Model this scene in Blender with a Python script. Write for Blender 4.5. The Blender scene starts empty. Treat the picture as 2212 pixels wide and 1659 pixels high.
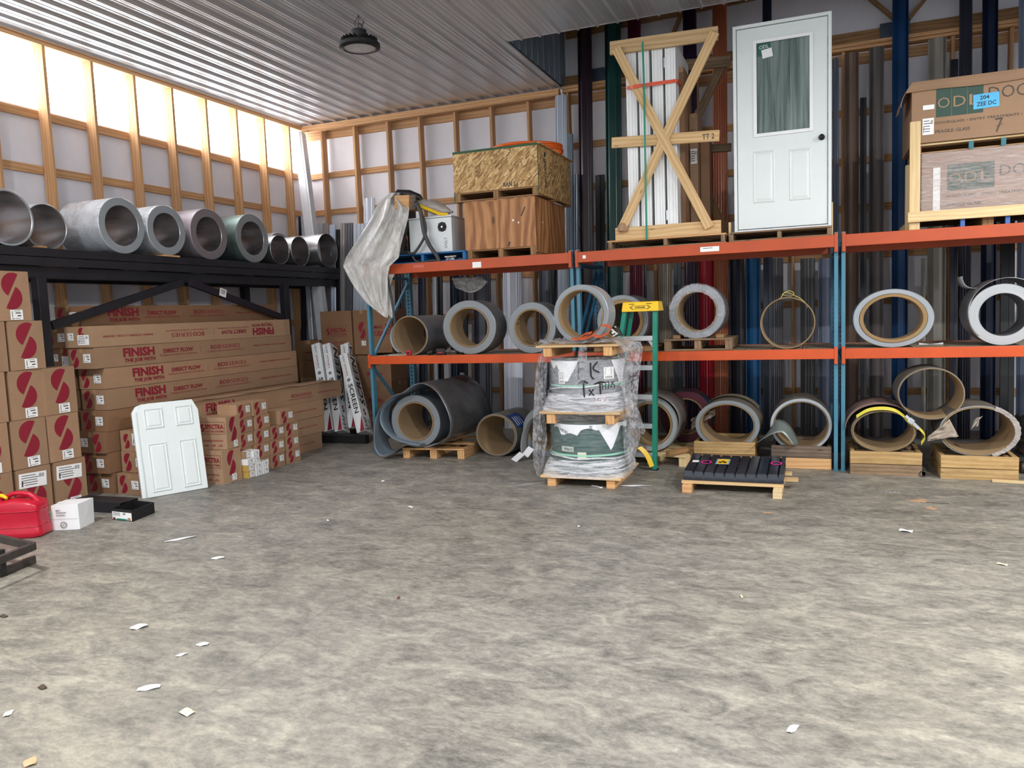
import bpy, bmesh, math, random
import numpy as np
from mathutils import Vector, Matrix, noise as mnoise
PI = math.pi
random.seed(7)
S = bpy.context.scene
COL = S.collection

# ---------------------------------------------------------------- camera (solved from the vanishing points)
FPX, CX, CY, EYE = 1663.0, 1106.0, 829.5, 1.70
def _cd(px, py): return np.array([px - CX, py - CY, FPX])
_X = -_cd(-3090., 833.); _X /= np.linalg.norm(_X)
_Y = _cd(1765., 650.); _Y -= _X * (_Y @ _X); _Y /= np.linalg.norm(_Y)
_Z = np.cross(_X, _Y)
if _Z[1] > 0: _Z = -_Z
RW = np.array([_X, _Y, _Z])
def on(px, py, x=None, y=None, z=None):
    """world point seen at a photo pixel, on the plane x=, y= or z="""
    d = RW @ _cd(px, py); o = np.array([0, 0, EYE])
    if x is not None: t = x / d[0]
    elif y is not None: t = y / d[1]
    else: t = (z - EYE) / d[2]
    return Vector(o + t * d)
cam_d = bpy.data.cameras.new('camera')
cam_d.sensor_fit = 'HORIZONTAL'; cam_d.sensor_width = 36.0; cam_d.lens = FPX / 2212 * 36.0
cam_d.clip_start = 0.05; cam_d.clip_end = 200
cam = bpy.data.objects.new('camera', cam_d); COL.objects.link(cam)
r, u, b = RW[:, 0], -RW[:, 1], -RW[:, 2]
cam.matrix_world = Matrix(((r[0], u[0], b[0], 0), (r[1], u[1], b[1], 0), (r[2], u[2], b[2], EYE), (0, 0, 0, 1)))
S.camera = cam

# ---------------------------------------------------------------- light and exposure
W = bpy.data.worlds.new('daylight'); S.world = W; W.use_nodes = True
W.node_tree.nodes['Background'].inputs[0].default_value = (0.88, 0.95, 1.0, 1)
W.node_tree.nodes['Background'].inputs[1].default_value = 1.7
S.view_settings.view_transform = 'Standard'; S.view_settings.look = 'None'
S.view_settings.exposure = 0.2; S.view_settings.gamma = 1.0
def area_lamp(name, loc, size, power, color=(1, 0.985, 0.965), rot=(0, 0, 0), shape='DISK', sy=None):
    d = bpy.data.lights.new(name, 'AREA'); d.shape = shape; d.size = size; d.energy = power; d.color = color
    if sy: d.size_y = sy
    o = bpy.data.objects.new(name, d); o.location = loc; o.rotation_euler = rot; COL.objects.link(o)
    return o
# high bay lamps on the ceiling in front of the racks (their housings are built below); left and far right ones are added fill
LAMPS = [(2.6, 1.9, 4.55), (-5.0, 1.9, 4.55), (3.9, 5.4, 4.55), (-1.2, 1.9, 4.55)]
LAMP_W = [400, 180, 260, 120]
for L_, w_ in zip(LAMPS, LAMP_W): area_lamp('high_bay_lamp_light', (L_[0], L_[1], L_[2] - 0.03), 0.34, w_)

# ---------------------------------------------------------------- materials
def srgb(h):
    h = h.lstrip('#'); c = [int(h[i:i + 2], 16) / 255 for i in (0, 2, 4)]
    return tuple((v / 12.92 if v <= 0.04045 else ((v + 0.055) / 1.055) ** 2.4) for v in c) + (1,)
class NT:
    def __init__(s, name):
        s.m = bpy.data.materials.new(name); s.m.use_nodes = True; s.t = s.m.node_tree; s.n = s.t.nodes
        s.bsdf = s.n['Principled BSDF']; s.out = s.n['Material Output']
    def add(s, kind, **kw):
        n = s.n.new(kind)
        for k, v in kw.items():
            if k.startswith('i_'): n.inputs[int(k[2:]) if k[2:].isdigit() else k[2:].replace('_', ' ')].default_value = v
            else: setattr(n, k, v)
        return n
    def link(s, a, b): s.t.links.new(a, b)
    def ramp(s, fac, stops, interp='LINEAR'):
        n = s.n.new('ShaderNodeValToRGB'); n.color_ramp.interpolation = interp
        e = n.color_ramp.elements
        e[0].position, e[0].color = stops[0]; e[1].position, e[1].color = stops[-1]
        for p, c in stops[1:-1]:
            k = e.new(p); k.color = c
        s.link(fac, n.inputs[0]); return n.outputs[0]
    def noise(s, vec, scale, detail=3, rough=0.55, dist=0):
        n = s.add('ShaderNodeTexNoise'); n.inputs['Scale'].default_value = scale; n.inputs['Detail'].default_value = detail
        n.inputs['Roughness'].default_value = rough; n.inputs['Distortion'].default_value = dist
        if vec is not None: s.link(vec, n.inputs['Vector'])
        return n.outputs['Fac']
    def map(s, vec, scale=(1, 1, 1), rot=(0, 0, 0), loc=(0, 0, 0)):
        n = s.add('ShaderNodeMapping'); n.inputs['Scale'].default_value = scale; n.inputs['Rotation'].default_value = rot
        n.inputs['Location'].default_value = loc; s.link(vec, n.inputs['Vector']); return n.outputs[0]
    def mix(s, fac, a, b, mode='MIX'):
        n = s.add('ShaderNodeMix', data_type='RGBA', blend_type=mode)
        for sock, v in ((n.inputs[0], fac), (n.inputs[6], a), (n.inputs[7], b)):
            if isinstance(v, (int, float, tuple)): sock.default_value = v
            else: s.link(v, sock)
        return n.outputs[2]
    def math(s, op, a, b=0.5, c=None):
        n = s.add('ShaderNodeMath', operation=op)
        for i, v in enumerate((a, b, c)):
            if v is None: continue
            if isinstance(v, (int, float)): n.inputs[i].default_value = v
            else: s.link(v, n.inputs[i])
        return n.outputs[0]
    def bump(s, h, strength=0.3, dist=0.01):
        n = s.add('ShaderNodeBump'); n.inputs['Strength'].default_value = strength; n.inputs['Distance'].default_value = dist
        s.link(h, n.inputs['Height']); s.link(n.outputs[0], s.bsdf.inputs['Normal'])
    def set(s, color=None, rough=None, metal=None, **kw):
        b = s.bsdf
        if color is not None:
            if isinstance(color, tuple): b.inputs['Base Color'].default_value = color
            else: s.link(color, b.inputs['Base Color'])
        if rough is not None:
            if isinstance(rough, (int, float)): b.inputs['Roughness'].default_value = rough
            else: s.link(rough, b.inputs['Roughness'])
        if metal is not None: b.inputs['Metallic'].default_value = metal
        return s.m
    def obj(s): return s.add('ShaderNodeTexCoord').outputs['Object']
    def uv(s): return s.add('ShaderNodeTexCoord').outputs['UV']
    def rnd(s): return s.add('ShaderNodeObjectInfo').outputs['Random']
def dim(c, k): return (c[0] * k, c[1] * k, c[2] * k, 1)
_paint = {}
def paint(hexc, rough=0.5, metal=0.0, grime=0.12, name=None, gs=9.0):
    key = (hexc, rough, metal, grime)
    if key in _paint: return _paint[key]
    n = NT(name or 'paint_' + hexc.strip('#')); c = srgb(hexc); v = n.obj()
    f = n.noise(v, gs, 4, 0.6)
    col = n.ramp(f, [(0.3, dim(c, 1 - grime)), (0.7, dim(c, 1 + grime * 0.5))])
    rr = n.math('MULTIPLY_ADD', n.noise(v, gs * 3, 2), 0.2, rough - 0.1)
    _paint[key] = n.set(col, rr, metal); return _paint[key]
def wood(name, light, dark, stain=0.0, ring=3.2):
    n = NT(name); uv = n.uv(); r = n.rnd()
    g = n.noise(n.map(uv, (1.1, 16, 1)), 1.6, 5, 0.6, 0.6)
    g2 = n.noise(n.map(uv, (3, 120, 1)), 2.0, 3, 0.6)
    w = n.add('ShaderNodeTexWave', wave_type='BANDS', bands_direction='Y'); w.inputs['Scale'].default_value = ring
    w.inputs['Distortion'].default_value = 11; w.inputs['Detail'].default_value = 3; w.inputs['Detail Scale'].default_value = 0.5
    n.link(n.map(uv, (0.35, 2.2, 1)), w.inputs['Vector'])
    f = n.math('MULTIPLY_ADD', w.outputs['Fac'], 0.26, n.math('MULTIPLY', g, 0.62))
    f = n.math('MULTIPLY_ADD', g2, 0.24, f)
    col = n.ramp(f, [(0.2, srgb(light)), (0.55, tuple(0.5 * (a + b) for a, b in zip(srgb(light), srgb(dark)))), (0.95, srgb(dark))])
    vo = n.add('ShaderNodeTexVoronoi', feature='F1'); vo.inputs['Scale'].default_value = 1.0
    n.link(n.map(uv, (2.4, 9, 1)), vo.inputs['Vector'])
    kn = n.ramp(vo.outputs['Distance'], [(0.035, (1, 1, 1, 1)), (0.10, (0, 0, 0, 1))])
    col = n.mix(n.math('MULTIPLY', kn, 0.75), col, dim(srgb(dark), 0.35))
    tint = n.ramp(r, [(0, (0.86, 0.86, 0.86, 1)), (1, (1.08, 1.05, 1.0, 1))])
    col = n.mix(1.0, col, tint, 'MULTIPLY')
    if stain:
        s_ = n.noise(n.map(uv, (1.5, 4, 1)), 2.5, 5, 0.7)
        col = n.mix(n.ramp(s_, [(0.45, (0, 0, 0, 1)), (0.75, (stain, stain, stain, 1))]), col, dim(srgb(dark), 0.4))
    n.bump(g2, 0.15, 0.003)
    return n.set(col, 0.75)
M = {}
M['pine'] = wood('pine_lumber', '#e2b987', '#bd8650')
M['stud'] = wood('framing_lumber', '#dcb388', '#ab7848')
M['fresh'] = wood('fresh_pine', '#dec398', '#b28a5a')
M['pale'] = wood('pale_pine', '#e8d3aa', '#c7aa78')
M['old'] = wood('weathered_lumber', '#a58a6c', '#66503c', 0.5)
M['greyold'] = wood('grey_weathered_lumber', '#8a7768', '#4c3f36', 0.5)
M['brownwood'] = wood('brown_pallet_wood', '#b08a60', '#75522f', 0.4)
def make_ply():
    n = NT('knotty_plywood'); uv = n.uv()
    v = n.map(uv, (1, 1, 1))
    d = n.noise(n.map(uv, (0.9, 3, 1)), 2, 3, 0.5)
    w = n.add('ShaderNodeTexWave', wave_type='BANDS', bands_direction='Y'); w.inputs['Scale'].default_value = 1.6
    w.inputs['Distortion'].default_value = 16; w.inputs['Detail'].default_value = 3; w.inputs['Detail Scale'].default_value = 0.9
    uv = n.map(uv, (1, 1, 1), (0, 0, PI / 2)); n.link(n.map(uv, (0.45, 1.6, 1)), w.inputs['Vector'])
    f = n.math('MULTIPLY_ADD', w.outputs['Fac'], 0.38, n.math('MULTIPLY', n.noise(n.map(uv, (1.2, 14, 1)), 2, 6, 0.7), 0.7))
    col = n.ramp(f, [(0.15, srgb('#c79462')), (0.55, srgb('#a06b3f')), (0.95, srgb('#6b3f22'))])
    vo = n.add('ShaderNodeTexVoronoi'); vo.inputs['Scale'].default_value = 1; n.link(n.map(uv, (2.6, 5, 1)), vo.inputs['Vector'])
    kn = n.ramp(vo.outputs['Distance'], [(0.05, (0.8, 0.8, 0.8, 1)), (0.16, (0, 0, 0, 1))])
    return n.set(n.mix(kn, col, srgb('#4a2a18')), 0.6)
M['ply'] = make_ply()
def make_osb():
    n = NT('oriented_strand_board'); uv = n.uv()
    cols = []
    last = None
    for k, (rt, sc) in enumerate([(0.3, 1), (1.45, 1.1), (-0.9, 0.8), (2.4, 1.2)]):
        vo = n.add('ShaderNodeTexVoronoi', feature='F1'); vo.inputs['Scale'].default_value = 1
        vo.inputs['Randomness'].default_value = 1
        n.link(n.map(n.map(uv, (1, 1, 1), (0, 0, rt)), (11 * sc, 48 * sc, 1), (0, 0, 0), (k * 3.1, k * 1.7, 0)), vo.inputs['Vector'])
        sep = n.add('ShaderNodeSeparateColor'); n.link(vo.outputs['Color'], sep.inputs[0])
        c = n.ramp(sep.outputs[0], [(0, srgb('#7d5a34')), (0.35, srgb('#a8824f')), (0.7, srgb('#c19c66')), (1, srgb('#dcbd8a'))])
        if last is None: last = c
        else:
            msk = n.ramp(sep.outputs[1], [(0.48, (0, 0, 0, 1)), (0.52, (1, 1, 1, 1))])
            last = n.mix(msk, last, c)
    return n.set(last, 0.65)
M['osb'] = make_osb()
def make_concrete():
    n = NT('worn_concrete_floor'); v = n.obj()
    st = n.map(v, (0.75, 1.35, 1), (0, 0, 0.32))
    a = n.noise(v, 0.33, 3, 0.5); b = n.noise(st, 4.2, 9, 0.70, 0.8); c = n.noise(n.map(v, (1, 1.6, 1), (0, 0, 0.5)), 15, 9, 0.78); d = n.noise(v, 60, 4, 0.8)
    f = n.math('MULTIPLY_ADD', a, 0.22, n.math('MULTIPLY', b, 0.62)); f = n.math('MULTIPLY_ADD', c, 0.55, f); f = n.math('MULTIPLY_ADD', d, 0.16, n.math('SUBTRACT', f, 0.020))
    col = n.ramp(f, [(0.54, srgb('#41403e')), (0.66, srgb('#64635e')), (0.77, srgb('#807d76')), (0.93, srgb('#a3a094'))])
    tan = n.ramp(n.noise(v, 0.22, 2), [(0.42, (0, 0, 0, 1)), (0.66, (0.35, 0.35, 0.35, 1))])
    col = n.mix(tan, col, n.mix(1.0, col, srgb('#fff3dc'), 'MULTIPLY'))
    # scratches and scuffs
    for rot, sc, thr in ((0.6, 1.3, 0.492), (-0.9, 1.0, 0.494), (1.5, 0.8, 0.495), (2.2, 1.6, 0.495)):
        s_ = n.noise(n.map(v, (0.5 * sc, 5 * sc, 1), (0, 0, rot)), 1.0, 2, 0.4, 1.2)
        g = n.math('ABSOLUTE', n.math('SUBTRACT', s_, 0.5))
        m1 = n.ramp(g, [(0.0, (1, 1, 1, 1)), (0.005, (0, 0, 0, 1))])
        m2 = n.ramp(n.noise(v, 0.9 + sc * 0.3, 2), [(0.5, (0, 0, 0, 1)), (0.62, (0.55, 0.55, 0.55, 1))])
        col = n.mix(n.math('MULTIPLY', m1, m2), col, srgb('#4c4a47'))
    dk = n.ramp(n.noise(n.map(v, (0.9, 1.9, 1), (0, 0, 0.4)), 3.6, 9, 0.8), [(0.56, (0, 0, 0, 1)), (0.72, (0.6, 0.6, 0.6, 1))])
    col = n.mix(dk, col, srgb('#5a5853'))
    wh = n.ramp(n.noise(n.map(v, (1.2, 3, 1), (0, 0, 0.45)), 6, 9, 0.85), [(0.64, (0, 0, 0, 1)), (0.78, (0.35, 0.35, 0.35, 1))])
    col = n.mix(wh, col, srgb('#c9c8c4'))
    n.bump(c, 0.08, 0.01)
    return n.set(col, n.math('MULTIPLY_ADD', b, 0.35, 0.36))
M['concrete'] = make_concrete()
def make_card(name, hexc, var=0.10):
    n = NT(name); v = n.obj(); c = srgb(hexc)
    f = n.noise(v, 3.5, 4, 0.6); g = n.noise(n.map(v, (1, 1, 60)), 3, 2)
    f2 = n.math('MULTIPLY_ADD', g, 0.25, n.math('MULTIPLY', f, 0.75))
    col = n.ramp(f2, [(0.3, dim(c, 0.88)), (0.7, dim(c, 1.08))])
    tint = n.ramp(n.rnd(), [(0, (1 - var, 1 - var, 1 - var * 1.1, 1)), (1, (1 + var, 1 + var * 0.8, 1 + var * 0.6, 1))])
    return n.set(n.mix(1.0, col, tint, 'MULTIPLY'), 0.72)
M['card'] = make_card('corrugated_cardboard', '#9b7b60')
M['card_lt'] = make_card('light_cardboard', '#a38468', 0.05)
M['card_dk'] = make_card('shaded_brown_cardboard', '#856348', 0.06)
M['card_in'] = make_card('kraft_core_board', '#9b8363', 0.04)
M['tape'] = paint('#a7835f', 0.35, 0, 0.05, 'packing_tape')
M['red_ink'] = paint('#86142b', 0.6, 0, 0.04, 'red_ink')
M['red_ink2'] = paint('#962438', 0.6, 0, 0.04, 'light_red_ink')
M['dark_ink'] = paint('#3a3433', 0.6, 0, 0.04, 'dark_ink')
M['black_ink'] = paint('#141416', 0.5, 0, 0.02, 'black_ink')
M['label'] = paint('#eeeeee', 0.45, 0, 0.02, 'label_paper')
M['paper'] = paint('#e9ebf0', 0.6, 0, 0.05, 'white_paper')
M['white_box'] = paint('#e6e8ea', 0.5, 0, 0.05, 'white_carton')
M['white_paint'] = paint('#dde4e4', 0.35, 0, 0.02, 'white_door_paint')
M['vinyl'] = paint('#eef0f2', 0.4, 0, 0.03, 'white_vinyl')
M['black_steel'] = paint('#26262c', 0.42, 0.25, 0.25, 'black_painted_steel', 5)
M['black_steel2'] = paint('#2a2530', 0.4, 0.25, 0.2, 'maroon_black_steel', 5)
M['dark'] = paint('#18181b', 0.5, 0, 0.1, 'black_plastic')
M['rust'] = paint('#4d4743', 0.5, 0.5, 0.35, 'dull_grey_steel', 14)
M['orange_conduit'] = paint('#e2641c', 0.35, 0, 0.05, 'orange_conduit')
M['green_strap'] = paint('#17866c', 0.35, 0, 0.05, 'green_strap')
M['ltgreen_strap'] = paint('#8fd2b8', 0.35, 0, 0.05, 'mint_strap')
M['orange_strap'] = paint('#df5636', 0.4, 0, 0.06, 'orange_strap')
M['red_plastic'] = paint('#b80f2e', 0.32, 0, 0.06, 'red_polyethylene')
M['yellow'] = paint('#efc21c', 0.38, 0, 0.08, 'yellow_plastic')
M['fiberglass'] = paint('#17846e', 0.35, 0, 0.08, 'green_fiberglass')
M['aluminium'] = paint('#c5c8cc', 0.35, 0.7, 0.06, 'aluminium')
M['strap_olive'] = paint('#a49a52', 0.7, 0, 0.15, 'olive_webbing')
M['strap_yellow'] = paint('#c9bb3e', 0.7, 0, 0.12, 'yellow_webbing')
M['knob'] = paint('#1c1a1a', 0.3, 0.8, 0, 'oil_rubbed_bronze')
M['pallet_blue'] = paint('#14639c', 0.6, 0, 0.2, 'blue_pallet_paint')
M['cabinet'] = paint('#c9ced0', 0.4, 0.2, 0.06, 'grey_enamel_cabinet', 3)
M['cable'] = paint('#3b3b3d', 0.55, 0, 0.05, 'grey_rubber_cable')
M['magenta'] = paint('#c0247c', 0.5, 0, 0.05, 'magenta_marking')
def chipped(name, hexc, under, rough=0.45, thr=0.70):
    n = NT(name); v = n.obj(); c = srgb(hexc)
    col = n.ramp(n.noise(v, 2.5, 3), [(0.3, dim(c, 0.86)), (0.7, dim(c, 1.08))])
    s_ = n.noise(n.map(v, (3, 3, 9)), 4.5, 7, 0.75)
    m_ = n.ramp(s_, [(thr, (0, 0, 0, 1)), (thr + 0.03, (0.85, 0.85, 0.85, 1))])
    return n.set(n.mix(m_, col, srgb(under)), rough)
M['orange'] = chipped('orange_rack_paint', '#c64a0d', '#caa79a')
M['orange_old'] = chipped('faded_orange_rack_paint', '#b54717', '#d8b9ae', 0.5, 0.68)
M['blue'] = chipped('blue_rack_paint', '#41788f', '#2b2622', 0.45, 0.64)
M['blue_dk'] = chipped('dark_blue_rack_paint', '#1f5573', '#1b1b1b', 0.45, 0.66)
def metal(name, hexc, rough=0.35, metalv=0.85, streak=(1, 1, 1), sv=0.15, sc=6):
    n = NT(name); v = n.obj(); c = srgb(hexc)
    f = n.noise(n.map(v, streak), sc, 4, 0.6)
    col = n.ramp(f, [(0.3, dim(c, 1 - sv)), (0.7, dim(c, 1 + sv * 0.5))])
    rr = n.math('MULTIPLY_ADD', f, 0.2, rough - 0.1)
    return n.set(col, rr, metalv)
M['galv'] = metal('galvanised_steel', '#b9bcc0', 0.33, 0.9)
M['ceiling'] = metal('galvalume_ceiling_panel', '#d3d6da', 0.32, 0.62, (1, 0.12, 1), 0.10, 3)
M['siding'] = metal('grey_siding', '#8f9ca8', 0.4, 0.55, (1, 1, 0.1), 0.1)
def edge_mat(name, hexc, rough=0.4, metalv=0.6, rings=900):
    n = NT(name); c = srgb(hexc); uv = n.uv()
    a = n.noise(n.map(uv, (0.6, 140, 1)), 1.5, 3, 0.6)
    a = n.math('MULTIPLY_ADD', n.noise(n.map(uv, (0.4, 420, 1)), 1.2, 2), 0.4, n.math('MULTIPLY', a, 0.6)); col = n.ramp(a, [(0.32, dim(c, 0.66)), (0.68, dim(c, 1.22))])
    return n.set(col, rough, metalv)
M['edge'] = edge_mat('coil_edge', '#84898d', 0.45, 0.4)
M['edge_lt'] = edge_mat('pale_coil_edge', '#a3abb2', 0.4, 0.3)
M['edge_white'] = edge_mat('white_coil_edge', '#acafb2', 0.45, 0.1)
M['edge_galv'] = edge_mat('bright_coil_edge', '#989da2', 0.42, 0.5)
M['edge_plum'] = edge_mat('plum_grey_coil_edge', '#928b90', 0.4, 0.5)
M['kraft_face'] = edge_mat('kraft_core_edge', '#93774f', 0.8, 0.0)
def sheathing():
    n = NT('white_house_wrap'); v = n.obj()
    f = n.noise(n.map(v, (1, 1, 0.6)), 1.4, 5, 0.6)
    col = n.ramp(f, [(0.3, srgb('#d9dae3')), (0.7, srgb('#ebeaf1'))])
    w = n.noise(n.map(v, (26, 26, 26)), 3, 2)
    n.bump(f, 0.35, 0.05)
    return n.set(col, 0.55)
M['wrap_wall'] = sheathing()
def clearp(name, col='#ffffff', op_lo=0.10, op_hi=0.75, scale=9, rough=0.12, stretch=(1, 1, 1), bumps=0.9):
    n = NT(name); v = n.obj()
    f = n.noise(n.map(v, stretch), scale, 6, 0.7, 1.4)
    fac = n.ramp(f, [(0.38, (op_lo,) * 3 + (1,)), (0.68, (op_hi,) * 3 + (1,))])
    tr = n.add('ShaderNodeBsdfTransparent')
    b = n.bsdf; b.inputs['Base Color'].default_value = srgb(col); b.inputs['Roughness'].default_value = rough
    n.bump(f, bumps, 0.03)
    mx = n.add('ShaderNodeMixShader'); n.link(fac, mx.inputs[0]); n.link(tr.outputs[0], mx.inputs[1]); n.link(b.outputs[0], mx.inputs[2])
    n.link(mx.outputs[0], n.out.inputs[0]); return n.m
M['film'] = clearp('stretch_film', '#dfe0e6', 0.12, 0.72, 13, 0.12)
M['film_band'] = clearp('wound_stretch_film', '#eceef4', 0.14, 0.85, 3.5, 0.15, (1.2, 1.2, 16), 0.5)
M['film_dense'] = clearp('crumpled_film', '#cfcfd6', 0.08, 0.55, 12, 0.07, (1, 1, 1), 0.5)
M['sheetplastic'] = clearp('cloudy_plastic_sheet', '#e0dedb', 0.38, 0.86, 4, 0.18, (1.6, 1.6, 0.6), 0.35)
def glass_mat():
    n = NT('door_glass'); tr = n.add('ShaderNodeBsdfTransparent'); tr.inputs[0].default_value = srgb('#b9c8c4')
    refl_streak = n.noise(n.map(n.obj(), (9, 1, 0.35)), 2.0, 4, 0.6, 0.6)  # vertical streaks painted into the glass colour stand in for reflections
    b = n.bsdf; n.set(n.ramp(refl_streak, [(0.35, srgb('#738785')), (0.7, srgb('#b3c2bf'))]), 0.04)
    mx = n.add('ShaderNodeMixShader'); n.link(n.ramp(refl_streak, [(0.3, (0.3, 0.3, 0.3, 1)), (0.75, (0.62, 0.62, 0.62, 1))]), mx.inputs[0])
    n.link(tr.outputs[0], mx.inputs[1]); n.link(b.outputs[0], mx.inputs[2]); n.link(mx.outputs[0], n.out.inputs[0]); return n.m
M['glass'] = glass_mat()
def glow_panel():
    n = NT('daylit_translucent_panel'); e = n.add('ShaderNodeEmission'); e.inputs[0].default_value = (0.97, 0.98, 1, 1); e.inputs[1].default_value = 9.5
    n.link(e.outputs[0], n.out.inputs[0]); return n.m
M['daylit'] = glow_panel()
_trim = {}
def trim_mat(hexc, metalv=0.35, rough=0.30):
    metalv *= 0.5
    k = (hexc, metalv)
    if k not in _trim:
        n = NT('trim_finish_' + hexc.strip('#')); c = srgb(hexc); v = n.obj()
        f = n.noise(n.map(v, (30, 30, 0.4)), 1.2, 3)
        col = n.ramp(f, [(0.3, dim(c, 1.12)), (0.7, dim(c, 1.3))])
        _trim[k] = n.set(col, rough, metalv)
    return _trim[k]

# ---------------------------------------------------------------- mesh building
def basis(f, up=Vector((0, 0, 1))):
    f = Vector(f).normalized(); up = Vector(up)
    if abs(f.dot(up)) > 0.99: up = Vector((0, 1, 0))
    s = f.cross(up).normalized(); u2 = s.cross(f).normalized()
    return f, s, u2
class MB:
    def __init__(s): s.v = []; s.f = []; s.mi = []; s.uv = []; s.T = None
    def add(s, vs, fs, mi=0, uvs=None):
        o = len(s.v)
        for p in vs:
            p = Vector(p); s.v.append(s.T @ p if s.T else p)
        for k, f in enumerate(fs):
            s.f.append([o + i for i in f]); s.mi.append(mi)
            s.uv.append(uvs[k] if uvs else [(vs[i][0] + vs[i][1] * .37, vs[i][2] + vs[i][1]) for i in f])
        return s
    def box(s, c, d, R=None, mi=0, jit=0):
        """box: centre, full dims, optional rotation matrix; UV u runs along the longest side"""
        c = Vector(c); hx, hy, hz = d[0] / 2, d[1] / 2, d[2] / 2
        loc = [Vector((x * hx, y * hy, z * hz)) for x in (-1, 1) for y in (-1, 1) for z in (-1, 1)]
        if jit: loc = [p + Vector([random.uniform(-jit, jit) for _ in range(3)]) for p in loc]
        ax = sorted(range(3), key=lambda i: -d[i]); ou, ov = random.uniform(0, 30), random.uniform(0, 30)
        fs = [(0, 1, 3, 2), (4, 6, 7, 5), (0, 4, 5, 1), (2, 3, 7, 6), (0, 2, 6, 4), (1, 5, 7, 3)]; uvs = []
        for k, f in enumerate(fs):
            na = k // 2; rem = [a for a in ax if a != na]
            uvs.append([(loc[i][rem[0]] + ou, loc[i][rem[1]] + ov + na * 3.7) for i in f])
        if R is not None: loc = [R @ p for p in loc]
        s.add([c + p for p in loc], fs, mi, uvs); return s
    def bx(s, x0, x1, y0, y1, z0, z1, mi=0, jit=0):
        return s.box(((x0 + x1) / 2, (y0 + y1) / 2, (z0 + z1) / 2), (x1 - x0, y1 - y0, z1 - z0), None, mi, jit)
    def beam(s, a, b, w, h, up=(0, 0, 1), mi=0):
        """board from a to b; h measured along up, w across"""
        a, b = Vector(a), Vector(b); f, sd, u2 = basis(b - a, up)
        R = Matrix((f, sd, u2)).transposed()
        return s.box((a + b) / 2, ((b - a).length, w, h), R, mi)
    def tube(s, pts, r, n=10, mi=0, caps=True, closed=False, flat=1.0):
        pts = [Vector(p) for p in pts]; m = len(pts); vs = []; prev = None
        for i, p in enumerate(pts):
            if closed: t = pts[(i + 1) % m] - pts[i - 1]
            else: t = pts[min(i + 1, m - 1)] - pts[max(i - 1, 0)]
            t.normalize()
            if prev is None: _, a, b2 = basis(t)
            else:
                a = (prev - t * prev.dot(t)).normalized(); b2 = t.cross(a)
            prev = a; rr = r[i] if isinstance(r, (list, tuple)) else r
            for k in range(n):
                an = 2 * PI * k / n; vs.append(p + a * math.cos(an) * rr + b2 * math.sin(an) * rr * flat)
        fs = []
        for i in range(m if closed else m - 1):
            j = (i + 1) % m
            for k in range(n): fs.append((i * n + k, i * n + (k + 1) % n, j * n + (k + 1) % n, j * n + k))
        if caps and not closed: fs += [tuple(range(n - 1, -1, -1)), tuple((m - 1) * n + k for k in range(n))]
        return s.add(vs, fs, mi)
    def ribbon(s, pts, w, th, side, mi=0):
        """flat strap along pts; side = width direction (vector or list)"""
        pts = [Vector(p) for p in pts]; m = len(pts); vs = []
        for i, p in enumerate(pts):
            t = (pts[min(i + 1, m - 1)] - pts[max(i - 1, 0)]).normalized()
            sd = Vector(side[i] if isinstance(side, list) else side).normalized(); nn = t.cross(sd).normalized() * th / 2
            sd = sd * w / 2; vs += [p - sd - nn, p + sd - nn, p + sd + nn, p - sd + nn]
        fs = []
        for i in range(m - 1):
            for k in range(4): fs.append((i * 4 + k, i * 4 + (k + 1) % 4, i * 4 + 4 + (k + 1) % 4, i * 4 + 4 + k))
        fs += [(3, 2, 1, 0), tuple((m - 1) * 4 + k for k in range(4))]
        return s.add(vs, fs, mi)
    def lathe(s, prof, n=32, mi=0, axis='z', c=(0, 0, 0), fn=None):
        """profile [(r, h)] revolved; closed cross-section if first==last"""
        vs = []; c = Vector(c)
        for r_, h in prof:
            for k in range(n):
                a = 2 * PI * k / n; rr = r_ * (fn(a) if fn else 1)
                x, y = math.cos(a) * rr, math.sin(a) * rr
                vs.append(c + (Vector((x, y, h)) if axis == 'z' else Vector((x, h, y)) if axis == 'y' else Vector((h, x, y))))
        fs = []; uvs = []
        for i in range(len(prof) - 1):
            for k in range(n):
                k2 = (k + 1) % n; fs.append((i * n + k, i * n + k2, (i + 1) * n + k2, (i + 1) * n + k))
                r0, r1 = prof[i], prof[i + 1]
                d0 = r0[0] + r0[1]; d1 = r1[0] + r1[1]
                uvs.append([(k / n * 4, d0), ((k + 1) / n * 4, d0), ((k + 1) / n * 4, d1), (k / n * 4, d1)])
        return s.add(vs, fs, mi, uvs)
    def prism(s, poly, O, U, V, N, mi=0):
        """2D polygon extruded: O origin, U,V axes, N extrusion vector"""
        O, U, V, N = Vector(O), Vector(U), Vector(V), Vector(N); n = len(poly)
        b_ = [O + U * x + V * y for x, y in poly]; t_ = [p + N for p in b_]
        fs = [tuple(range(n - 1, -1, -1)), tuple(range(n, 2 * n))] + [(i, (i + 1) % n, n + (i + 1) % n, n + i) for i in range(n)]
        ou = random.uniform(0, 9)
        L = N.length; uvs = [[poly[i] for i in fs[0]], [poly[i - n] for i in fs[1]]]
        acc = 0
        for i in range(n):
            d_ = math.dist(poly[i], poly[(i + 1) % n]); uvs.append([(0, ou + acc), (0, ou + acc + d_), (L, ou + acc + d_), (L, ou + acc)]); acc += d_
        return s.add(b_ + t_, fs, mi, uvs)
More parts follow.
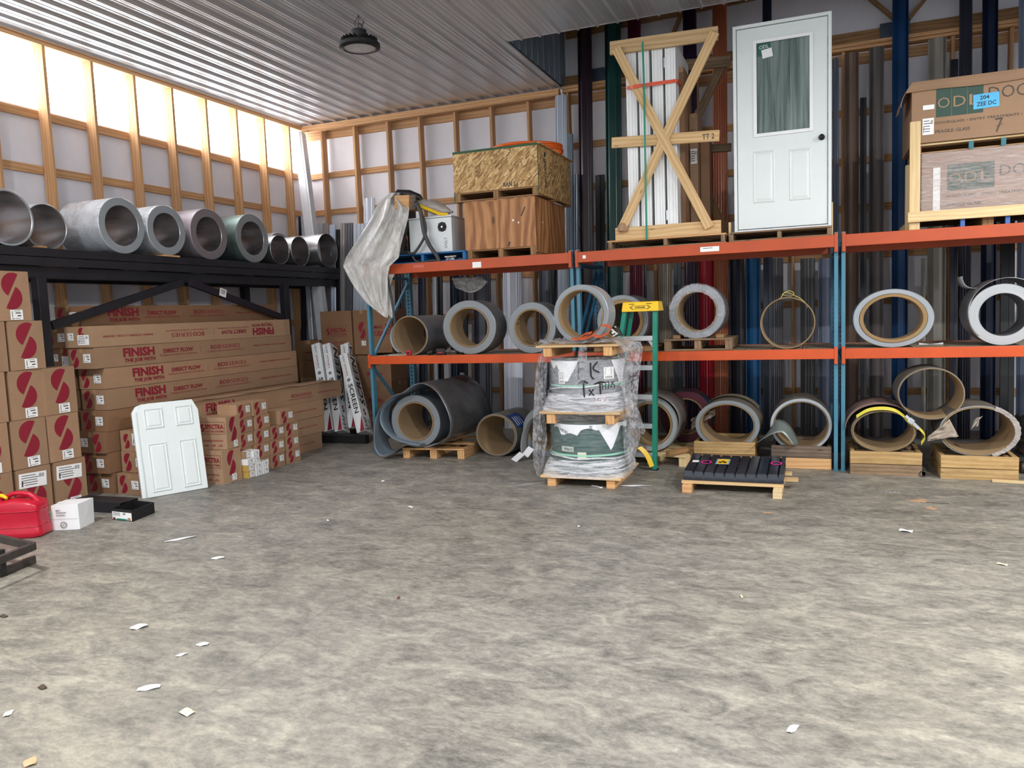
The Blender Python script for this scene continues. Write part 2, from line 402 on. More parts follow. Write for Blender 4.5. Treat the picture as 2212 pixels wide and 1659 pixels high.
    def grid(s, fn, nu, nv, mi=0, closed_u=False):
        vs = [fn(i / (nu if closed_u else nu - 1), j / (nv - 1)) for j in range(nv) for i in range(nu)]; fs = []; uvs = []
        for j in range(nv - 1):
            for i in range(nu if closed_u else nu - 1):
                i2 = (i + 1) % nu; fs.append((j * nu + i, j * nu + i2, (j + 1) * nu + i2, (j + 1) * nu + i))
                uvs.append([(i / nu, j / nv), ((i + 1) / nu, j / nv), ((i + 1) / nu, (j + 1) / nv), (i / nu, (j + 1) / nv)])
        return s.add(vs, fs, mi, uvs)
    def disc(s, c, nrm, r, n=24, mi=0, ri=0, up=(0, 0, 1), sx=1.0):
        f, a, b2 = basis(nrm, up); c = Vector(c)
        o = [c + a * math.cos(2 * PI * k / n) * r * sx + b2 * math.sin(2 * PI * k / n) * r for k in range(n)]
        if ri:
            i_ = [c + a * math.cos(2 * PI * k / n) * ri * sx + b2 * math.sin(2 * PI * k / n) * ri for k in range(n)]
            return s.add(o + i_, [(k, (k + 1) % n, n + (k + 1) % n, n + k) for k in range(n)], mi)
        return s.add(o, [tuple(range(n))], mi)
    def quad(s, c, U, V, w, h, mi=0):
        c, U, V = Vector(c), Vector(U).normalized() * w / 2, Vector(V).normalized() * h / 2
        return s.add([c - U - V, c + U - V, c + U + V, c - U + V], [(0, 1, 2, 3)], mi)
    def cyl(s, a, b_, r, n=14, mi=0, r2=None):
        return s.tube([a, b_], [r, r if r2 is None else r2], n, mi)
_txt = {}
def text_geo(t, bold=0.0, space=1.0):
    k = (t, bold, space)
    if k not in _txt:
        cu = bpy.data.curves.new('lettering_source', 'FONT'); cu.body = t; cu.resolution_u = 2; cu.offset = bold; cu.space_character = space
        ob = bpy.data.objects.new('lettering_source', cu); me = bpy.data.meshes.new_from_object(ob)
        vs = [(p.co.x, p.co.y) for p in me.vertices]; fs = [tuple(f.vertices) for f in me.polygons]
        bpy.data.objects.remove(ob); bpy.data.curves.remove(cu); bpy.data.meshes.remove(me)
        x0 = min(v[0] for v in vs); x1 = max(v[0] for v in vs); y0 = min(v[1] for v in vs); y1 = max(v[1] for v in vs)
        vs = [((x - x0) / (x1 - x0), (y - y0) / (y1 - y0)) for x, y in vs]
        _txt[k] = (vs, fs)
    return _txt[k]
def text(mb, t, O, U, V, w, h, bold=0.0, mi=0, space=1.0, warp=None):
    """lettering: O lower-left corner, U reading direction, V up; w,h overall size"""
    vs, fs = text_geo(t, bold, space); O, U, V = Vector(O), Vector(U).normalized(), Vector(V).normalized()
    if warp: mb.add([warp(x * w, y * h) for x, y in vs], fs, mi)
    else: mb.add([O + U * x * w + V * y * h for x, y in vs], fs, mi)
def ess(mb, c, U, V, H, sx=1.0, mi=0, n=14, flip=False):
    """the split-disc S emblem, H overall height"""
    c, U, V = Vector(c), Vector(U).normalized(), Vector(V).normalized(); k = H / 480
    sg = -1 if flip else 1
    for (mx, my), s1 in (((492 - 470, -(675 - 757)), 1), ((450 - 470, -(841 - 757)), -1)):
        cd = Vector((155, 280)).normalized(); nn = Vector((-0.875, 0.484)) * s1
        pts = []
        for i in range(n + 1):
            a = PI * i / n; p = Vector((mx, my)) + cd * math.cos(a) * 160 * s1 + nn * math.sin(a) * 160
            pts.append(c + U * p.x * k * sx * sg + V * p.y * k * sg)
        mb.add(pts, [tuple(range(n + 1))], mi)

_mat = {}
def build(name, mb, mats, parent=None, world=False, smooth=None, bevel=0, hide=False, sub=0, solid=0, mo=0):
    me = bpy.data.meshes.new(name); V_ = mb.v
    if world and parent is not None:
        I_ = _mat[parent.name].inverted(); V_ = [I_ @ p for p in V_]
    me.from_pydata([tuple(p) for p in V_], [], mb.f)
    if not isinstance(mats, (list, tuple)): mats = [mats]
    for m in mats: me.materials.append(M[m] if isinstance(m, str) else m)
    if len(mats) > 1: me.polygons.foreach_set('material_index', [min(i, len(mats) - 1) for i in mb.mi])
    uvl = me.uv_layers.new(name='UVMap'); flat = [c for f in mb.uv for p in f for c in (p[0], p[1])]
    if len(flat) == len(uvl.data) * 2: uvl.data.foreach_set('uv', flat)
    me.validate(); me.update()
    if smooth is not None:
        me.shade_smooth(); me.set_sharp_from_angle(angle=smooth)
    o = bpy.data.objects.new(name, me); COL.objects.link(o)
    if parent is not None: o.parent = parent
    if bevel:
        m_ = o.modifiers.new('bevel', 'BEVEL'); m_.width = bevel; m_.segments = 2; m_.limit_method = 'ANGLE'; m_.angle_limit = 0.8
    if sub:
        m_ = o.modifiers.new('subdivision', 'SUBSURF'); m_.levels = sub; m_.render_levels = sub
    if solid:
        m_ = o.modifiers.new('thickness', 'SOLIDIFY'); m_.thickness = solid; m_.offset = 0; m_.material_offset = mo
    return o
def thing(name, label, cat, loc=(0, 0, 0), rz=0.0, group=None, R=None):
    o = bpy.data.objects.new(name, None); COL.objects.link(o); o.empty_display_size = 0.1
    mt = Matrix.Translation(Vector(loc)) @ (R.to_4x4() if R is not None else Matrix.Rotation(rz, 4, 'Z'))
    o.matrix_world = mt; _mat[o.name] = mt
    o['label'] = label; o['category'] = cat
    if group: o['group'] = group
    return o
def tag(o, label, cat, group=None, kind=None):
    o['label'] = label; o['category'] = cat
    if group: o['group'] = group
    if kind: o['kind'] = kind
    return o
def single(name, mb, mats, label, cat, group=None, origin=None, **kw):
    """a thing that is one mesh; origin moved to its base centre"""
    xs = [p.x for p in mb.v]; ys = [p.y for p in mb.v]; zs = [p.z for p in mb.v]
    o_ = Vector(((min(xs) + max(xs)) / 2, (min(ys) + max(ys)) / 2, min(zs))) if origin is None else Vector(origin)
    mb.v = [p - o_ for p in mb.v]
    o = build(name, mb, mats, **kw); o.location = o_; return tag(o, label, cat, group)
def struct(name, mb, mats, **kw):
    o = build(name, mb, mats, **kw); o['kind'] = 'structure'; return o
def dup(root, loc, rz=0.0, label=None, group=None):
    def cp(o, par):
        c = o.copy(); COL.objects.link(c); c.parent = par
        for ch in list(o.children): cp(ch, c)
        return c
    r_ = cp(root, None); mt = Matrix.Translation(Vector(loc)) @ Matrix.Rotation(rz, 4, 'Z')
    r_.matrix_world = mt; _mat[r_.name] = mt
    if label: r_['label'] = label
    if group: r_['group'] = group
    return r_
# ================================================================= THE ROOM
WX, WY, CZ = -7.97, 11.0, 4.88          # framing planes of left and back wall, ceiling height
b = MB(); b.bx(-9.2, 9.0, -7.0, 12.0, -0.12, 0.0); struct('floor', b, 'concrete')
def panel_sheet(width, rib=0.2286, hgt=0.028):
    """profile of ribbed metal panel: list of (x, drop)"""
    out = []; x = 0
    while x < width:
        for dx, d in ((0, 0), (0.062, 0), (0.066, 0.005), (0.078, 0.005), (0.082, 0), (0.118, 0), (0.122, 0.005), (0.134, 0.005), (0.138, 0), (0.176, 0), (0.190, hgt), (0.208, hgt), (0.222, 0)):
            if x + dx <= width: out.append((x + dx, d))
        x += rib
    out.append((width, 0)); return out
def ribbed_ceiling(mb, x0, x1, y0, y1, z, ph=0.0):
    pr = panel_sheet(x1 - x0); vs = []; n = len(pr)
    for y in (y0, y1):
        for x, d in pr: vs.append((x0 + x, y, z - d))
    for y in (y0, y1):
        for x, d in pr: vs.append((x0 + x, y, z + 0.012))
    fs = [(i, i + 1, n + i + 1, n + i) for i in range(n - 1)]
    fs += [(i, 2 * n + i, 2 * n + i + 1, i + 1) for i in range(n - 1)] + [(n + i, n + i + 1, 3 * n + i + 1, 3 * n + i) for i in range(n - 1)]
    fs += [(2 * n, 2 * n + n - 1, 3 * n + n - 1, 3 * n)]
    mb.add(vs, fs)
GX = -3.40; GY = 8.75
b = MB(); ribbed_ceiling(b, -8.06, GX, -7.0, 11.0, CZ); ribbed_ceiling(b, GX, 9.0, -7.0, GY, CZ)
struct('ceiling', b, 'ceiling')
# outer sheathing of the walls
b = MB(); b.bx(-8.12, -8.05, -7, 11.12, 0, 4.14); b.bx(-8.12, -8.05, -7, 11.12, 4.80, 4.9); struct('wall_left', b, 'wrap_wall')
b = MB(); b.bx(-8.12, 9.0, 11.05, 11.12, 0, 8.0); struct('wall_back', b, 'wrap_wall')
b = MB(); b.bx(9.0, 9.1, -7, 11.12, 0, 8.0); struct('wall_right', b, 'wrap_wall')
b = MB(); b.bx(GX - 0.0, 9.0, GY + 0.02, GY + 0.08, CZ + 0.015, 8.0); struct('wall_loft_light_block', b, 'wrap_wall')  # unseen wall added to keep sky light out above the ceiling edge
b = MB(); b.bx(GX - 0.1, 9.1, GY, 11.12, 8.0, 8.1); struct('ceiling_loft_light_block', b, 'ceiling')  # unseen roof plane added to stop sky light leaking in
b = MB(); b.bx(-8.09, -8.06, -7, 11.05, 4.14, 4.80); struct('window_1', b, 'daylit')
# grey vertical siding that closes the step above the left bay
b = MB(); ys = panel_sheet(2.3, 0.2286, 0.02); vs = []; n = len(ys)
for z in (CZ + 0.02, 7.99):
    for y, d in ys: vs.append((GX + 0.005 + d, GY + 0.0 + y, z))
    for y, d in ys: vs.append((GX - 0.03, GY + y, z))
fs = [(i, i + 1, 2 * n + i + 1, 2 * n + i) for i in range(n - 1)] + [(n + i + 1, n + i, 3 * n + i, 3 * n + i + 1) for i in range(n - 1)]
b.add(vs, fs); struct('wall_gable_siding', b, 'siding')
TR = [0]
def trim_struct(mb, mat='stud', **kw):
    TR[0] += 1; return struct('trim_%d' % TR[0], mb, mat, bevel=kw.pop('bevel', 0.002), **kw)
# left wall framing
ystud = [6.28 + 0.607 * k for k in range(-9, 8)]
for y in ystud:
    b = MB(); b.bx(-8.01, -7.87, y - 0.019, y + 0.019, 0.0, CZ - 0.085); trim_struct(b)
for z in (4.07, 3.47, 2.87, 2.27, 1.67, 1.07, 0.5):
    ya = 0.5
    for y0, y1 in zip(ystud[:-1], ystud[1:]):
        b = MB(); b.bx(-8.049, -8.011, y0 + 0.02, y1 - 0.02, z - 0.045, z + 0.045); trim_struct(b)
    b = MB(); b.bx(-8.049, -8.011, ystud[-1] + 0.02, 10.9, z - 0.045, z + 0.045); trim_struct(b)
b = MB(); b.bx(-8.05, -7.86, 0.5, 11.0, CZ - 0.085, CZ - 0.042); trim_struct(b)
b = MB(); b.bx(-7.93, -7.85, 0.5, 10.84, CZ - 0.04, CZ - 0.003); trim_struct(b)
# back wall framing
xs_ = [-7.521, -6.903, -6.288, -5.72, -5.115, -4.517, -3.925] + [-3.925 + 0.605 * k for k in range(1, 14)]
for x in xs_:
    b = MB(); b.bx(x - 0.019, x + 0.019, 10.88, 11.01, 0.0, CZ - 0.085); trim_struct(b)
for z in (4.07, 3.47, 2.87, 2.27, 1.67, 1.07, 0.5):
    for x0, x1 in zip([-7.9] + xs_[:-1], xs_):
        b = MB(); b.bx(x0 + 0.02, x1 - 0.02, 11.012, 11.049, z - 0.045, z + 0.045); trim_struct(b)
b = MB(); b.bx(-7.84, -3.42, 10.80, 10.90, CZ - 0.125, CZ - 0.03); trim_struct(b)       # light ledger under the ceiling
b = MB(); b.bx(-7.9, 4.5, 11.012, 11.049, CZ - 0.22, CZ - 0.09); trim_struct(b)
b = MB(); b.bx(-3.40, 4.5, 10.90, 11.049, CZ - 0.07, CZ - 0.03); trim_struct(b)
b = MB(); b.bx(-3.40, 4.5, 10.88, 11.0, CZ - 0.028, CZ + 0.012); trim_struct(b)
# gable truss above the back wall
b = MB(); b.bx(-3.38, 4.5, 10.98, 11.02, CZ + 0.03, CZ + 0.17); trim_struct(b, 'brownwood')
b = MB(); b.beam((-3.35, 11, CZ + 0.75), (4.5, 11, CZ + 1.0), 0.04, 0.12); trim_struct(b, 'brownwood')
for a, c in (((0.30, 5.75), (0.92, 5.10)), ((1.05, 5.10), (1.60, 5.75)), ((-1.95, 5.12), (-1.62, 5.8)), ((-2.62, 5.35), (-2.2, 5.08)), ((-1.75, 5.8), (-2.5, 6.6)), ((2.6, 5.8), (3.4, 5.1))):
    b = MB(); b.beam((a[0], 10.975, a[1]), (c[0], 10.975, c[1]), 0.038, 0.085, (0, 1, 0)); b.v = b.v; trim_struct(b, 'brownwood')
for x in (0.86, -2.98):
    b = MB(); b.bx(x - 0.13, x + 0.20, 10.95, 10.974, CZ + 0.01, CZ + 0.21); trim_struct(b, paint('#4b5566', 0.5, 0.5))
# floor control joint
b = MB(); p0, p1 = on(735, 1292, z=0), on(455, 1500, z=0); b.beam((p0.x, p0.y, 0.0004), (p1.x, p1.y, 0.0004), 0.003, 0.0008); struct('trim_floor_joint', b, paint('#75726c', 0.8))

# ================================================================= HIGH BAY LAMPS
def high_bay(loc, label, on_, group=None):
    t = thing('high_bay_lamp', label, 'lamp', loc, 0, group)
    b = MB(); b.lathe([(0.0, 0.085), (0.07, 0.085), (0.10, 0.05), (0.19, 0.035), (0.215, 0.02), (0.215, -0.015), (0.17, -0.03), (0.165, -0.012), (0, -0.012)], 36)
    build('housing', b, 'dark', t, smooth=0.5)
    for k in range(24):
        pass
    b = MB()
    for k in range(24):
        a = 2 * PI * k / 24; b.box((math.cos(a) * 0.14, math.sin(a) * 0.14, 0.055), (0.10, 0.005, 0.05), Matrix.Rotation(a, 3, 'Z'))
    build('cooling_fin', b, 'dark', t)
    b = MB(); b.lathe([(0.075, 0.08), (0.08, 0.10), (0.08, 0.16), (0.05, 0.175), (0, 0.178)], 24); build('driver_box', b, 'dark', t, smooth=0.6)
    b = MB(); b.lathe([(0.165, -0.020), (0.10, -0.026), (0.0, -0.027)], 36)
    build('lens', b, paint('#c9c9cc', 0.3) if not on_ else M['lamp_on'], t, smooth=0.6)
    b = MB(); b.tube([(0, 0, 0.178), (0.0, 0, 0.22), (0.015, 0, 0.235), (0.03, 0, 0.22), (0.03, 0, 0.2)], 0.006, 8); b.tube([(0, 0, 0.22), (0, 0, CZ - loc[2])], 0.004, 8)
    build('hanging_hook', b, 'rust', t, smooth=0.6)
    b = MB(); b.tube([(0.02, 0.01, 0.17), (0.06, 0.01, 0.25), (0.0, 0.02, 0.30), (-0.02, 0.0, 0.36), (0.0, 0, CZ - loc[2])], 0.005, 8); b.tube([(-0.03, 0.01, 0.17), (-0.06, 0.01, 0.24), (-0.01, 0.0, 0.30)], 0.003, 6)
    build('power_cord', b, 'dark', t, smooth=0.6)
    return t
n_ = NT('lit_lamp_lens'); e_ = n_.add('ShaderNodeEmission'); e_.inputs[1].default_value = 6.0; n_.link(e_.outputs[0], n_.out.inputs[0]); M['lamp_on'] = n_.m
pl = on(777, 100, z=4.56)
high_bay((pl.x, pl.y, 4.56), 'round black lamp with ribbed housing hanging unlit under the ribbed metal ceiling', False)
for k, L_ in enumerate(LAMPS):  # left and far right housings go with the added fill lamps
    high_bay(L_, 'round black high bay lamp, lit, ' + ('nearest overhead on the right', 'added as unseen fill overhead on the left', 'added as unseen fill beyond the right picture edge', 'overhead in the middle')[k], True, 'lit ceiling lamps outside the frame')

# ================================================================= BLACK STEEL RACK
def black_rack():
    X = -7.03; t = thing('black_steel_rack', 'long black steel rack against the left wall carrying a row of bare metal coils', 'rack', (X, 7.3, 0))
    y0, y1 = 3.2, 10.75; zt = 2.50
    b = MB(); b.bx(X - 0.03, X, y0, y1, zt - 0.085, zt); b.bx(X - 0.033, X - 0.004, y0, y1, zt - 0.175, zt - 0.09); build('front_fascia', b, 'black_steel', t, True, bevel=0.004)
    b = MB(); b.bx(X - 0.17, X - 0.06, y0, y1, zt - 0.29, zt - 0.176); build('front_beam', b, 'black_steel', t, True, bevel=0.003)
    b = MB(); b.bx(X - 0.80, X - 0.70, y0, y1, zt - 0.29, zt - 0.17); build('rear_beam', b, 'black_steel', t, True, bevel=0.003)
    b = MB(); b.bx(X - 0.82, X - 0.031, y0, y1, zt - 0.012, zt - 0.001); build('deck', b, 'black_steel', t, True)
    for k in range(8):
        y = y0 + 0.3 + k * 0.99; b = MB(); b.bx(X - 0.8, X - 0.05, y - 0.03, y + 0.03, zt - 0.165, zt - 0.014); build('cross_joist', b, 'black_steel', t, True)
    for y in (5.37, 9.12):
        for x in (X, X - 0.70):
            b = MB(); b.bx(x - 0.10, x, y - 0.05, y + 0.05, 0.01, zt - 0.292); b.bx(x - 0.14, x + 0.03, y - 0.09, y + 0.09, 0, 0.012); build('post', b, 'black_steel', t, True, bevel=0.004)
    for sg in (-1, 1):
        b = MB(); ym = 7.26
        b.beam((X - 0.04, ym + sg * 0.05, 2.21), (X - 0.04, ym + sg * 1.80, 1.74), 0.05, 0.085); build('diagonal_brace', b, 'black_steel' if sg < 0 else 'black_steel2', t, True, bevel=0.004)
    b = MB(); c = on(486, 632, x=X + 0.02); f = Vector((0, 1.75, -0.47)).normalized(); u_ = Vector((0, 0.26, 0.965))
    b.quad((X - 0.012, c.y, c.z), f, u_, 0.12, 0.10, 0)
    for k in range(3): b.quad(Vector((X - 0.0105, c.y, c.z)) + u_ * (0.03 - 0.02 * k), f, u_, 0.085 - 0.01 * k, 0.008, 1)
    o = build('shipping_label', b, ['label', 'black_ink'], t, True); o['label'] = 'torn white shipping label'
black_rack()

# ================================================================= BLUE AND ORANGE PALLET RACKS
def upright(t, x0, x1, yf, lean=False):
    """one column of a rack frame, with keyhole slots on the face"""
    b = MB(); zt = 2.36
    th = 0.004; y0, y1 = (yf, yf + 0.072); rear = yf > 9
    if rear: xm_ = (x0 + x1) / 2; x0, x1 = xm_ - 0.037, xm_ + 0.037
    b.bx(x0, x1, y0, y0 + th, 0.008, zt); b.bx(x0, x0 + th, y0 + th, y1, 0.008, zt); b.bx(x1 - th, x1, y0 + th, y1, 0.008, zt)
    b.bx(x0 - 0.008, x1 + 0.008, y0 - 0.015, y1 + 0.02, 0, 0.008)
    for k in range(44 if rear else 0):
        z = 0.12 + k * 0.0508
        b.bx((x0 + x1) / 2 - 0.011, (x0 + x1) / 2 + 0.011, y0 - 0.0006, y0 + 0.001, z, z + 0.026, 1)
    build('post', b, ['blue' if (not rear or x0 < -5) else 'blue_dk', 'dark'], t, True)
def rack_unit(x0, x1, label, old_top=True):
    w = 0.036; YF, YR = 8.24, 9.26
    t = thing('pallet_rack', label, 'rack', ((x0 + x1) / 2, 8.78, 0), 0, 'orange and blue pallet racks')
    for (a, c) in ((x0, x0 + w), (x1 - w, x1)):
        upright(t, a, c, YF); upright(t, a, c, YR)
        xm = (a + c) / 2; pts = [0.15, 0.75, 1.15, 2.15]
        b = MB(); b.beam((xm, YF + 0.072, 1.12), (xm, YR, 1.12), 0.03, 0.03); b.beam((xm, YF + 0.072, 0.16), (xm, YR, 0.16), 0.03, 0.03); b.beam((xm, YF + 0.072, 2.20), (xm, YR, 2.20), 0.03, 0.03)
        b.beam((xm, YF + 0.072, 1.06), (xm, YR, 0.22), 0.03, 0.03, (1, 0, 0)); b.beam((xm, YF + 0.072, 1.22), (xm, YR, 2.14), 0.03, 0.03, (1, 0, 0))
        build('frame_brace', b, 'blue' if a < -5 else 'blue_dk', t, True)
    for z0, z1, mat in ((1.125, 1.225, 'orange'), (2.215, 2.33, 'orange_old')):
        for yy in (YF - 0.045, YR + 0.074):
            b = MB(); b.bx(x0 + w, x1 - w, yy, yy + 0.043, z0, z1)
            for xa, xb in ((x0 + 0.004, x0 + w), (x1 - w, x1 - 0.004)):
                b.bx(xa, xb, yy - 0.002, yy + 0.044, z0 - 0.05, z1 + 0.02)
            build('shelf_beam', b, mat, t, True, bevel=0.003)
        b = MB(); n = 8 if z0 > 2 else 9
        for k in range(n):
            xa = x0 + w + 0.01 + k * (x1 - x0 - 2 * w - 0.02) / n
            b.bx(xa + 0.004, xa + (x1 - x0 - 2 * w - 0.02) / n - 0.006, YF + 0.0 if z0 < 2 else YF + 0.005, YR + 0.06, z1 - 0.022, z1 - 0.002, 0, 0.001)
        build('deck_boards', b, 'old' if z0 > 2 else M['deck'], t, True, bevel=0.002)
    return t
M['deck'] = wood('dusty_deck_boards', '#a89c8b', '#7d7264', 0.25)
r1 = rack_unit(-5.175, -2.505, 'leftmost orange and blue pallet rack, plywood crates on its top shelf')
r2 = rack_unit(-2.470, 0.192, 'middle orange and blue pallet rack, white door on its top shelf')
r3 = rack_unit(0.222, 2.95, 'rightmost orange and blue pallet rack, doorglass cartons on its top shelf')
def sticker(t, px, py, y, w, h, mats=('label', 'black_ink'), rows=2, name='rack_label'):
    p = on(px, py, y=y); b = MB(); b.quad((p.x, y - 0.001, p.z), (1, 0, 0), (0, 0, 1), w, h, 0)
    for k in range(rows): b.quad((p.x - w * 0.1, y - 0.0018, p.z + h * (0.2 - 0.3 * k)), (1, 0, 0), (0, 0, 1), w * 0.5, h * 0.10, 1)
    return build(name, b, list(mats), t, True)
YB = 8.24 - 0.045
sticker(r1, 809, 582, YB, 0.075, 0.07); sticker(r1, 1030, 572, YB, 0.11, 0.065, rows=0); sticker(r1, 904, 575, YB, 0.14, 0.035, (paint('#c9604f', 0.5), 'label'), 0)
sticker(r2, 1533, 538, YB, 0.19, 0.05, rows=1); sticker(r2, 1262, 555, YB, 0.035, 0.035, rows=0)
# ================================================================= CARTONS
FACES = {'+x': (Vector((1, 0, 0)), Vector((0, 1, 0))), '-y': (Vector((0, -1, 0)), Vector((1, 0, 0))), '-x': (Vector((-1, 0, 0)), Vector((0, -1, 0)))}
VZ = Vector((0, 0, 1))
def carton_body(sz, jit=0.002, flap=True):
    b = MB(); sx, sy, h = sz; b.box((0, 0, h / 2), (sx, sy, h), None, 0, jit)
    if flap:   # closing seam and tape on the top, tape tails down two sides
        if sx < sy:
            b.bx(-0.0015, 0.0015, -sy / 2 + 0.004, sy / 2 - 0.004, h, h + 0.0006, 2); b.bx(-0.024, 0.024, -sy / 2 - 0.001, sy / 2 + 0.001, h + 0.0004, h + 0.001, 1)
            b.bx(-0.024, 0.024, -sy / 2 - 0.0028, -sy / 2 - 0.002, h - 0.05, h, 1)
        else:
            b.bx(-sx / 2 + 0.004, sx / 2 - 0.004, -0.0015, 0.0015, h, h + 0.0006, 2); b.bx(-sx / 2, sx / 2, -0.024, 0.024, h + 0.0004, h + 0.001, 1)
            b.bx(sx / 2 + 0.002, sx / 2 + 0.0028, -0.024, 0.024, h - 0.05, h, 1)
    return b
def label_geo(mb, c, U, V, w, h, kind=0, m0=0, m1=1):
    c = Vector(c); U, V = Vector(U).normalized(), Vector(V).normalized(); N = U.cross(V)
    mb.quad(c, U, V, w, h, m0); c = c + N * 0.0006
    if kind == 0:
        mb.quad(c + U * w * .12 + V * h * .18, U, V, w * .42, h * .10, m1); mb.quad(c + U * w * .20 - V * h * .10, U, V, w * .30, h * .11, m1)
        mb.quad(c - U * w * .34 + V * h * .05, U, V, w * .05, h * .62, m1); mb.quad(c + U * w * .05 + V * h * .38, U, V, w * .5, h * .04, m1); mb.quad(c + U * w * .05 - V * h * .36, U, V, w * .45, h * .04, m1)
        mb.quad(c - U * w * .30 - V * h * .38, U, V, w * .14, h * .08, m1)
    else:
        for k in range(9):
            if k != 4: mb.quad(c + U * w * (0.24 + 0.02 * k) + V * h * .25, U, V, w * (0.008 if k % 3 else 0.016), h * .26, m1)
        for k, (a, l) in enumerate(((-.15, .5), (-.1, .62), (-.1, .5), (-.12, .58), (-.08, .45))): mb.quad(c + U * w * a + V * h * (.34 - .16 * k), U, V, w * l, h * .045, m1)
        mb.quad(c - U * w * .38 - V * h * .18, U, V, w * .05, h * .42, m1)
def face_frame(sz, face, u=0, v=0, off=0.0032):
    N, U = FACES[face]; sx, sy, h = sz
    half = sx / 2 if face in ('+x', '-x') else sy / 2
    return N * (half + off) + U * u + Vector((0, 0, h / 2 + v)), U, VZ
def carton(name, label, cat, loc, sz, prints=(), rz=0, mat='card', group=None, tape='tape', jit=0.002, flap=True, R=None):
    t = thing(name, label, cat, loc, rz, group, R)
    build('carton_body', carton_body(sz, jit, flap), [mat, tape, 'dark_ink'], t, bevel=0.003)
    ink = MB(); 
    for p in prints:
        if p[0] == 'S':
            c, U, V = face_frame(sz, p[1], p[2], p[3]); ess(ink, c, U, V, p[4], p[5] if len(p) > 5 else 1.0, 0, flip=len(p) > 6 and p[6])
        elif p[0] == 'T':
            _, face, s_, u, v, w, h, bold, mi = p[:9]; flip = len(p) > 9 and p[9]
            c, U, V = face_frame(sz, face, u, v)
            if flip: U, V = -U, -V
            text(ink, s_, c - U * w / 2 - V * h / 2, U, V, w, h, bold, mi)
        elif p[0] == 'R':   # rectangle rule
            c, U, V = face_frame(sz, p[1], p[2], p[3]); ink.quad(c, U, V, p[4], p[5], p[6])
        elif p[0] == 'F':   # rectangular frame line
            c, U, V = face_frame(sz, p[1], p[2], p[3]); w, h, th = p[4:7]
            for s_ in (-1, 1): ink.quad(c + V * s_ * h / 2, U, V, w, th, 0); ink.quad(c + U * s_ * w / 2, U, V, th, h, 0)
    if ink.v: build('printed_lettering', ink, ['red_ink', 'red_ink2', 'dark_ink', 'black_ink', 'card'], t)
    for p in prints:
        if p[0] == 'L':
            lb = MB(); c, U, V = face_frame(sz, p[1], p[2], p[3], 0.0042); rr = p[7] if len(p) > 7 else 0
            R2 = Matrix.Rotation(rr, 3, FACES[p[1]][0]); label_geo(lb, c, R2 @ U, R2 @ V, p[4], p[5], p[6]); build('shipping_label', lb, ['label', 'dark_ink'], t)
    return t
# --- tall S cartons at the far left
XS = -6.72; DS = 0.29; WS = 0.335; HS = 0.445
sS = (DS, WS, HS)
big = [('S', '+x', -0.005, 0.045, 0.325, 1.0), ('L', '+x', 0.02, -0.168, 0.12, 0.09, 0)]
bigL = [('S', '+x', 0.01, 0.01, 0.325, 1.0), ('L', '+x', -0.015, 0.11, 0.27, 0.135, 1, -0.05), ('L', '+x', 0.03, -0.18, 0.12, 0.08, 0)]
gS = 'tall cartons with a red split disc emblem'
base = carton('shipping_carton', 'tall carton with red split disc, second up in the column nearest the black rack post', 'carton', (XS - DS / 2, 5.21, HS + 0.003), sS, big, 0.02, 'card', gS)
def S(y, z, label, rz=0.0, dx=0.0): dup(base, (XS - DS / 2 + dx, y, z), rz, label)
S(5.215, 2 * HS + 0.006, 'tall carton with red split disc, topmost of the column nearest the black rack post', 0.035)
S(4.865, HS + 0.003, 'tall carton with red split disc, second up in the middle column of the left stack', -0.01)
S(4.885, 2 * HS + 0.006, 'tall carton with red split disc, third up in the middle column of the left stack', 0.03, -0.005)
S(4.925, 3 * HS + 0.009, 'tall carton with red split disc, fourth up in the middle column of the left stack', 0.0)
S(4.83, 4 * HS + 0.012, 'tall carton with red split disc, topmost of the whole left stack', 0.02)
S(4.50, HS + 0.003, 'tall carton with red split disc, cut by the left picture edge, second up', 0.0)
S(4.52, 2 * HS + 0.006, 'tall carton with red split disc, cut by the left picture edge, third up', 0.0)
S(4.565, 3 * HS + 0.009, 'plain side of a tall carton beside the fourth split disc carton', 0.0)
baseL = carton('shipping_carton', 'bottom carton behind the white box, long white label slanting across its red disc', 'carton', (XS - DS / 2 + 0.01, 5.235, 0.0), sS, bigL, 0.0, 'card', gS)
dup(baseL, (XS - DS / 2, 4.87, 0.0), 0.0, 'bottom carton behind the red gas can, long white label across its red disc', gS)
dup(base, (XS - DS / 2, 4.50, 0.0), 0.0, 'bottom carton with red split disc at the left picture edge, behind the gas can')
# --- long flat cartons
LL = 3.08; LW = 0.375; LH = 0.2155
sL = (LW, LL, LH)
y0r = 5.673
def yy(px, py=760): return on(px, py, x=-6.7).y - y0r - LL / 2
def longprint(flip=False):
    s_ = -1 if flip else 1
    def T(t, pa, pb, v, h, bold, mi):
        a, c = yy(pa), yy(pb); return ('T', '+x', t, s_ * (a + c) / 2, s_ * v, c - a, h, bold, mi, flip)
    return [T('FINISH', 276, 343, 0.035, 0.094, 0.04, 0), T('THE JOB WITH', 278, 344, -0.052, 0.05, 0.03, 0), T('DIRECT FLOW', 362, 425, 0.022, 0.046, 0.03, 0),
            T('FLEXIBLE DOWNSPOUT EXTENSIONS', 354, 433, -0.026, 0.017, 0.0, 1), T('ECO', 463, 485, 0.025, 0.046, 0.02, 0), T('SERIES', 487, 525, 0.025, 0.046, -0.005, 1),
            T('A COMPLETE LINE OF GUTTERGUARD PRODUCTS', 455, 533, -0.026, 0.017, 0.0, 1), T('SHIELD | SCREEN | LOCK | GUARD', 554, 622, 0.0, 0.026, 0.015, 0),
            ('R', '+x', s_ * yy(441), 0.0, 0.003, 0.075, 1)]
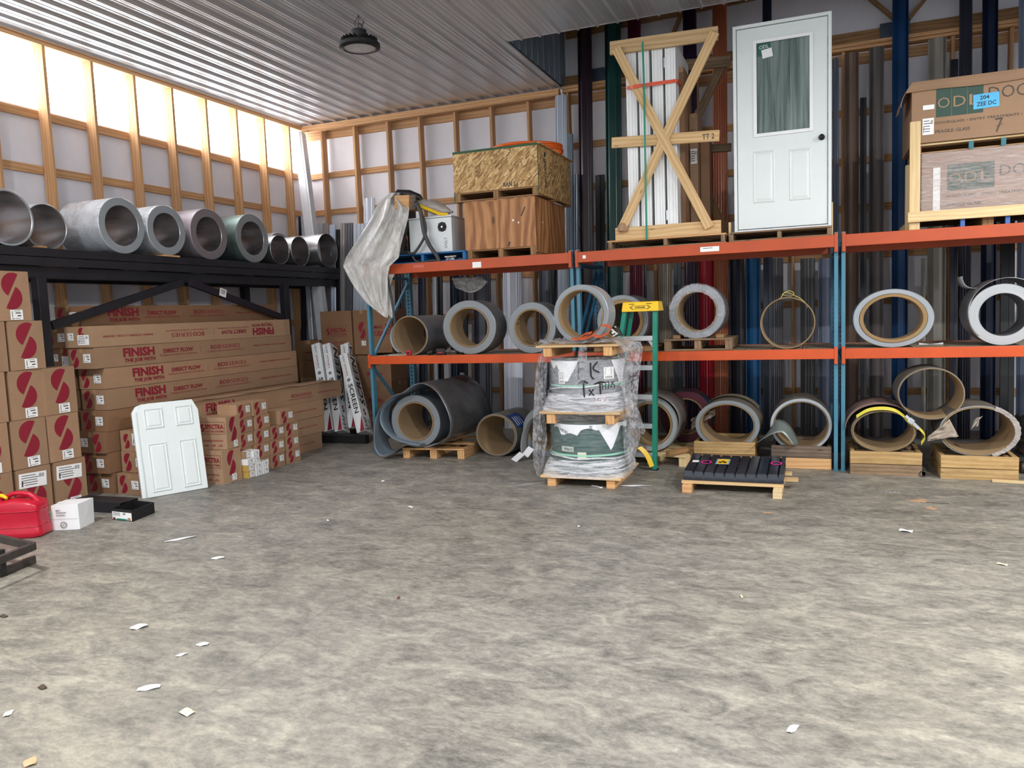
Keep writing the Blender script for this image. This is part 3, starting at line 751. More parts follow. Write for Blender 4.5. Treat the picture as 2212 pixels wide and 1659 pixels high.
endA = [('S', '-y', -0.095, 0.0, 0.185, 1.0), ('L', '-y', 0.075, 0.0, 0.10, 0.088, 0)]
endB = [('S', '-y', 0.09, 0.0, 0.185, 1.0), ('L', '-y', -0.09, 0.0, 0.10, 0.088, 0)]
endC = [('L', '-y', -0.10, 0.005, 0.085, 0.075, 0), ('S', '-y', 0.05, 0.03, 0.13, 1.0), ('L', '-y', 0.075, -0.03, 0.16, 0.10, 1)]
gL = 'long downspout extension cartons'
XB = -6.70
def longbox(x, y_left, z, label, prints, rz=0.0, mat='card', L=None):
    return carton('long_carton', label, 'carton', (x - LW / 2, y_left + LL / 2, z), (LW, L or LL, LH - 0.003), prints, rz, mat, gL)
B4 = longbox(XB, 5.72, 4 * LH, 'long carton with large red FINISH lettering, fifth up, just above the white door panels', longprint() + endA)
dup(B4, (XB - LW / 2, 5.715 + LL / 2, 5 * LH), -0.003, 'long carton with large red FINISH lettering, sixth up from the floor')
dup(B4, (XB - LW / 2, 5.62 + LL / 2, 6 * LH), -0.006, 'long carton with large red FINISH lettering, directly below the upside down one')
B4.location.x += 0.004
longbox(XB, 5.60, 7 * LH, 'long carton lying upside down, its red lettering inverted, second from the top', longprint(True) + endC, -0.008, 'card_lt')
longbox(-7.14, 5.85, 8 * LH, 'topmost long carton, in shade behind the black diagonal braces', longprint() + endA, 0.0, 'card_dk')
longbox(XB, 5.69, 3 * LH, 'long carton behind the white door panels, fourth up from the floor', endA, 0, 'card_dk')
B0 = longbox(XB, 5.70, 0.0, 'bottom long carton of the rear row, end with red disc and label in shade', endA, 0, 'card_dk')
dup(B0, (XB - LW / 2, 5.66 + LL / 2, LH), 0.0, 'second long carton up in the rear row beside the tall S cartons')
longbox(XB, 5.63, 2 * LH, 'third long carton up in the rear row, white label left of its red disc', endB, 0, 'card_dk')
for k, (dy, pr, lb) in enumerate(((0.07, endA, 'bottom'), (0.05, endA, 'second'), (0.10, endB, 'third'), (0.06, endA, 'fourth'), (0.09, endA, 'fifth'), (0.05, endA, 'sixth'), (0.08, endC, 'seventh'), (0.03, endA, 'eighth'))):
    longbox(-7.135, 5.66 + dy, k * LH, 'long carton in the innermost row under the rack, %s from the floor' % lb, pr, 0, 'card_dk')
RA = math.radians(-3.4)
def abox(yl, z, label, prints, mat='card', x=-6.29, L=2.79):
    d = Vector((math.sin(-RA), math.cos(RA), 0)); n = Vector((-math.cos(RA), math.sin(-RA), 0))
    c = Vector((x, 5.69, 0)) + d * (yl - 5.69 + L / 2) + n * (LW / 2)
    return carton('long_carton', label, 'carton', (c.x, c.y, z), (LW, L, LH - 0.003), prints, RA, mat, gL)
sh = [('T', '+x', 'SHIELD | SCREEN | LOCK | GUARD', 0.98, 0.0, 0.52, 0.024, 0.01, 1)]
abox(5.69, 0.0, 'bottom long carton of the front row, resting on the concrete', endA + sh)
abox(5.76, LH, 'second long carton up in the front row, red disc and label on its end', endA + sh)
abox(5.77, 2 * LH, 'third long carton up in the front row, large white label on its end', [('S', '-y', -0.10, 0, 0.15), ('L', '-y', 0.07, 0.02, 0.17, 0.12, 1)] + sh)
a3 = abox(6.15, 3 * LH, 'long carton topping the front row, jutting out toward the white screen boxes', [
    ('T', '+x', 'FINISH', -0.78, 0.03, 0.42, 0.094, 0.035, 0), ('T', '+x', 'THE JOB WITH', -0.78, -0.055, 0.42, 0.048, 0.02, 0), ('T', '+x', 'ECO', 0.46, 0.0, 0.14, 0.04, 0.02, 0),
    ('T', '+x', 'SERIES', 0.66, 0.0, 0.24, 0.04, -0.005, 1), ('T', '+x', 'A COMPLETE LINE OF GUTTERGUARD PRODUCTS', 0.56, -0.045, 0.46, 0.015, 0, 1), ('T', '+x', 'SHIELD | SCREEN | LOCK | GUARD', 1.10, -0.01, 0.40, 0.024, 0.01, 1)], 'card', -6.29, 2.80)
b = MB(); 
for k, (dz, ph) in enumerate(((0.012, 0.0), (0.005, 1.4))):
    b.grid(lambda u, v: Vector((LW / 2 - 0.035 + v * 0.055 + 0.004 * math.sin(u * 17 + ph), (u - 0.5) * 2.5, LH + dz + 0.006 * math.sin(u * 23 + ph) * v + 0.004)), 40, 3)
build('loose_top_flap', b, 'card_lt', a3, solid=0.004)
# --- small cartons in front of the long ones
sM = (0.25, 0.252, 0.160); pM = 0.163
prM = [('S', '+x', -0.055, 0.0, 0.14, 1.1), ('L', '+x', 0.065, 0.015, 0.075, 0.07, 0)]
gM = 'small cartons with red split disc beside the white door panels'
XM = -5.87 - 0.125
m0 = carton('small_carton', 'small S carton at floor level, right end of the small stack', 'carton', (XM + 0.005, 7.535, 0), sM, prM, 0.0, 'card', gM)
for y, z, rz, lb, dx in ((7.245, 0, 0.02, 'small S carton at floor level, second from the right end', 0), (7.53, 1, 0.01, 'small S carton, second up at the right end of the small stack', 0), (7.255, 1, -0.01, 'small S carton, second up, second from the right end', 0),
        (7.53, 2, 0.0, 'small S carton, third up at the right end, under nothing', 0), (7.27, 2, 0.02, 'small S carton, third up, carrying the single top carton', 0), (7.43, 3, 0.02, 'single small S carton topping the right half of the small stack', 0.02),
        (6.985, 0, 0.0, 'small S carton at floor level behind the little white boxes', -0.01), (6.985, 1, 0.04, 'small S carton, second up, above the little white boxes', 0), (7.0, 2, 0.02, 'small S carton, third up, middle of the small stack', 0.0),
        (7.02, 3, 0.03, 'small S carton, fourth up, middle of the small stack', 0.0), (6.99, 4, 0.05, 'topmost small S carton of the whole small stack', 0.0), (6.72, 0, 0, 'small S carton on the floor hidden behind the little white boxes', -0.03),
        (6.72, 1, 0.0, 'small S carton, second up, beside the lower square carton', -0.02), (6.725, 2, 0.06, 'small S carton, third up, beside the upper square carton', 0), (6.735, 3, 0.06, 'small S carton, fourth up, beside the upper square carton', 0), (6.72, 4, 0.09, 'small S carton on top, just left of the topmost one', 0.0)):
    dup(m0, (XM + dx, y, z * pM), rz, lb)
m0['label'] = 'small S carton at floor level, right end of the small stack'
# spectra cartons
def spectra_print(face, k=1.0, u=0, v=0.05):
    return [('F', face, u, v, 0.25 * k, 0.105 * k, 0.003), ('T', face, 'SPECTRA', u + 0.02 * k, v + 0.012 * k, 0.19 * k, 0.042 * k, 0.03, 0), ('T', face, 'GUTTER SYSTEMS', u + 0.02 * k, v - 0.030 * k, 0.19 * k, 0.016 * k, 0.01, 0),
            ('S', face, u - 0.10 * k, v, 0.07 * k, 1.0), ('R', face, u, v - 0.115 * k, 0.21 * k, 0.004, 1), ('T', face, 'www.spectraguttersystems.com', u, v - 0.108 * k, 0.21 * k, 0.012, 0, 1),
            ('T', face, '-O  -O  -O', u, v - 0.155 * k, 0.19 * k, 0.022, 0.02, 0)]
sp = [('S', '+x', -0.01, 0.035, 0.26, 0.8), ('L', '+x', 0.02, -0.125, 0.07, 0.07, 0)]
carton('square_carton', 'lower square carton with framed red lettering on the floor beside the white door panels', 'carton', (-5.84 - 0.18, 6.315 + 0.1425, 0), (0.36, 0.285, 0.355), spectra_print('-y', 1.28, 0.0, 0.065) + sp, 0.0, 'card_lt', 'square gutter cartons')
carton('square_carton', 'upper square carton with framed red lettering, stacked on the lower one', 'carton', (-6.02, 6.51, 0.358), (0.34, 0.245, 0.345), spectra_print('-y', 1.22, 0.0, 0.06) + sp, 0.10, 'card_lt', 'square gutter cartons')
# little white boxes
sW = (0.24, 0.10, 0.072)
w0 = carton('small_white_box', 'little white box at the right foot of the white box pile', 'box', (-5.775 - 0.12, 6.905, 0), sW, [('L', '+x', 0.0, 0.0, 0.09, 0.06, 0)], 0.05, 'white_box', 'little white boxes before the small cartons', 'label', 0.001)
for y, k, rz, lb, dx in ((6.905, 1, 0.03, 'little white box, upper of the right pair', 0), (6.79, 0, 0.06, 'little white box at floor level, middle of the pile', 0), (6.79, 1, 0.05, 'little white box, second up in the middle of the pile', 0), (6.77, 2, 0.02, 'little white box, third up in the middle of the pile', 0.0),
        (6.76, 3, 0.0, 'topmost little white box of the pile, lid slightly lifted', 0.01), (6.665, 2, 0.06, 'little white box, third up at the left of the pile', 0)):
    dup(w0, (-5.895 + dx, y, k * 0.0735), rz, lb)
gold = paint('#b9974c', 0.6)
g0 = carton('small_gold_box', 'little tan box with white label at the left foot of the white box pile', 'box', (-5.90, 6.675, 0), sW, [('L', '+x', 0.0, 0.0, 0.085, 0.06, 0)], 0.07, gold, 'little tan boxes', 'label', 0.001)
dup(g0, (-5.90, 6.67, 0.0735), 0.05, 'little tan box, second up at the left of the white box pile')
carton('small_brown_box', 'little brown box under the topmost white one at the left of the pile', 'box', (-5.91, 6.655, 3 * 0.0735), sW, [('L', '+x', 0.0, 0.0, 0.08, 0.055, 0)], 0.04, 'card', None, 'label', 0.001)
# --- cartons in the far corner behind the screen boxes
gC = 'dim cartons in the far corner'
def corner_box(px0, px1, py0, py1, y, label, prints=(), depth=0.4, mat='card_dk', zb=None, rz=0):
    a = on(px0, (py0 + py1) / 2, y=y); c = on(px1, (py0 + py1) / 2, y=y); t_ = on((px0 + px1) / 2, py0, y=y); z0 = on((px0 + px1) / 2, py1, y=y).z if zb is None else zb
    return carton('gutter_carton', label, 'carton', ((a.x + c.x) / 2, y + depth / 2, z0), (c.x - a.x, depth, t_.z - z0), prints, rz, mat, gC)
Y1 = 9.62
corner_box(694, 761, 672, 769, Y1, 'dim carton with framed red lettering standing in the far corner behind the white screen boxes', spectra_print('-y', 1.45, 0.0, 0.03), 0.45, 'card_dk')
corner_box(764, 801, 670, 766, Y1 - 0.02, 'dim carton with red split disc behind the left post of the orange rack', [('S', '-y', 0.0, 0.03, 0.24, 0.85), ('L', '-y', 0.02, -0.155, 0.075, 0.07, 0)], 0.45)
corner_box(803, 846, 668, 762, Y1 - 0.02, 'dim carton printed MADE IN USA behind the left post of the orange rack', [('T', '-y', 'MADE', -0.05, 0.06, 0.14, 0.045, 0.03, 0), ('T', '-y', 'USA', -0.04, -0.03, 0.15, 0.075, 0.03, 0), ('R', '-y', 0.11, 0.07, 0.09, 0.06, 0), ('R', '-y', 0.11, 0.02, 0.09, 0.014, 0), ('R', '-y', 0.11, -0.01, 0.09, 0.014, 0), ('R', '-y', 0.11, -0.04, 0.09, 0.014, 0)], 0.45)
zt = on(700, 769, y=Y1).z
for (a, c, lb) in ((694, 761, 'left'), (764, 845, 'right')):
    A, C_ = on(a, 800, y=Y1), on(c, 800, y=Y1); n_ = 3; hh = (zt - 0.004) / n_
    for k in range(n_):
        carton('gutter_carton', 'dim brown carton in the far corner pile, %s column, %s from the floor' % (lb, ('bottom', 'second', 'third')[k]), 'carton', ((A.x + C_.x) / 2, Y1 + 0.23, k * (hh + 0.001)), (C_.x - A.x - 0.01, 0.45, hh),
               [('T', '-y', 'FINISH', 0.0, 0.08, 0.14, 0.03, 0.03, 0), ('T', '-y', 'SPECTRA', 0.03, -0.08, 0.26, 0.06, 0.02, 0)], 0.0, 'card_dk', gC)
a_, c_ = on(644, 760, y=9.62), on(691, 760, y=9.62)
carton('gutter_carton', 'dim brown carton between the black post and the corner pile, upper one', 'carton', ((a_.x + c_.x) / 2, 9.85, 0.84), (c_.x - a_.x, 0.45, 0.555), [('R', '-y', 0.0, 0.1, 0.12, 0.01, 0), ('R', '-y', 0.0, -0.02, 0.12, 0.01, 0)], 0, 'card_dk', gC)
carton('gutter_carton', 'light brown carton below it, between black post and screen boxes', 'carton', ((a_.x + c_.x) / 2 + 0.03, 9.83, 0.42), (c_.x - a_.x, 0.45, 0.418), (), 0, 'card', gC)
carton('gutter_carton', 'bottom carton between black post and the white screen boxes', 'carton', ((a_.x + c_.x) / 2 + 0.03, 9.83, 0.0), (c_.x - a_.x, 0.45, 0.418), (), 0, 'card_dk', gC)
# --- white leaf-guard boxes standing on a black rail
rb = MB(); pA, pB = on(694, 957, z=0), on(789, 959, z=0)
dR = (pB - pA).normalized(); nR = Vector((-dR.y, dR.x, 0))
def rail():
    b = MB(); m = (pA + pB) / 2 + nR * 0.06; m.z = 0
    L_ = (pB - pA).length
    b.box((0, 0, 0.055), (L_, 0.11, 0.11)); b.box((L_ * .18, -0.057, 0.004), (0.05, 0.004, 0.012))
    t = thing('black_rail', 'black timber rail on the floor under the white screen boxes', 'rail', m, math.atan2(dR.y, dR.x)); build('rail_bar', b, 'dark', t, bevel=0.003)
rail()
def screen_box(pb, pt, w, dpt, label, full=True, twist=0.0, side=True):
    """leaning white box: pb base point (front left corner), pt top left corner"""
    up = (pt - pb); H = up.length; up.normalize()
    U = (Matrix.Rotation(twist, 3, 'Z') @ Vector((1, 0.12, 0))); U = (U - up * U.dot(up)).normalized(); N = up.cross(U).normalized()   # N points back
    R = Matrix((U, N, up)).transposed()
    t = thing('screen_box', label, 'box', pb, 0, 'white leaf screen boxes', R)
    b = MB(); b.bx(0, w, 0, dpt, 0, H); build('carton_body', b, 'white_box', t, bevel=0.003)
    k = MB(); O = Vector((0, -0.0035, 0)); X_, Z_ = Vector((1, 0, 0)), Vector((0, 0, 1))
    # narrow front face: lettering reads downward
    text(k, 'SCREEN', (w * 0.30, -0.0035, H * 0.60), -Z_, X_, H * 0.37, w * 0.52, 0.02, 0)
    text(k, 'LEAF', (w * 0.38, -0.0035, H * 0.985), -Z_, X_, H * 0.10, w * 0.2, 0.0, 0); text(k, 'SERIES', (w * 0.38, -0.0035, H * 0.87), -Z_, X_, H * 0.16, w * 0.2, 0.0, 1)
    text(k, 'LEAF PROTECTION SYSTEM FOR GUTTERS', (w * 0.2, -0.0035, H * 0.96), -Z_, X_, H * 0.26, w * 0.05, 0.0, 0)
    for a in range(5):
        an = a * 2 * PI / 5; k.disc((w * 0.5 + math.cos(an) * w * 0.13, -0.0035, H * 0.655 + math.sin(an) * w * 0.13), (0, -1, 0), w * 0.075, 8, 0)
    k.add([(w * 0.98, -0.0035, H * 0.19), (w * 0.98, -0.0035, 0.004), (w * 0.42, -0.0035, 0.004)], [(0, 1, 2)], 1)
    if side:   # wide right face
        Y_ = Vector((0, 1, 0)); xx = w + 0.0035
        text(k, 'SCREEN', (xx, dpt * 0.85, H * 0.35), Z_, -Y_, H * 0.62, dpt * 0.55, 0.025, 0)
        ess(k, (xx, dpt * 0.5, H * 0.255), Y_, Z_, 0.10, 1.1, 1)
        text(k, 'LEAF', (xx, dpt * 0.55, H * 0.03), Z_, -Y_, H * 0.15, dpt * 0.36, 0.01, 0); text(k, 'SERIES', (xx, dpt * 0.9, H * 0.03), Z_, -Y_, H * 0.15, dpt * 0.2, 0.01, 0)
    build('printed_lettering', k, ['black_ink', 'red_ink'], t)
    e = MB(); e.bx(w * 0.3, w * 0.9, dpt * 0.3, dpt * 0.7, H, H + 0.02, 0, 0.008); build('crumpled_end_tab', e, 'paper', t)
    return t
def sb(pbx, pby, ptx, pty, ybase, ytop, w, d, label, **kw):
    pb = on(pbx, pby, y=ybase); pt = on(ptx, pty, y=ytop); pb.z = max(pb.z, 0.11 if kw.pop('on_rail', True) else 0.012)
    return screen_box(pb, pt, w, d, label, **kw)
sb(700, 933, 672, 745, 8.90, 9.32, 0.13, 0.16, 'leftmost white box lettered SCREEN, partly behind the jutting carton', side=False)
sb(723, 933, 696, 745, 8.92, 9.34, 0.12, 0.24, 'second white box lettered SCREEN from the left')
sb(752, 925, 735, 745, 9.16, 9.48, 0.12, 0.12, 'white SCREEN box behind the others with grey printed panel at its top')
sb(771, 936, 732, 768, 8.86, 9.26, 0.125, 0.25, 'rightmost white SCREEN box, leaning steepest beside the blue post', twist=-0.05)
# ================================================================= COILS
def coil(name, label, loc, rz, length, ro, ri, body='galv', edge='edge', core=None, core_t=0.012, sx=1.0, sz=1.0, group=None, wob=0.0, cat='coil', n=72, inner='galv', flatb=0.0, parts=None, R=None, seed=0):
    t = thing(name, label, cat, loc, rz, group, R)
    rnd_ = random.Random(seed + int(abs(loc[0]) * 100)); ph = rnd_.uniform(0, 6)
    def shape(mb):
        out = []
        for p in mb.v:
            a = math.atan2(p.z, p.x); k = 1 + wob * math.sin(2 * a + ph) + wob * 0.5 * math.sin(3 * a + ph * 2)
            x, z = p.x * k * sx, p.z * k * sz
            if flatb and z < 0: z = z * (1 - flatb * min(1, abs(z) / (ro * sz)))
            out.append(Vector((x, p.y, z)))
        mb.v = out
    cz = ro * sz * (1 - flatb) * 0.998
    rc = ri + (core_t if core else 0)
    bm = MB(); ch = 0.004
    bm.lathe([(rc + ch, 0.0), (ro - ch, 0.0)], n, 1, 'y'); bm.lathe([(ro - ch, 0.0), (ro, ch), (ro, length - ch), (ro - ch, length)], n, 0, 'y')
    bm.lathe([(ro - ch, length), (rc + ch, length)], n, 1, 'y'); bm.lathe([(rc + ch, length), (rc, length - ch), (rc, ch), (rc + ch, 0)], n, 2, 'y')
    shape(bm); bm.v = [p + Vector((0, 0, cz)) for p in bm.v]
    build('sheet_winding', bm, [body, edge, inner], t, smooth=0.7)
    if core:
        cm = MB(); e = 0.008
        cm.lathe([(ri, -e), (rc - 0.001, -e)], n, 1, 'y'); cm.lathe([(rc - 0.001, -e), (rc - 0.001, length + e)], n, 0, 'y'); cm.lathe([(rc - 0.001, length + e), (ri, length + e)], n, 1, 'y'); cm.lathe([(ri, length + e), (ri, -e)], n, 0, 'y')
        shape(cm); cm.v = [p + Vector((0, 0, cz)) for p in cm.v]; build('core_tube', cm, [core, 'kraft_face'], t, smooth=0.7)
    t['_cz'] = cz; del t['_cz']
    return t
H90 = PI / 2; ZD = 2.50
gK = 'bare metal coils on the black steel rack'
pale = metal('film_covered_steel', '#d9dfe6', 0.28, 0.4, (1, 1, 1), 0.18, 9); plum = metal('plum_steel', '#aaa0a8', 0.32, 0.5, (1, 1, 1), 0.15, 9); grn = metal('green_black_steel', '#6f837f', 0.30, 0.5, (1, 1, 1), 0.35, 9)
brt = metal('bright_inner_steel', '#c0c0c2', 0.30, 0.95, (1, 0.3, 1), 0.25, 8)
rc_ = [  # y, r_out, r_in, length, body, edge, label, z, x
    (5.10, 0.262, 0.238, 0.60, 'galv', 'edge_lt', 'thin walled metal coil cut by the left picture edge on the black rack', 0, -7.05),
    (5.60, 0.232, 0.218, 0.55, pale, 'edge_galv', 'thin walled metal coil half hidden behind the leftmost one on the black rack', 0, -7.20),
    (6.385, 0.302, 0.216, 0.62, pale, 'edge_lt', 'largest pale coil in shiny film on the black rack', 0, -7.05),
    (7.02, 0.288, 0.197, 0.60, pale, 'edge_lt', 'pale coil wedged on a wood strip, right of the largest pale coil', 0.018, -7.06),
    (7.70, 0.315, 0.213, 0.62, plum, 'edge_plum', 'plum grey coil near the middle of the black rack', 0, -7.06),
    (8.50, 0.322, 0.222, 0.62, grn, 'edge_galv', 'coil with green grey outer sheet on the black rack', 0, -7.06),
    (9.06, 0.205, 0.199, 0.55, 'galv', 'edge_galv', 'small thin coil just right of the green grey one', 0, -7.06),
    (9.55, 0.215, 0.209, 0.55, 'galv', 'edge_galv', 'small thin coil between its twin and the wide open coil', 0, -7.08),
    (10.20, 0.262, 0.256, 0.62, 'galv', 'edge_galv', 'wide open thin coil at the right end of the black rack', 0, -7.05),
]
for i, (y, ro, ri, L_, bd, ed, lb, dz, x) in enumerate(rc_):
    coil('metal_coil', lb, (x, y, ZD + dz), H90, L_ if x + L_ < 9 else L_, ro, ri, bd, ed, None, group=gK, inner=brt, wob=0.012 if ri / ro > 0.9 else 0.003, seed=i)
coil('metal_coil', 'short coil standing behind the first pair of small thin coils', (-7.64, 9.80, ZD), H90, 0.20, 0.275, 0.24, pale, 'edge_galv', None, group=gK, inner=brt)
coil('metal_coil', 'short coil standing behind the wide open coil on the black rack', (-7.66, 10.42, ZD), H90, 0.18, 0.265, 0.235, pale, 'edge_galv', None, group=gK, inner=brt)
b = MB()
a = on(155, 533, x=-7.05); b.bx(-7.55, -7.035, 5.36, 5.46, ZD, ZD + 0.02); single('wood_shim', b, 'brownwood', 'short wood strip between the two leftmost coils on the black rack', 'wood strip')
b = MB(); b.bx(-7.6, -7.03, 6.93, 7.16, ZD, ZD + 0.017); single('wood_shim', b, 'pine', 'thin wood strip under the second pale coil on the black rack', 'wood strip')
# ================================================================= WHITE DOOR PANELS LEANING ON THE CARTONS
def door_panel(off, label, dz=0.0, sh=0.0):
    c0 = Vector((-6.162, 5.621, 0)); c1 = Vector((-5.894, 6.148, 0)); U = (c1 - c0).normalized(); w = (c1 - c0).length
    nf = Vector((U.y, -U.x, 0)); lean = -nf * 0.14 + Vector((0, 0, 0.90)); up = lean.normalized(); H = 0.935; N = U.cross(up).normalized()
    R = Matrix((U, -N, up)).transposed()
    t = thing('door_panel', label, 'panel', c0 - N * off + U * sh + Vector((0, 0, 0.004)), 0, 'white raised panels', R)
    b = MB(); r_ = 0.05
    poly = [(0, 0), (w, 0), (w, H - 0.11), (w - 0.05, H)] + [(0.10, H), (0.04, H - 0.02), (0.0, H - 0.08)]
    b.prism(poly, (0, 0, 0), (1, 0, 0), (0, 0, 1), (0, 0.034, 0)); build('panel_slab', b, 'white_paint', t, bevel=0.004)
    for k, (x0, x1, z0, z1) in enumerate(((0.05, 0.24, H - 0.26, H - 0.05), (w - 0.24, w - 0.06, H - 0.26, H - 0.05), (0.05, 0.24, 0.04, H - 0.40), (w - 0.24, w - 0.06, 0.04, H - 0.40))):
        p = MB()
        for (i0, y_) in ((0, -0.001),):
            vs = []
            for ins, yd in ((0, -0.001), (0.012, -0.010), (0.024, -0.002), (0.04, -0.009)):
                vs += [(x0 + ins, yd, z0 + ins), (x1 - ins, yd, z0 + ins), (x1 - ins, yd, z1 - ins), (x0 + ins, yd, z1 - ins)]
            fs = []
            for q in range(3):
                for e in range(4): fs.append((q * 4 + e, q * 4 + (e + 1) % 4, q * 4 + 4 + (e + 1) % 4, q * 4 + 4 + e))
            fs.append((12, 13, 14, 15)); p.add(vs, fs)
        build('raised_moulding', p, 'white_paint', t)
    return t
door_panel(0.0, 'front white raised panel door piece leaning on the cartons')
door_panel(0.042, 'rear white raised panel door piece showing as an edge behind the front one', sh=-0.04)
# ================================================================= GAS CAN, WHITE BOX, BLACK BOX, CHANNELS
def gas_can():
    t = thing('gas_can', 'red plastic gas can with yellow spout on the floor at the left picture edge', 'gas can', (-6.18, 4.33, 0), 0.42)
    prof = []
    W2, D2 = 0.21, 0.13
    rings = [(0.0, 0.90, 0.90), (0.012, 0.99, 0.99), (0.05, 1.0, 1.0), (0.075, 0.95, 0.94), (0.12, 0.93, 0.92), (0.16, 0.91, 0.90), (0.22, 0.93, 0.92), (0.265, 0.93, 0.93), (0.285, 0.86, 0.88), (0.300, 0.66, 0.74), (0.308, 0.45, 0.55)]
    b = MB(); n = 40
    def sup(a, p=5):
        c, s_ = math.cos(a), math.sin(a); k = (abs(c) ** p + abs(s_) ** p) ** (-1 / p); return c * k, s_ * k
    vs = []; fs = []
    for z, kx, ky in rings:
        for i in range(n):
            x, y = sup(2 * PI * i / n); x_ = x * W2 * kx; y_ = y * D2 * ky
            if abs(x) > 0.3 and 0.09 < z < 0.22: y_ *= 0.97
            vs.append((x_, y_, z + (0.02 * (1 - abs(x)) if z > 0.24 else 0)))
    for r_ in range(len(rings) - 1):
        for i in range(n): fs.append((r_ * n + i, r_ * n + (i + 1) % n, (r_ + 1) * n + (i + 1) % n, (r_ + 1) * n + i))
    fs.append(tuple(range(n - 1, -1, -1))); fs.append(tuple((len(rings) - 1) * n + i for i in range(n)))
    b.add(vs, fs); build('can_body', b, 'red_plastic', t, smooth=0.9)
    b = MB(); pts = [(-0.10, 0, 0.28), (-0.085, 0, 0.335), (-0.04, 0, 0.358), (0.03, 0, 0.358), (0.09, 0, 0.345), (0.13, 0, 0.315), (0.16, 0, 0.27)]
    b.tube(pts, [0.022, 0.021, 0.02, 0.02, 0.021, 0.024, 0.028], 12); build('carry_handle', b, 'red_plastic', t, smooth=1.0)
    for k in range(1):
        b = MB(); b.lathe([(0, 0.25), (0.045, 0.25), (0.045, 0.30), (0.03, 0.31), (0.03, 0.33), (0, 0.33)], 20, c=(-0.15, 0, 0)); build('filler_neck', b, 'red_plastic', t, smooth=0.8)
    b = MB(); b.tube([(-0.15, 0, 0.32), (-0.13, -0.02, 0.345), (-0.10, -0.045, 0.35), (-0.06, -0.06, 0.33)], [0.022, 0.02, 0.016, 0.012], 12); o = build('spout', b, 'yellow', t, smooth=0.8); o['label'] = 'yellow plastic spout'
    b = MB()
    for z in (0.095, 0.225): b.tube([(x_ * W2 * 0.945, y_ * D2 * 0.94, z) for x_, y_ in (sup(2 * PI * i / 40) for i in range(40))], 0.004, 6, closed=True)
    build('moulded_rib', b, 'red_plastic', t, smooth=0.9)
gas_can()
t = carton('white_cube_box', 'crumpled white cardboard box on the floor between gas can and black tray', 'box', (-5.985, 4.655, 0), (0.235, 0.235, 0.215), [
    ('T', '-y', 'BOX', -0.055, 0.062, 0.035, 0.012, 0.03, 3), ('T', '-y', 'OF RETROFIT', -0.03, 0.042, 0.085, 0.011, 0.02, 3), ('T', '-y', '8 8 8 8 8 %', -0.035, 0.020, 0.07, 0.013, 0.02, 3), ('R', '-y', 0, -0.012, 0.22, 0.0015, 2)], 0.38, 'white_box', None, 'label', 0.006)
b = MB(); b.disc((-0.015, -0.1225, 0.045), (0, -1, 0), 0.028, 28, 0, 0.024); b.disc((-0.015, -0.1225, 0.045), (0, -1, 0), 0.018, 24, 0, 0.016); b.quad((-0.015, -0.1225, 0.045), (1, 0, 1), (-1, 0, 1), 0.018, 0.004); build('round_stamp', b, 'dark_ink', t)
def black_tray():
    p = on(243, 1122, z=0); q = on(287, 1127, z=0); r2 = on(334, 1108, z=0)
    U = (q - p); U.z = 0; w = U.length; d = (r2 - q); d.z = 0
    t = thing('shoe_box_tray', 'open black cardboard tray with white product label on its end', 'box', p, math.atan2(U.y, U.x))
    ang = math.atan2(U.y, U.x); Rl = Matrix.Rotation(-ang, 3, 'Z'); D_ = Rl @ d
    L_ = D_.length; k = D_.x / D_.y
    b = MB(); h = 0.10; poly = [(0, 0), (w, 0), (w + D_.x, D_.y), (D_.x, D_.y)]
    b.prism(poly, (0, 0, 0), (1, 0, 0), (0, 1, 0), (0, 0, 0.004))
    for i in range(4):
        a, c = Vector((*poly[i], h / 2)), Vector((*poly[(i + 1) % 4], h / 2)); b.beam(a, c, 0.005, h)
    build('tray_body', b, 'dark', t)
    b = MB(); b.quad((w / 2, -0.0035, h * 0.42), (1, 0, 0), (0, 0, 1), w * 0.95, h * 0.68, 0); b.quad((w * .12, -0.0042, h * 0.16), (1, 0, 0), (0, 0, 1), 0.03, 0.016, 1); b.quad((w * .5, -0.0042, h * 0.12), (1, 0, 0), (0, 0, 1), w * 0.5, 0.012, 2)
    for i in range(4): b.quad((w * .25, -0.0042, h * (0.68 - 0.08 * i)), (1, 0, 0), (0, 0, 1), w * 0.35, 0.003, 3)
    for i in range(6): b.quad((w * .56 + i * 0.006, -0.0042, h * 0.62), (1, 0, 0), (0, 0, 1), 0.003, 0.02, 3)
    b.quad((w * .85, -0.0042, h * 0.2), (1, 0, 0), (0, 0, 1), 0.04, 0.02, 4)
    build('product_label', b, ['label', 'red_ink', 'fiberglass', 'dark_ink', 'card_lt'], t)
black_tray()
b = MB(); a, c = on(176, 1090, z=0.055), on(296, 1092, z=0.055); a = Vector((-6.55, 5.16, 0.05)); c = Vector((-5.93, 5.19, 0.05))
b.beam(a, c, 0.20, 0.006, mi=0); b.beam(a + Vector((0, -0.10, 0)), c + Vector((0, -0.10, 0)), 0.006, 0.10); b.beam(a + Vector((0, 0.10, 0)), c + Vector((0, 0.10, 0)), 0.006, 0.10); b.beam(a + Vector((0, 0, 0.045)), c + Vector((0, 0, 0.045)), 0.20, 0.006)
b.beam(a, c, 0.006, 0.09)
single('steel_channel', b, 'black_steel', 'black steel box channel lying on the floor behind the open black tray', 'steel channel', bevel=0.002)
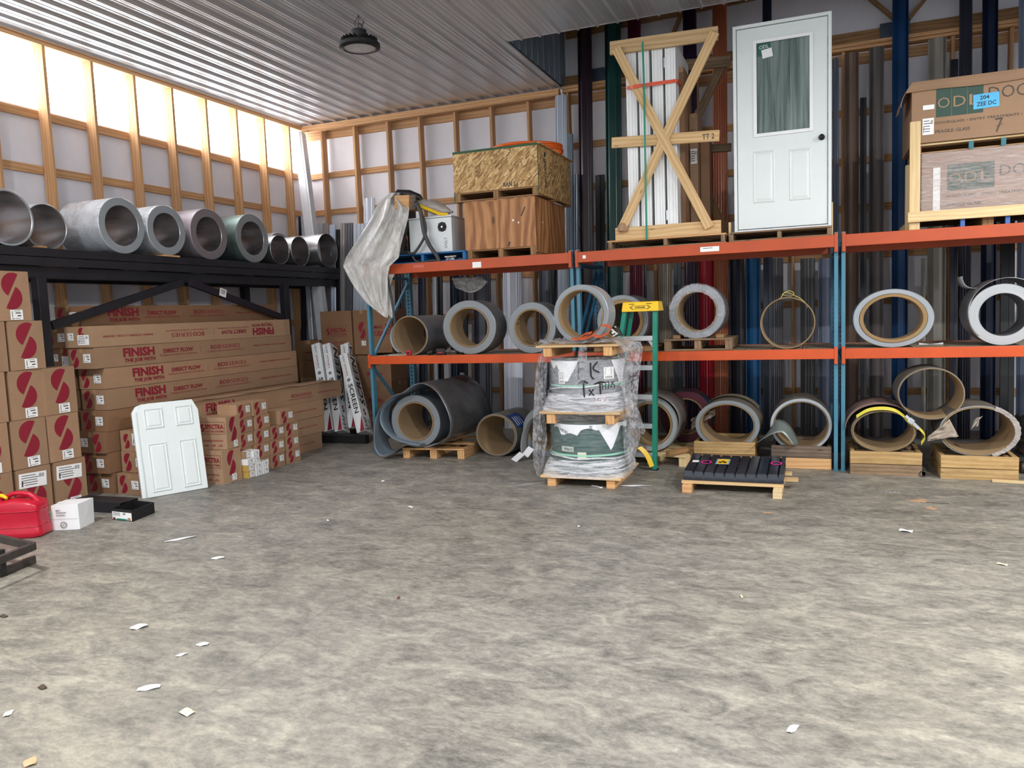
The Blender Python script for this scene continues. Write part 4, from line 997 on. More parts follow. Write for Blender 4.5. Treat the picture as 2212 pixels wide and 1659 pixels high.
def cart_frame():
    A = on(73, 1180, z=0.19); B_ = on(-60, 1150, z=0.19); C_ = on(-40, 1225, z=0.19)
    t = thing('angle_iron_stand', 'rusty steel angle frame at the lower left picture edge', 'steel frame', (A.x, A.y, 0))
    b = MB(); b.beam(A, B_, 0.035, 0.05); build('upper_angle', b, 'rust', t, True); b = MB(); b.beam(A, C_, 0.035, 0.05); build('upper_angle', b, 'rust', t, True)
    D_ = on(74, 1208, z=0.03); E_ = on(-60, 1262, z=0.03)
    b = MB(); b.beam(D_, E_, 0.03, 0.055); build('lower_angle', b, 'rust', t, True)
    b = MB(); F_ = on(3, 1215, z=0.1); b.bx(F_.x - 0.02, F_.x + 0.02, F_.y - 0.02, F_.y + 0.02, 0.0, 0.19); build('leg', b, 'dark', t, True)
cart_frame()
# ================================================================= PALLETS AND SMALL HELPERS
def pallet(label, loc, w, d, h, rz=0.0, mat='brownwood', name='pallet', nb=6, cat='pallet', group=None, bottom=True, front_mat=None, bt=0.018, sw=0.04):
    t = thing(name, label, cat, loc, rz, group)
    for x in (-w / 2 + sw / 2 + 0.0, 0, w / 2 - sw / 2):
        b = MB(); b.bx(x - sw / 2, x + sw / 2, -d / 2 + 0.01, d / 2 - 0.01, bt if bottom else 0, h - bt); build('stringer', b, mat, t, bevel=0.002)
    for k in range(nb):
        bw = min(0.14, d / nb * 0.8); y = -d / 2 + bw / 2 + k * (d - bw) / (nb - 1)
        b = MB(); b.bx(-w / 2, w / 2, y - bw / 2, y + bw / 2, h - bt + 0.0005, h, 0, 0.002); build('deck_board', b, front_mat if (front_mat and k == 0) else mat, t, bevel=0.002)
    if bottom:
        for y in (-d / 2 + 0.06, d / 2 - 0.06):
            b = MB(); b.bx(-w / 2, w / 2, y - 0.05, y + 0.05, 0, bt - 0.0005, 0, 0.002); build('bottom_board', b, mat, t, bevel=0.002)
    return t
TOP, MID = 2.331, 1.226
# ================================================================= TOP SHELF, LEFT RACK: machine, cabinet, crates
pallet('blue painted pallet under the grey cabinet on the left rack', (-4.40, 8.74, TOP), 1.14, 0.90, 0.115, 0, 'pallet_blue', nb=6)
b = MB(); p = on(975, 556, y=8.288); text(b, 'PROPERTY', (p.x - 0.085, 8.2875, p.z + 0.0), (1, 0, 0), (0, 0, 1), 0.15, 0.02, 0.01); text(b, 'OF CHEP', (p.x - 0.07, 8.2875, p.z - 0.028), (1, 0, 0), (0, 0, 1), 0.11, 0.02, 0.01)
pb_ = bpy.data.objects['pallet']; build('stencilled_lettering', b, 'label', pb_, True)
def cabinet():
    x0, x1, y0, y1, z0, z1 = -4.585, -4.015, 8.34, 8.86, TOP + 0.117, TOP + 0.117 + 0.425
    t = thing('control_cabinet', 'grey metal control cabinet with round black fan on the blue pallet', 'cabinet', ((x0 + x1) / 2, (y0 + y1) / 2, z0))
    b = MB(); b.bx(x0, x1, y0, y1, z0, z1 - 0.02); build('cabinet_body', b, 'cabinet', t, True, bevel=0.006)
    b = MB(); b.bx(x0 - 0.006, x1 + 0.006, y0 - 0.008, y1 + 0.005, z1 - 0.018, z1); build('lid', b, 'cabinet', t, True, bevel=0.004)
    c = on(955, 490, y=y0); b = MB(); b.disc((c.x, y0 - 0.002, c.z), (0, -1, 0), 0.058, 24, 0)
    for r_ in (0.045, 0.03, 0.016): b.tube([(c.x + math.cos(a * PI / 12) * r_, y0 - 0.008, c.z + math.sin(a * PI / 12) * r_) for a in range(24)], 0.003, 6, closed=True)
    for a in range(4): an = a * PI / 2 + PI / 4; b.beam((c.x + math.cos(an) * 0.01, y0 - 0.007, c.z + math.sin(an) * 0.01), (c.x + math.cos(an) * 0.068, y0 - 0.007, c.z + math.sin(an) * 0.068), 0.006, 0.004)
    o = build('cooling_fan', b, 'dark', t, True); b = MB(); b.disc((c.x, y0 - 0.0105, c.z), (0, -1, 0), 0.012, 14, 0); build('fan_hub', b, 'aluminium', t, True)
    b = MB(); q = on(966, 525, y=y0); text(b, 'OGLT', (q.x, y0 - 0.0015, q.z - 0.06), (0, 0, 1), (-1, 0, 0), 0.13, 0.035, 0.0); build('pencil_marking', b, 'rust', t, True)
cabinet()
def machine():
    t = thing('hydraulic_unit', 'dark machine with hoses and a wood block, draped in cloudy plastic left of the cabinet', 'machine', (-4.9, 8.7, TOP + 0.117))
    z0 = TOP + 0.117
    b = MB(); b.bx(-5.02, -4.66, 8.42, 8.85, z0, z0 + 0.42); b.bx(-4.98, -4.72, 8.45, 8.80, z0 + 0.42, z0 + 0.68); build('housing', b, 'dark', t, True, bevel=0.02)
    b = MB()
    for k in range(7): b.tube([(-4.66 + 0.03 * math.sin(k), 8.38, z0 + 0.05), (-4.62, 8.36 + 0.02 * math.sin(k * 2), z0 + 0.12 + 0.02 * k), (-4.64 - 0.01 * k, 8.37, z0 + 0.25), (-4.60, 8.36, z0 + 0.34 + 0.01 * k)], 0.007, 8)
    build('wire_bundle', b, 'dark', t, True, smooth=0.8)
    b = MB(); b.tube([(-4.63, 8.35, z0 + 0.10), (-4.615, 8.345, z0 + 0.18), (-4.625, 8.35, z0 + 0.23)], 0.008, 8); o = build('copper_pipe', b, paint('#a4502c', 0.4, 0.6), t, True, smooth=0.8)
    q = on(870, 437, y=8.30); b = MB(); b.box((q.x - 0.01, 8.42, q.z), (0.20, 0.26, 0.165), Matrix.Rotation(0.05, 3, 'Y')); build('wood_block', b, 'pine', t, True, bevel=0.004)
    q2 = on(893, 436, y=8.28); b = MB(); b.box((q2.x, 8.30, q2.z), (0.045, 0.02, 0.17), Matrix.Rotation(0.03, 3, 'Y')); b.disc((q2.x, 8.289, q2.z + 0.05), (0, -1, 0), 0.009, 10, 1); b.disc((q2.x, 8.289, q2.z - 0.05), (0, -1, 0), 0.009, 10, 1); build('bolt_plate', b, ['rust', 'dark'], t, True)
    b = MB(); pts = [(858, 420), (850, 417), (870, 416), (895, 420), (905, 425)]
    b.tube([on(x_, y_, y=8.5) for x_, y_ in ((845, 424), (860, 420), (885, 420), (905, 426), (912, 432))], [0.05, 0.06, 0.055, 0.04, 0.02], 10); build('black_tarp_roll', b, 'dark', t, True, smooth=0.8)
machine()
def cables():
    b = MB(); P = lambda l, y: [on(a, c, y=y) for a, c in l]
    def sm(pts, k=6):
        out = []
        for i in range(len(pts) - 1):
            p0, p1, p2, p3 = pts[max(i - 1, 0)], pts[i], pts[i + 1], pts[min(i + 2, len(pts) - 1)]
            for j in range(k):
                t_ = j / k; out.append(0.5 * ((2 * p1) + (p2 - p0) * t_ + (2 * p0 - 5 * p1 + 4 * p2 - p3) * t_ ** 2 + (3 * p1 - p0 - 3 * p2 + p3) * t_ ** 3))
        return out + [pts[-1]]
    globals()['sm'] = sm
    b.tube(sm(P([(898, 436), (908, 456), (913, 485), (917, 505), (928, 530), (943, 552), (949, 565)], 8.245)), 0.024, 10)
    single('grey_cable', b, 'cable', 'thick grey cable running down the front of the cabinet to the beam', 'cable', smooth=0.9)
    b = MB(); b.tube(sm(P([(910, 460), (919, 485), (918, 508), (905, 533), (893, 547), (882, 545)], 8.265)), 0.016, 10)
    single('grey_cable', b, 'cable', 'thinner grey cable looping across the cabinet front', 'cable', smooth=0.9)
    b = MB(); b.tube(sm(P([(891, 553), (898, 563), (912, 567), (935, 562), (952, 566)], 8.255)), 0.011, 8)
    single('grey_cable', b, 'cable', 'thin grey cable lying along the blue pallet', 'cable', smooth=0.9)
    b = MB(); b.tube(sm(P([(836, 578), (838, 600), (845, 640), (851, 680), (853, 700)], 8.165)), 0.014, 10)
    single('grey_cable', b, 'cable', 'grey cable end hanging below the left orange beam', 'cable', smooth=0.9)
cables()
def drape():
    """cloudy plastic sheet over the machine, hanging over the rack end"""
    rows = [(416, 843, 868, 8.42), (430, 826, 866, 8.36), (448, 812, 884, 8.28), (470, 803, 882, 8.22), (500, 784, 874, 8.16), (530, 764, 866, 8.12), (556, 747, 862, 8.09), (575, 741, 842, 8.10), (598, 752, 838, 8.11), (625, 768, 838, 8.12), (655, 792, 838, 8.125), (686, 832, 838, 8.13)]
    def f(u, v):
        k = v * (len(rows) - 1); i = min(int(k), len(rows) - 2); t_ = k - i
        r0, r1 = rows[i], rows[i + 1]; L = [r0[j] * (1 - t_) + r1[j] * t_ for j in range(4)]
        px = L[1] + (L[2] - L[1]) * u; dy = (mnoise.noise(Vector((u * 3.5, v * 2.0, 0.3))) * 0.10 + mnoise.noise(Vector((u * 9 + v * 2, v * 3.5, 2.3))) * 0.07 + mnoise.noise(Vector((u * 16 - v * 5, v * 9, 5.3))) * 0.025 - 0.05 * math.sin(u * PI) * (1 - v)) * min(1, (1 - v) * 4)
        yv = L[3] + dy
        p = on(px, L[0], y=yv)
        if p.z < 2.36 and p.x > -5.24: p.y = min(p.y, 8.185); 
        return p
    b = MB(); b.grid(f, 46, 70)
    o = single('plastic_sheet', b, 'sheetplastic', 'cloudy plastic sheet draped over the machine and hanging past the rack corner', 'plastic sheet', smooth=2.0, solid=0.002)
    # second fold hanging right of the post
    def f2(u, v):
        l = 812 + 18 * v; r_ = 852 - 10 * v - 6 * math.sin(v * 5); y = 8.175 + 0.02 * mnoise.noise(Vector((u * 7, v * 9, 8)))
        return on(l + (r_ - l) * u, 592 + 96 * v - 14 * (1 - u) * v, y=min(y, 8.19))
    b = MB(); b.grid(f2, 16, 26); single('plastic_sheet', b, 'sheetplastic', 'hanging fold of the cloudy plastic sheet in front of the left orange beam end', 'plastic sheet', smooth=2.0, solid=0.002)
    # bag over the cable reel on the cabinet
    b = MB()
    def g(u, v):
        a = 2 * PI * u; s_ = math.sin(PI * min(0.98, 0.02 + v)); px = 898 + 80 * v; cyy = 438 + 20 * v
        R = 0.10 * s_ ** 0.7 * (1 + 0.18 * mnoise.noise(Vector((u * 7, v * 7, 1)))) + 0.002
        c = on(px, cyy, y=8.50); return c + Vector((0, math.cos(a) * R * 1.1, math.sin(a) * R * 0.8))
    b.grid(g, 26, 22, closed_u=True); single('plastic_bag', b, paint('#a79f9a', 0.3, 0, 0.12), 'crumpled grey plastic bag lying on top of the grey cabinet', 'plastic bag', smooth=2.0)
    b = MB(); b.ribbon([on(905, 444, y=8.36), on(925, 452, y=8.36), on(950, 462, y=8.37), on(968, 464, y=8.38)], 0.04, 0.004, (0, 0.5, 1)); single('yellow_strap', b, 'yellow', 'yellow strap under the plastic bag on the cabinet', 'strap')
    # plastic tail hanging under the shelf
    b = MB()
    def h(u, v):
        k = [(978, 598), (1012, 593), (1045, 596), (1054, 612), (1048, 624), (1020, 629), (995, 618)]
        top = on(975 + 66 * u, 600 - 2 * u, y=9.0); bot = on(985 + 68 * u ** 0.8, 606 + 26 * math.sin(PI * (0.25 + 0.72 * u) ** 1.1), y=8.85)
        p = top.lerp(bot, v); p.y += 0.03 * mnoise.noise(Vector((u * 6, v * 5, 0))); return p
    b.grid(h, 20, 12); b.v = [Vector((p.x, p.y, min(p.z, 2.21))) for p in b.v]
    single('plastic_tail', b, 'sheetplastic', 'cloudy plastic tail hanging beneath the left top shelf', 'plastic sheet', smooth=2.0, solid=0.003)
drape()
def crate(name, label, loc, w, d, h, base_h, mat, slots=2, lid=False, lid_over=0.0, edge=None):
    t = thing(name, label, 'crate', loc)
    b = MB(); b.bx(-w / 2, w / 2, -d / 2, -d / 2 + 0.012, base_h, h); build('front_panel', b, mat, t)
    b = MB(); b.bx(-w / 2, w / 2, d / 2 - 0.012, d / 2, base_h, h); build('rear_panel', b, mat, t)
    for s_ in (-1, 1):
        b = MB(); x = s_ * (w / 2 - 0.006); b.bx(x - 0.006, x + 0.006, -d / 2 + 0.012, d / 2 - 0.012, 0.02 if edge else base_h * 0.4, h); build('side_panel', b, mat, t)
    b = MB(); b.bx(-w / 2 - 0.002, w / 2 + lid_over, -d / 2 - 0.002, d / 2 + lid_over, h + 0.0005, h + 0.014); build('lid', b, mat, t)
    n = slots + 1
    for k in range(n):
        x = -w / 2 + 0.045 + k * (w - 0.09) / slots
        b = MB(); b.bx(x - 0.032, x + 0.032, -d / 2 + 0.004, d / 2 - 0.02, 0.016, base_h - 0.001); build('skid_block', b, 'brownwood', t, bevel=0.002)
    b = MB(); b.bx(-w / 2, w / 2, -d / 2, -d / 2 + 0.1, 0, 0.0155); b.bx(-w / 2, w / 2, d / 2 - 0.1, d / 2, 0, 0.0155); b.bx(-w / 2, w / 2, -0.05, 0.05, 0, 0.0155); build('bottom_board', b, 'brownwood', t)
    b = MB(); b.bx(-w / 2 + 0.013, w / 2 - 0.013, -d / 2 + 0.013, d / 2 - 0.013, base_h - 0.016, base_h + 0.004)
    build('floor_panel', b, 'brownwood', t)
    if edge:
        b = MB(); b.bx(w / 2 - 0.001, w / 2 + 0.003, -d / 2 - 0.003, -d / 2 + 0.009, 0, h); b.bx(-w / 2, w / 2, -d / 2 - 0.005, -d / 2 - 0.0005, h - 0.012, h + 0.014); b.bx(-w / 2 - 0.002, -w / 2 + 0.006, -d / 2 - 0.003, -d / 2 + 0.006, 0, base_h)
        build('painted_edge', b, edge, t)
    return t
c1 = crate('plywood_crate', 'knotty plywood crate on the left rack carrying the strand board crate', (-3.41, 8.36 + 0.55, TOP), 0.885, 1.10, 0.66, 0.115, 'ply')
b = MB(); b.beam((0.27, -0.5515, 0.46), (0.32, -0.5515, 0.56), 0.002, 0.014, (-1, 0, 0.4)); b.beam((0.10, -0.5515, 0.13), (0.12, -0.5515, 0.18), 0.002, 0.02, (-1, 0, 0.2))
b.disc((0.17, -0.552, 0.42), (0, -1, 0), 0.012, 12, 1); b.disc((0.235, -0.552, 0.39), (0, -1, 0), 0.010, 8, 1); b.disc((0.4435, -0.3, 0.40), (1, 0, 0), 0.012, 10, 1)
build('staple_marks', b, ['dark', 'label'], c1)
c2 = crate('strand_board_crate', 'strand board crate with green edges stacked on the plywood crate', (-3.44, 8.35 + 0.62, TOP + 0.677), 1.05, 1.24, 0.565, 0.105, 'osb', 2, edge=paint('#24502f', 0.6), lid_over=0.03)
b = MB(); text(b, 'RAN S', (0.10, -0.6235, 0.125), (1, 0, 0), (0, 0, 1), 0.15, 0.05, 0.02); text(b, 'IEWDIIFE', (0.5275, -0.40, 0.44), (0, 0, -1), (0, 1, 0), 0.34, 0.07, 0.02); b.quad((0.5275, -0.37, 0.485), (0, 1, 0), (0, 0, 1), 0.06, 0.05, 1); build('stencilled_lettering', b, ['dark_ink', paint('#2b3d2b', 0.6)], c2)
b = MB(); c = Vector((-3.28, 9.06, TOP + 0.677 + 0.565 + 0.016))
pts = []
for i in range(150):
    a = 2 * PI * i / 44 + 0.5; rr = 0.40 + 0.02 * math.sin(i * 0.13); pts.append(c + Vector((math.cos(a) * rr * 1.08, math.sin(a) * rr, 0.022 + 0.024 * (i / 44) + 0.006 * math.sin(a * 2))))
b.tube(pts, 0.017, 10); single('conduit_coil', b, 'orange_conduit', 'coil of orange conduit lying on top of the strand board crate', 'conduit', smooth=0.9)
# ================================================================= TOP SHELF, MIDDLE RACK: crated doors
def door_crate():
    YF = 8.30; t = thing('door_crate', 'timber crate with X brace holding a bundle of white prehung doors', 'crate', (-1.48, 8.8, TOP))
    P = lambda px, py, y=YF: on(px, py, y=y)
    def bd(a, c, w, th=0.038, y=YF, mat='fresh', name='crate_board'):
        b = MB(); A, C = P(*a, y=y), P(*c, y=y); A.y = C.y = y; b.beam(A, C, w, th, (0, 1, 0)); return build(name, b, mat, t, True, bevel=0.003)
    # pallet
    zp = TOP
    for x in (-2.09, -1.49, -0.90):
        b = MB(); b.bx(x - 0.02, x + 0.02, 8.27, 9.28, zp + 0.016, zp + 0.085); build('pallet_stringer', b, 'old', t, True)
    for k in range(6):
        y = 8.27 + 0.06 + k * 0.178; b = MB(); b.bx(-2.12, -0.87, y - 0.055, y + 0.055, zp + 0.0855, zp + 0.102); build('pallet_board', b, 'pine' if k == 0 else 'old', t, True, bevel=0.002)
    for y in (8.33, 9.2):
        b = MB(); b.bx(-2.12, -0.87, y - 0.05, y + 0.05, zp, zp + 0.0155); build('pallet_board', b, 'old', t, True)
    b = MB(); b.bx(-2.03, -0.92, YF - 0.02, YF + 0.018, zp + 0.103, zp + 0.235); build('crate_board', b, 'fresh', t, True, bevel=0.003)
    bd((1318, 105), (1551, 72), 0.135, y=YF); bd((1322, 309), (1554, 293), 0.11, y=YF)
    bd((1331, 105), (1533, 492), 0.095, y=YF - 0.042); bd((1544, 70), (1341, 500), 0.095, y=YF - 0.040 - 0.0)
    YR = 9.25
    bd((1440, 145), (1578, 132), 0.12, y=YR, mat='old'); bd((1440, 328), (1580, 318), 0.09, y=YR, mat='old'); bd((1566, 130), (1487, 290), 0.09, y=YR + 0.04, mat='old'); bd((1505, 370), (1575, 515), 0.09, y=YR + 0.04, mat='brownwood')
    b = MB(); pk = P(1345, 497, 8.25); pts = []
    b.lathe([(0, -0.02), (0.05, -0.015), (0.058, 0.03), (0.035, 0.07), (0.012, 0.075), (0, 0.07)], 14, c=pk, fn=lambda a: 1 + 0.2 * math.sin(3 * a)); build('paper_bag_foot', b, 'card_lt', t, True, smooth=0.9)
    b = MB(); text(b, 'TT 2', on(1517, 302, y=YF - 0.021), (1, 0, 0.0), (0, 0, 1), 0.12, 0.055, 0.01); build('pencil_marking', b, 'dark_ink', t, True)
    g = MB(); g.ribbon([P(1388, 90, YF - 0.075), P(1391, 180, YF - 0.076), P(1393, 300, YF - 0.078), P(1395, 420, YF - 0.072), P(1397, 518, YF - 0.03)], 0.02, 0.002, (1, 0, 0)); o = build('strap', g, 'green_strap', t, True); o['label'] = 'green plastic strap'
    g = MB(); g.ribbon([P(1354, 190, 8.335), P(1370, 187, 8.21), P(1410, 181, 8.28), P(1463, 174, 8.335), P(1484, 192, 8.80)], 0.035, 0.002, (0, 0, 1)); o = build('strap', g, 'orange_strap', t, True); o['label'] = 'orange plastic strap'
    return t
door_crate()
gD = 'white prehung doors in the timber crate'
zd0 = TOP + 0.104; xs4 = []
for k, (pa, pb2, lb) in enumerate(((1355, 1377, 'leftmost'), (1382, 1405, 'second from the left'), (1411, 1434, 'third from the left'), (1439, 1462, 'rightmost'))):
    xa, xb = on(pa, 300, y=8.34).x, on(pb2, 300, y=8.34).x; zt = on(pa, 110 - 6 * k, y=8.34).z
    t = thing('boxed_door', 'white prehung door edge inside the timber crate, ' + lb, 'door', ((xa + xb) / 2, 8.78, zd0), 0, gD); w = xb - xa
    b = MB(); b.bx(-w / 2, w / 2, -0.44, 0.44, 0, zt - zd0)
    build('door_slab', b, 'vinyl', t, bevel=0.003)
    b = MB()
    for q in (-0.3, 0.05, 0.30): b.bx(q * w - 0.0015, q * w + 0.0015, -0.4425, -0.438, 0.01, zt - zd0 - 0.01)
    build('jamb_groove', b, paint('#c9ced2', 0.5), t)
    b = MB(); b.bx(-w / 2 - 0.012, -w / 2 + 0.002, -0.445, -0.43, 0.18, 0.28); b.bx(-w / 2 - 0.012, -w / 2 + 0.002, -0.445, -0.43, zt - zd0 - 0.25, zt - zd0 - 0.15)
    if k == 3: build('hinge', b, 'aluminium', t)
xa = on(1465, 300, y=8.5).x
carton('tall_door_carton', 'tall narrow brown carton beside the white doors in the timber crate', 'carton', (xa + 0.035, 8.78, zd0), (0.06, 0.5, 1.78), [], 0, 'card_dk', None)
carton('tall_door_carton', 'tall leaning brown carton with white label behind the X braced crate', 'carton', (xa + 0.115, 9.02, zd0), (0.09, 0.38, 1.36), [('L', '-y', 0.0, 0.22, 0.07, 0.16, 1), ('T', '-y', 'RC', 0.0, 0.5, 0.05, 0.03, 0.0, 2)], 0.0, 'card', None)
carton('tall_door_carton', 'shorter brown carton at the rear right of the X braced crate', 'carton', (xa + 0.215, 9.08, zd0), (0.095, 0.22, 1.12), [], 0.0, 'card_dk', None)
# ================================================================= WHITE ENTRY DOOR
pallet('old pallet under the white entry door on the middle rack', (-0.352, 8.74, TOP), 0.97, 0.92, 0.10, 0, 'old', nb=6)
def entry_door():
    Y = 8.42; x0, x1, z0, z1 = -0.797, 0.135, TOP + 0.102, 4.50
    t = thing('entry_door', 'white entry door in its frame with half glass and two raised panels', 'door', ((x0 + x1) / 2, Y, z0))
    j = 0.032
    for (a, c, e, f) in ((x0, x0 + j, z0, z1), (x1 - j, x1, z0, z1), (x0 + j, x1 - j, z1 - j, z1), (x0 + j, x1 - j, z0, z0 + 0.025)):
        b = MB(); b.bx(a, c, Y - 0.005, Y + 0.115, e, f); o = build('door_jamb' if e > z0 or c - a < 0.1 else 'sill', b, 'white_paint' if e != z0 or c - a < 0.1 else 'aluminium', t, True, bevel=0.003)
    b = MB(); b.bx(x0 + j, x1 - j, Y + 0.07, Y + 0.075, z0 + 0.025, z1 - j)
    sx0, sx1, sz0, sz1 = x0 + j + 0.006, x1 - j - 0.006, z0 + 0.034, z1 - j - 0.007
    L0, L1 = on(1633, 180, y=Y).x, on(1750, 180, y=Y).x; Z1, Z0 = on(1690, 84, y=Y).z, on(1690, 284, y=Y).z
    b = MB()
    for (a, c, e, f) in ((sx0, L0, sz0, sz1), (L1, sx1, sz0, sz1), (L0, L1, Z1, sz1), (L0, L1, sz0, Z0)): b.bx(a, c, Y + 0.012, Y + 0.055, e, f)
    s_ = build('door_slab', b, 'white_paint', t, True)
    b = MB(); w_ = 0.028
    for (a, c, e, f) in ((L0 - w_, L0 + 0.006, Z0 - w_, Z1 + w_), (L1 - 0.006, L1 + w_, Z0 - w_, Z1 + w_), (L0 + 0.006, L1 - 0.006, Z1 - 0.006, Z1 + w_), (L0 + 0.006, L1 - 0.006, Z0 - w_, Z0 + 0.006)): b.bx(a, c, Y - 0.002, Y + 0.011, e, f)
    build('glazing_bead', b, 'vinyl', t, True, bevel=0.004)
    b = MB(); b.bx(L0 + 0.001, L1 - 0.001, Y + 0.025, Y + 0.031, Z0 + 0.001, Z1 - 0.001); b.bx(L0 + 0.001, L1 - 0.001, Y + 0.042, Y + 0.046, Z0 + 0.001, Z1 - 0.001); build('glass_pane', b, 'glass', t, True)
    for (pa, pc, ta, tc) in ((1626, 1674, 325, 438), (1704, 1753, 320, 432)):
        X0, X1 = on(pa, 380, y=Y).x, on(pc, 380, y=Y).x; Zb, Zt = on((pa + pc) / 2, tc, y=Y).z, on((pa + pc) / 2, ta, y=Y).z
        p = MB(); vs = []; yb = Y + 0.0115
        for ins, yd in ((0, 0), (0.012, -0.007), (0.024, -0.001), (0.045, -0.006)): vs += [(X0 + ins, yb + yd, Zb + ins), (X1 - ins, yb + yd, Zb + ins), (X1 - ins, yb + yd, Zt - ins), (X0 + ins, yb + yd, Zt - ins)]
        fs = [(q * 4 + e, q * 4 + (e + 1) % 4, q * 4 + 4 + (e + 1) % 4, q * 4 + 4 + e) for q in range(3) for e in range(4)] + [(12, 13, 14, 15)]
        p.add(vs, fs); build('raised_panel', p, 'white_paint', t, True)
    k = on(1775, 296, y=Y); b = MB(); b.lathe([(0.0, -0.055), (0.018, -0.053), (0.026, -0.042), (0.026, -0.03), (0.012, -0.02), (0.012, -0.006), (0.030, -0.004), (0.030, 0), (0, 0)], 20, axis='y', c=(k.x, Y + 0.012, k.z)); build('door_knob', b, 'knob', t, True, smooth=0.7)
    q = on(1650, 107, y=Y); b = MB(); b.box((q.x, Y + 0.02, q.z + 0.01), (0.13, 0.003, 0.12), Matrix.Rotation(-0.1, 3, 'Y'), 0); b.box((q.x + 0.03, Y + 0.017, q.z - 0.035), (0.10, 0.003, 0.085), Matrix.Rotation(-0.15, 3, 'Y'), 1); text(b, 'ODL', (q.x - 0.045, Y + 0.016, q.z + 0.01), (1, 0, 0.1), (0, 0, 1), 0.09, 0.035, 0.0, 1)
    o = build('glass_sticker', b, [paint('#1f5a4c', 0.5), 'paper'], t, True); o['label'] = 'green sticker and crumpled paper'
entry_door()
b = MB(); b.bx(0.138, 0.150, 8.50, 8.56, TOP, TOP + 0.35); single('wood_stake', b, 'pale', 'short pale wood stake standing right of the white entry door', 'wood strip', bevel=0.002)
b = MB(); b.bx(-0.86, -0.835, 8.44, 8.50, TOP, TOP + 0.22); single('wood_stake', b, 'pale', 'short pale wood stake standing left of the white entry door', 'wood strip', bevel=0.002)
# ================================================================= TOP SHELF, RIGHT RACK: doorglass cartons
def glass_crate():
    t = thing('lumber_crate', 'pale lumber crate frame holding the plastic wrapped doorglass carton on the right rack', 'crate', (1.8, 8.8, TOP))
    Y = 8.31
    b = MB(); b.bx(0.815, 0.905, Y, Y + 0.035, TOP, 3.34); build('corner_post', b, 'pale', t, True, bevel=0.003)
    b = MB(); b.bx(0.805, 0.84, Y + 0.22, Y + 0.31, TOP, 2.98); build('corner_post', b, 'pale', t, True, bevel=0.003)
    b = MB(); b.bx(0.80, 2.80, Y - 0.036, Y - 0.001, TOP + 0.075, TOP + 0.17); build('bottom_board', b, 'pale', t, True, bevel=0.003)
    for x in (0.86, 1.47, 2.05, 2.7):
        b = MB(); b.bx(x - 0.045, x + 0.045, Y + 0.036, 9.25, TOP, TOP + 0.10); build('skid', b, 'pale' if x < 1 else 'brownwood', t, True)
    for x in (1.26, 1.62):
        b = MB(); b.bx(x - 0.018, x + 0.018, Y - 0.0, Y + 0.0345, TOP + 0.0, TOP + 0.074); o = build('blue_strap_loop', b, paint('#2a63b0', 0.4), t, True)
    b = MB(); b.bx(0.91, 2.8, Y + 0.04, 9.25, TOP + 0.1005, TOP + 0.112); build('floor_board', b, 'brownwood', t, True)
glass_crate()
dg = paint('#2c4a3f', 0.6, 0, 0.04); dgt = paint('#3f3a35', 0.6, 0, 0.04)
def odl(label, name, x0, x1, z0, z1, y0, mat, wrapped=False, k=1.0):
    t = carton(name, label, 'carton', ((x0 + x1) / 2, y0 + 0.43, z0), (x1 - x0, 0.86, z1 - z0), [], 0, mat, None)
    w, h = x1 - x0, z1 - z0; b = MB(); L = -w / 2; yy_ = -0.4335; top = h
    gx = L + (0.20 if not wrapped else 0.21); gw = 0.385; gz = h * (0.42 if not wrapped else 0.40); gh = h * (0.50 if not wrapped else 0.40)
    for i in range(3): b.quad((gx + gw * (i + 0.5) / 3, yy_, gz + gh / 2), (1, 0, 0), (0, 0, 1), gw / 3 - 0.005, gh, 0)
    for i, s_ in enumerate('ODL'): text(b, s_, (gx + gw * i / 3 + 0.015, yy_ - 0.001, gz + gh * 0.30), (1, 0, 0), (0, 0, 1), gw / 3 - 0.03, gh * 0.36, -0.005, 2)
    text(b, 'DOORGLASS', (gx + gw + 0.04, yy_, gz + gh * 0.42), (1, 0, 0), (0, 0, 1), 0.80, gh * 0.40, -0.01, 1)
    text(b, 'DOORGLASS \u2022 ENTRY TREATMENTS \u2022 SKYLIGHTS \u2022 RETAIL PRODUCTS', (gx, yy_, gz - 0.062), (1, 0, 0), (0, 0, 1), 1.30, 0.022, 0.0, 1)
    text(b, 'FRAGILE: GLASS', (gx, yy_, gz - 0.145), (1, 0, 0), (0, 0, 1), 0.28, 0.03, 0.0, 1)
    build('printed_lettering', b, [dg, dgt, 'card_lt'], t)
    return t, (gx, gz, gw, gh, yy_)
M['wrapcard'] = make_card('carton_under_film', '#a78b7c', 0.02)
zl = TOP + 0.113
tl, _ = odl('lower doorglass carton wrapped in shiny plastic film inside the lumber crate', 'doorglass_carton', 0.925, 2.75, zl, 3.04, 8.365, 'wrapcard', True)
b = MB(); b.grid(lambda u, v: Vector((-0.925 + 1.84 * u, -0.452 + 0.010 * mnoise.noise(Vector((u * 14, v * 26, 0))) - 0.004 * math.sin(v * 40), 0.004 + (3.04 - zl) * v)), 60, 30); build('plastic_wrap', b, clearp('glossy_carton_film', '#d8d0cf', 0.12, 0.55, 6, 0.10, (1, 1, 7), 0.5), tl, smooth=2)
b = MB(); b.quad((-0.79, -0.4345, 0.26), (1, 0, 0), (0, 0, 1), 0.06, 0.40, 0); build('edge_label', b, ['label'], tl)
pallet('teal edged pallet between the two doorglass cartons', (1.83, 8.79, 3.044), 1.9, 0.84, 0.094, 0, 'brownwood', nb=6, front_mat='pale')
for px, lb in ((2098, 'left'), (2168, 'right')):
    q = on(px, 305, y=8.352); b = MB(); b.bx(q.x - 0.02, q.x + 0.02, 8.348, 8.366, 3.047, 3.118); single('teal_block', b, paint('#1d6a78', 0.5), 'teal painted block end under the upper doorglass carton, the %s one' % lb, 'block')
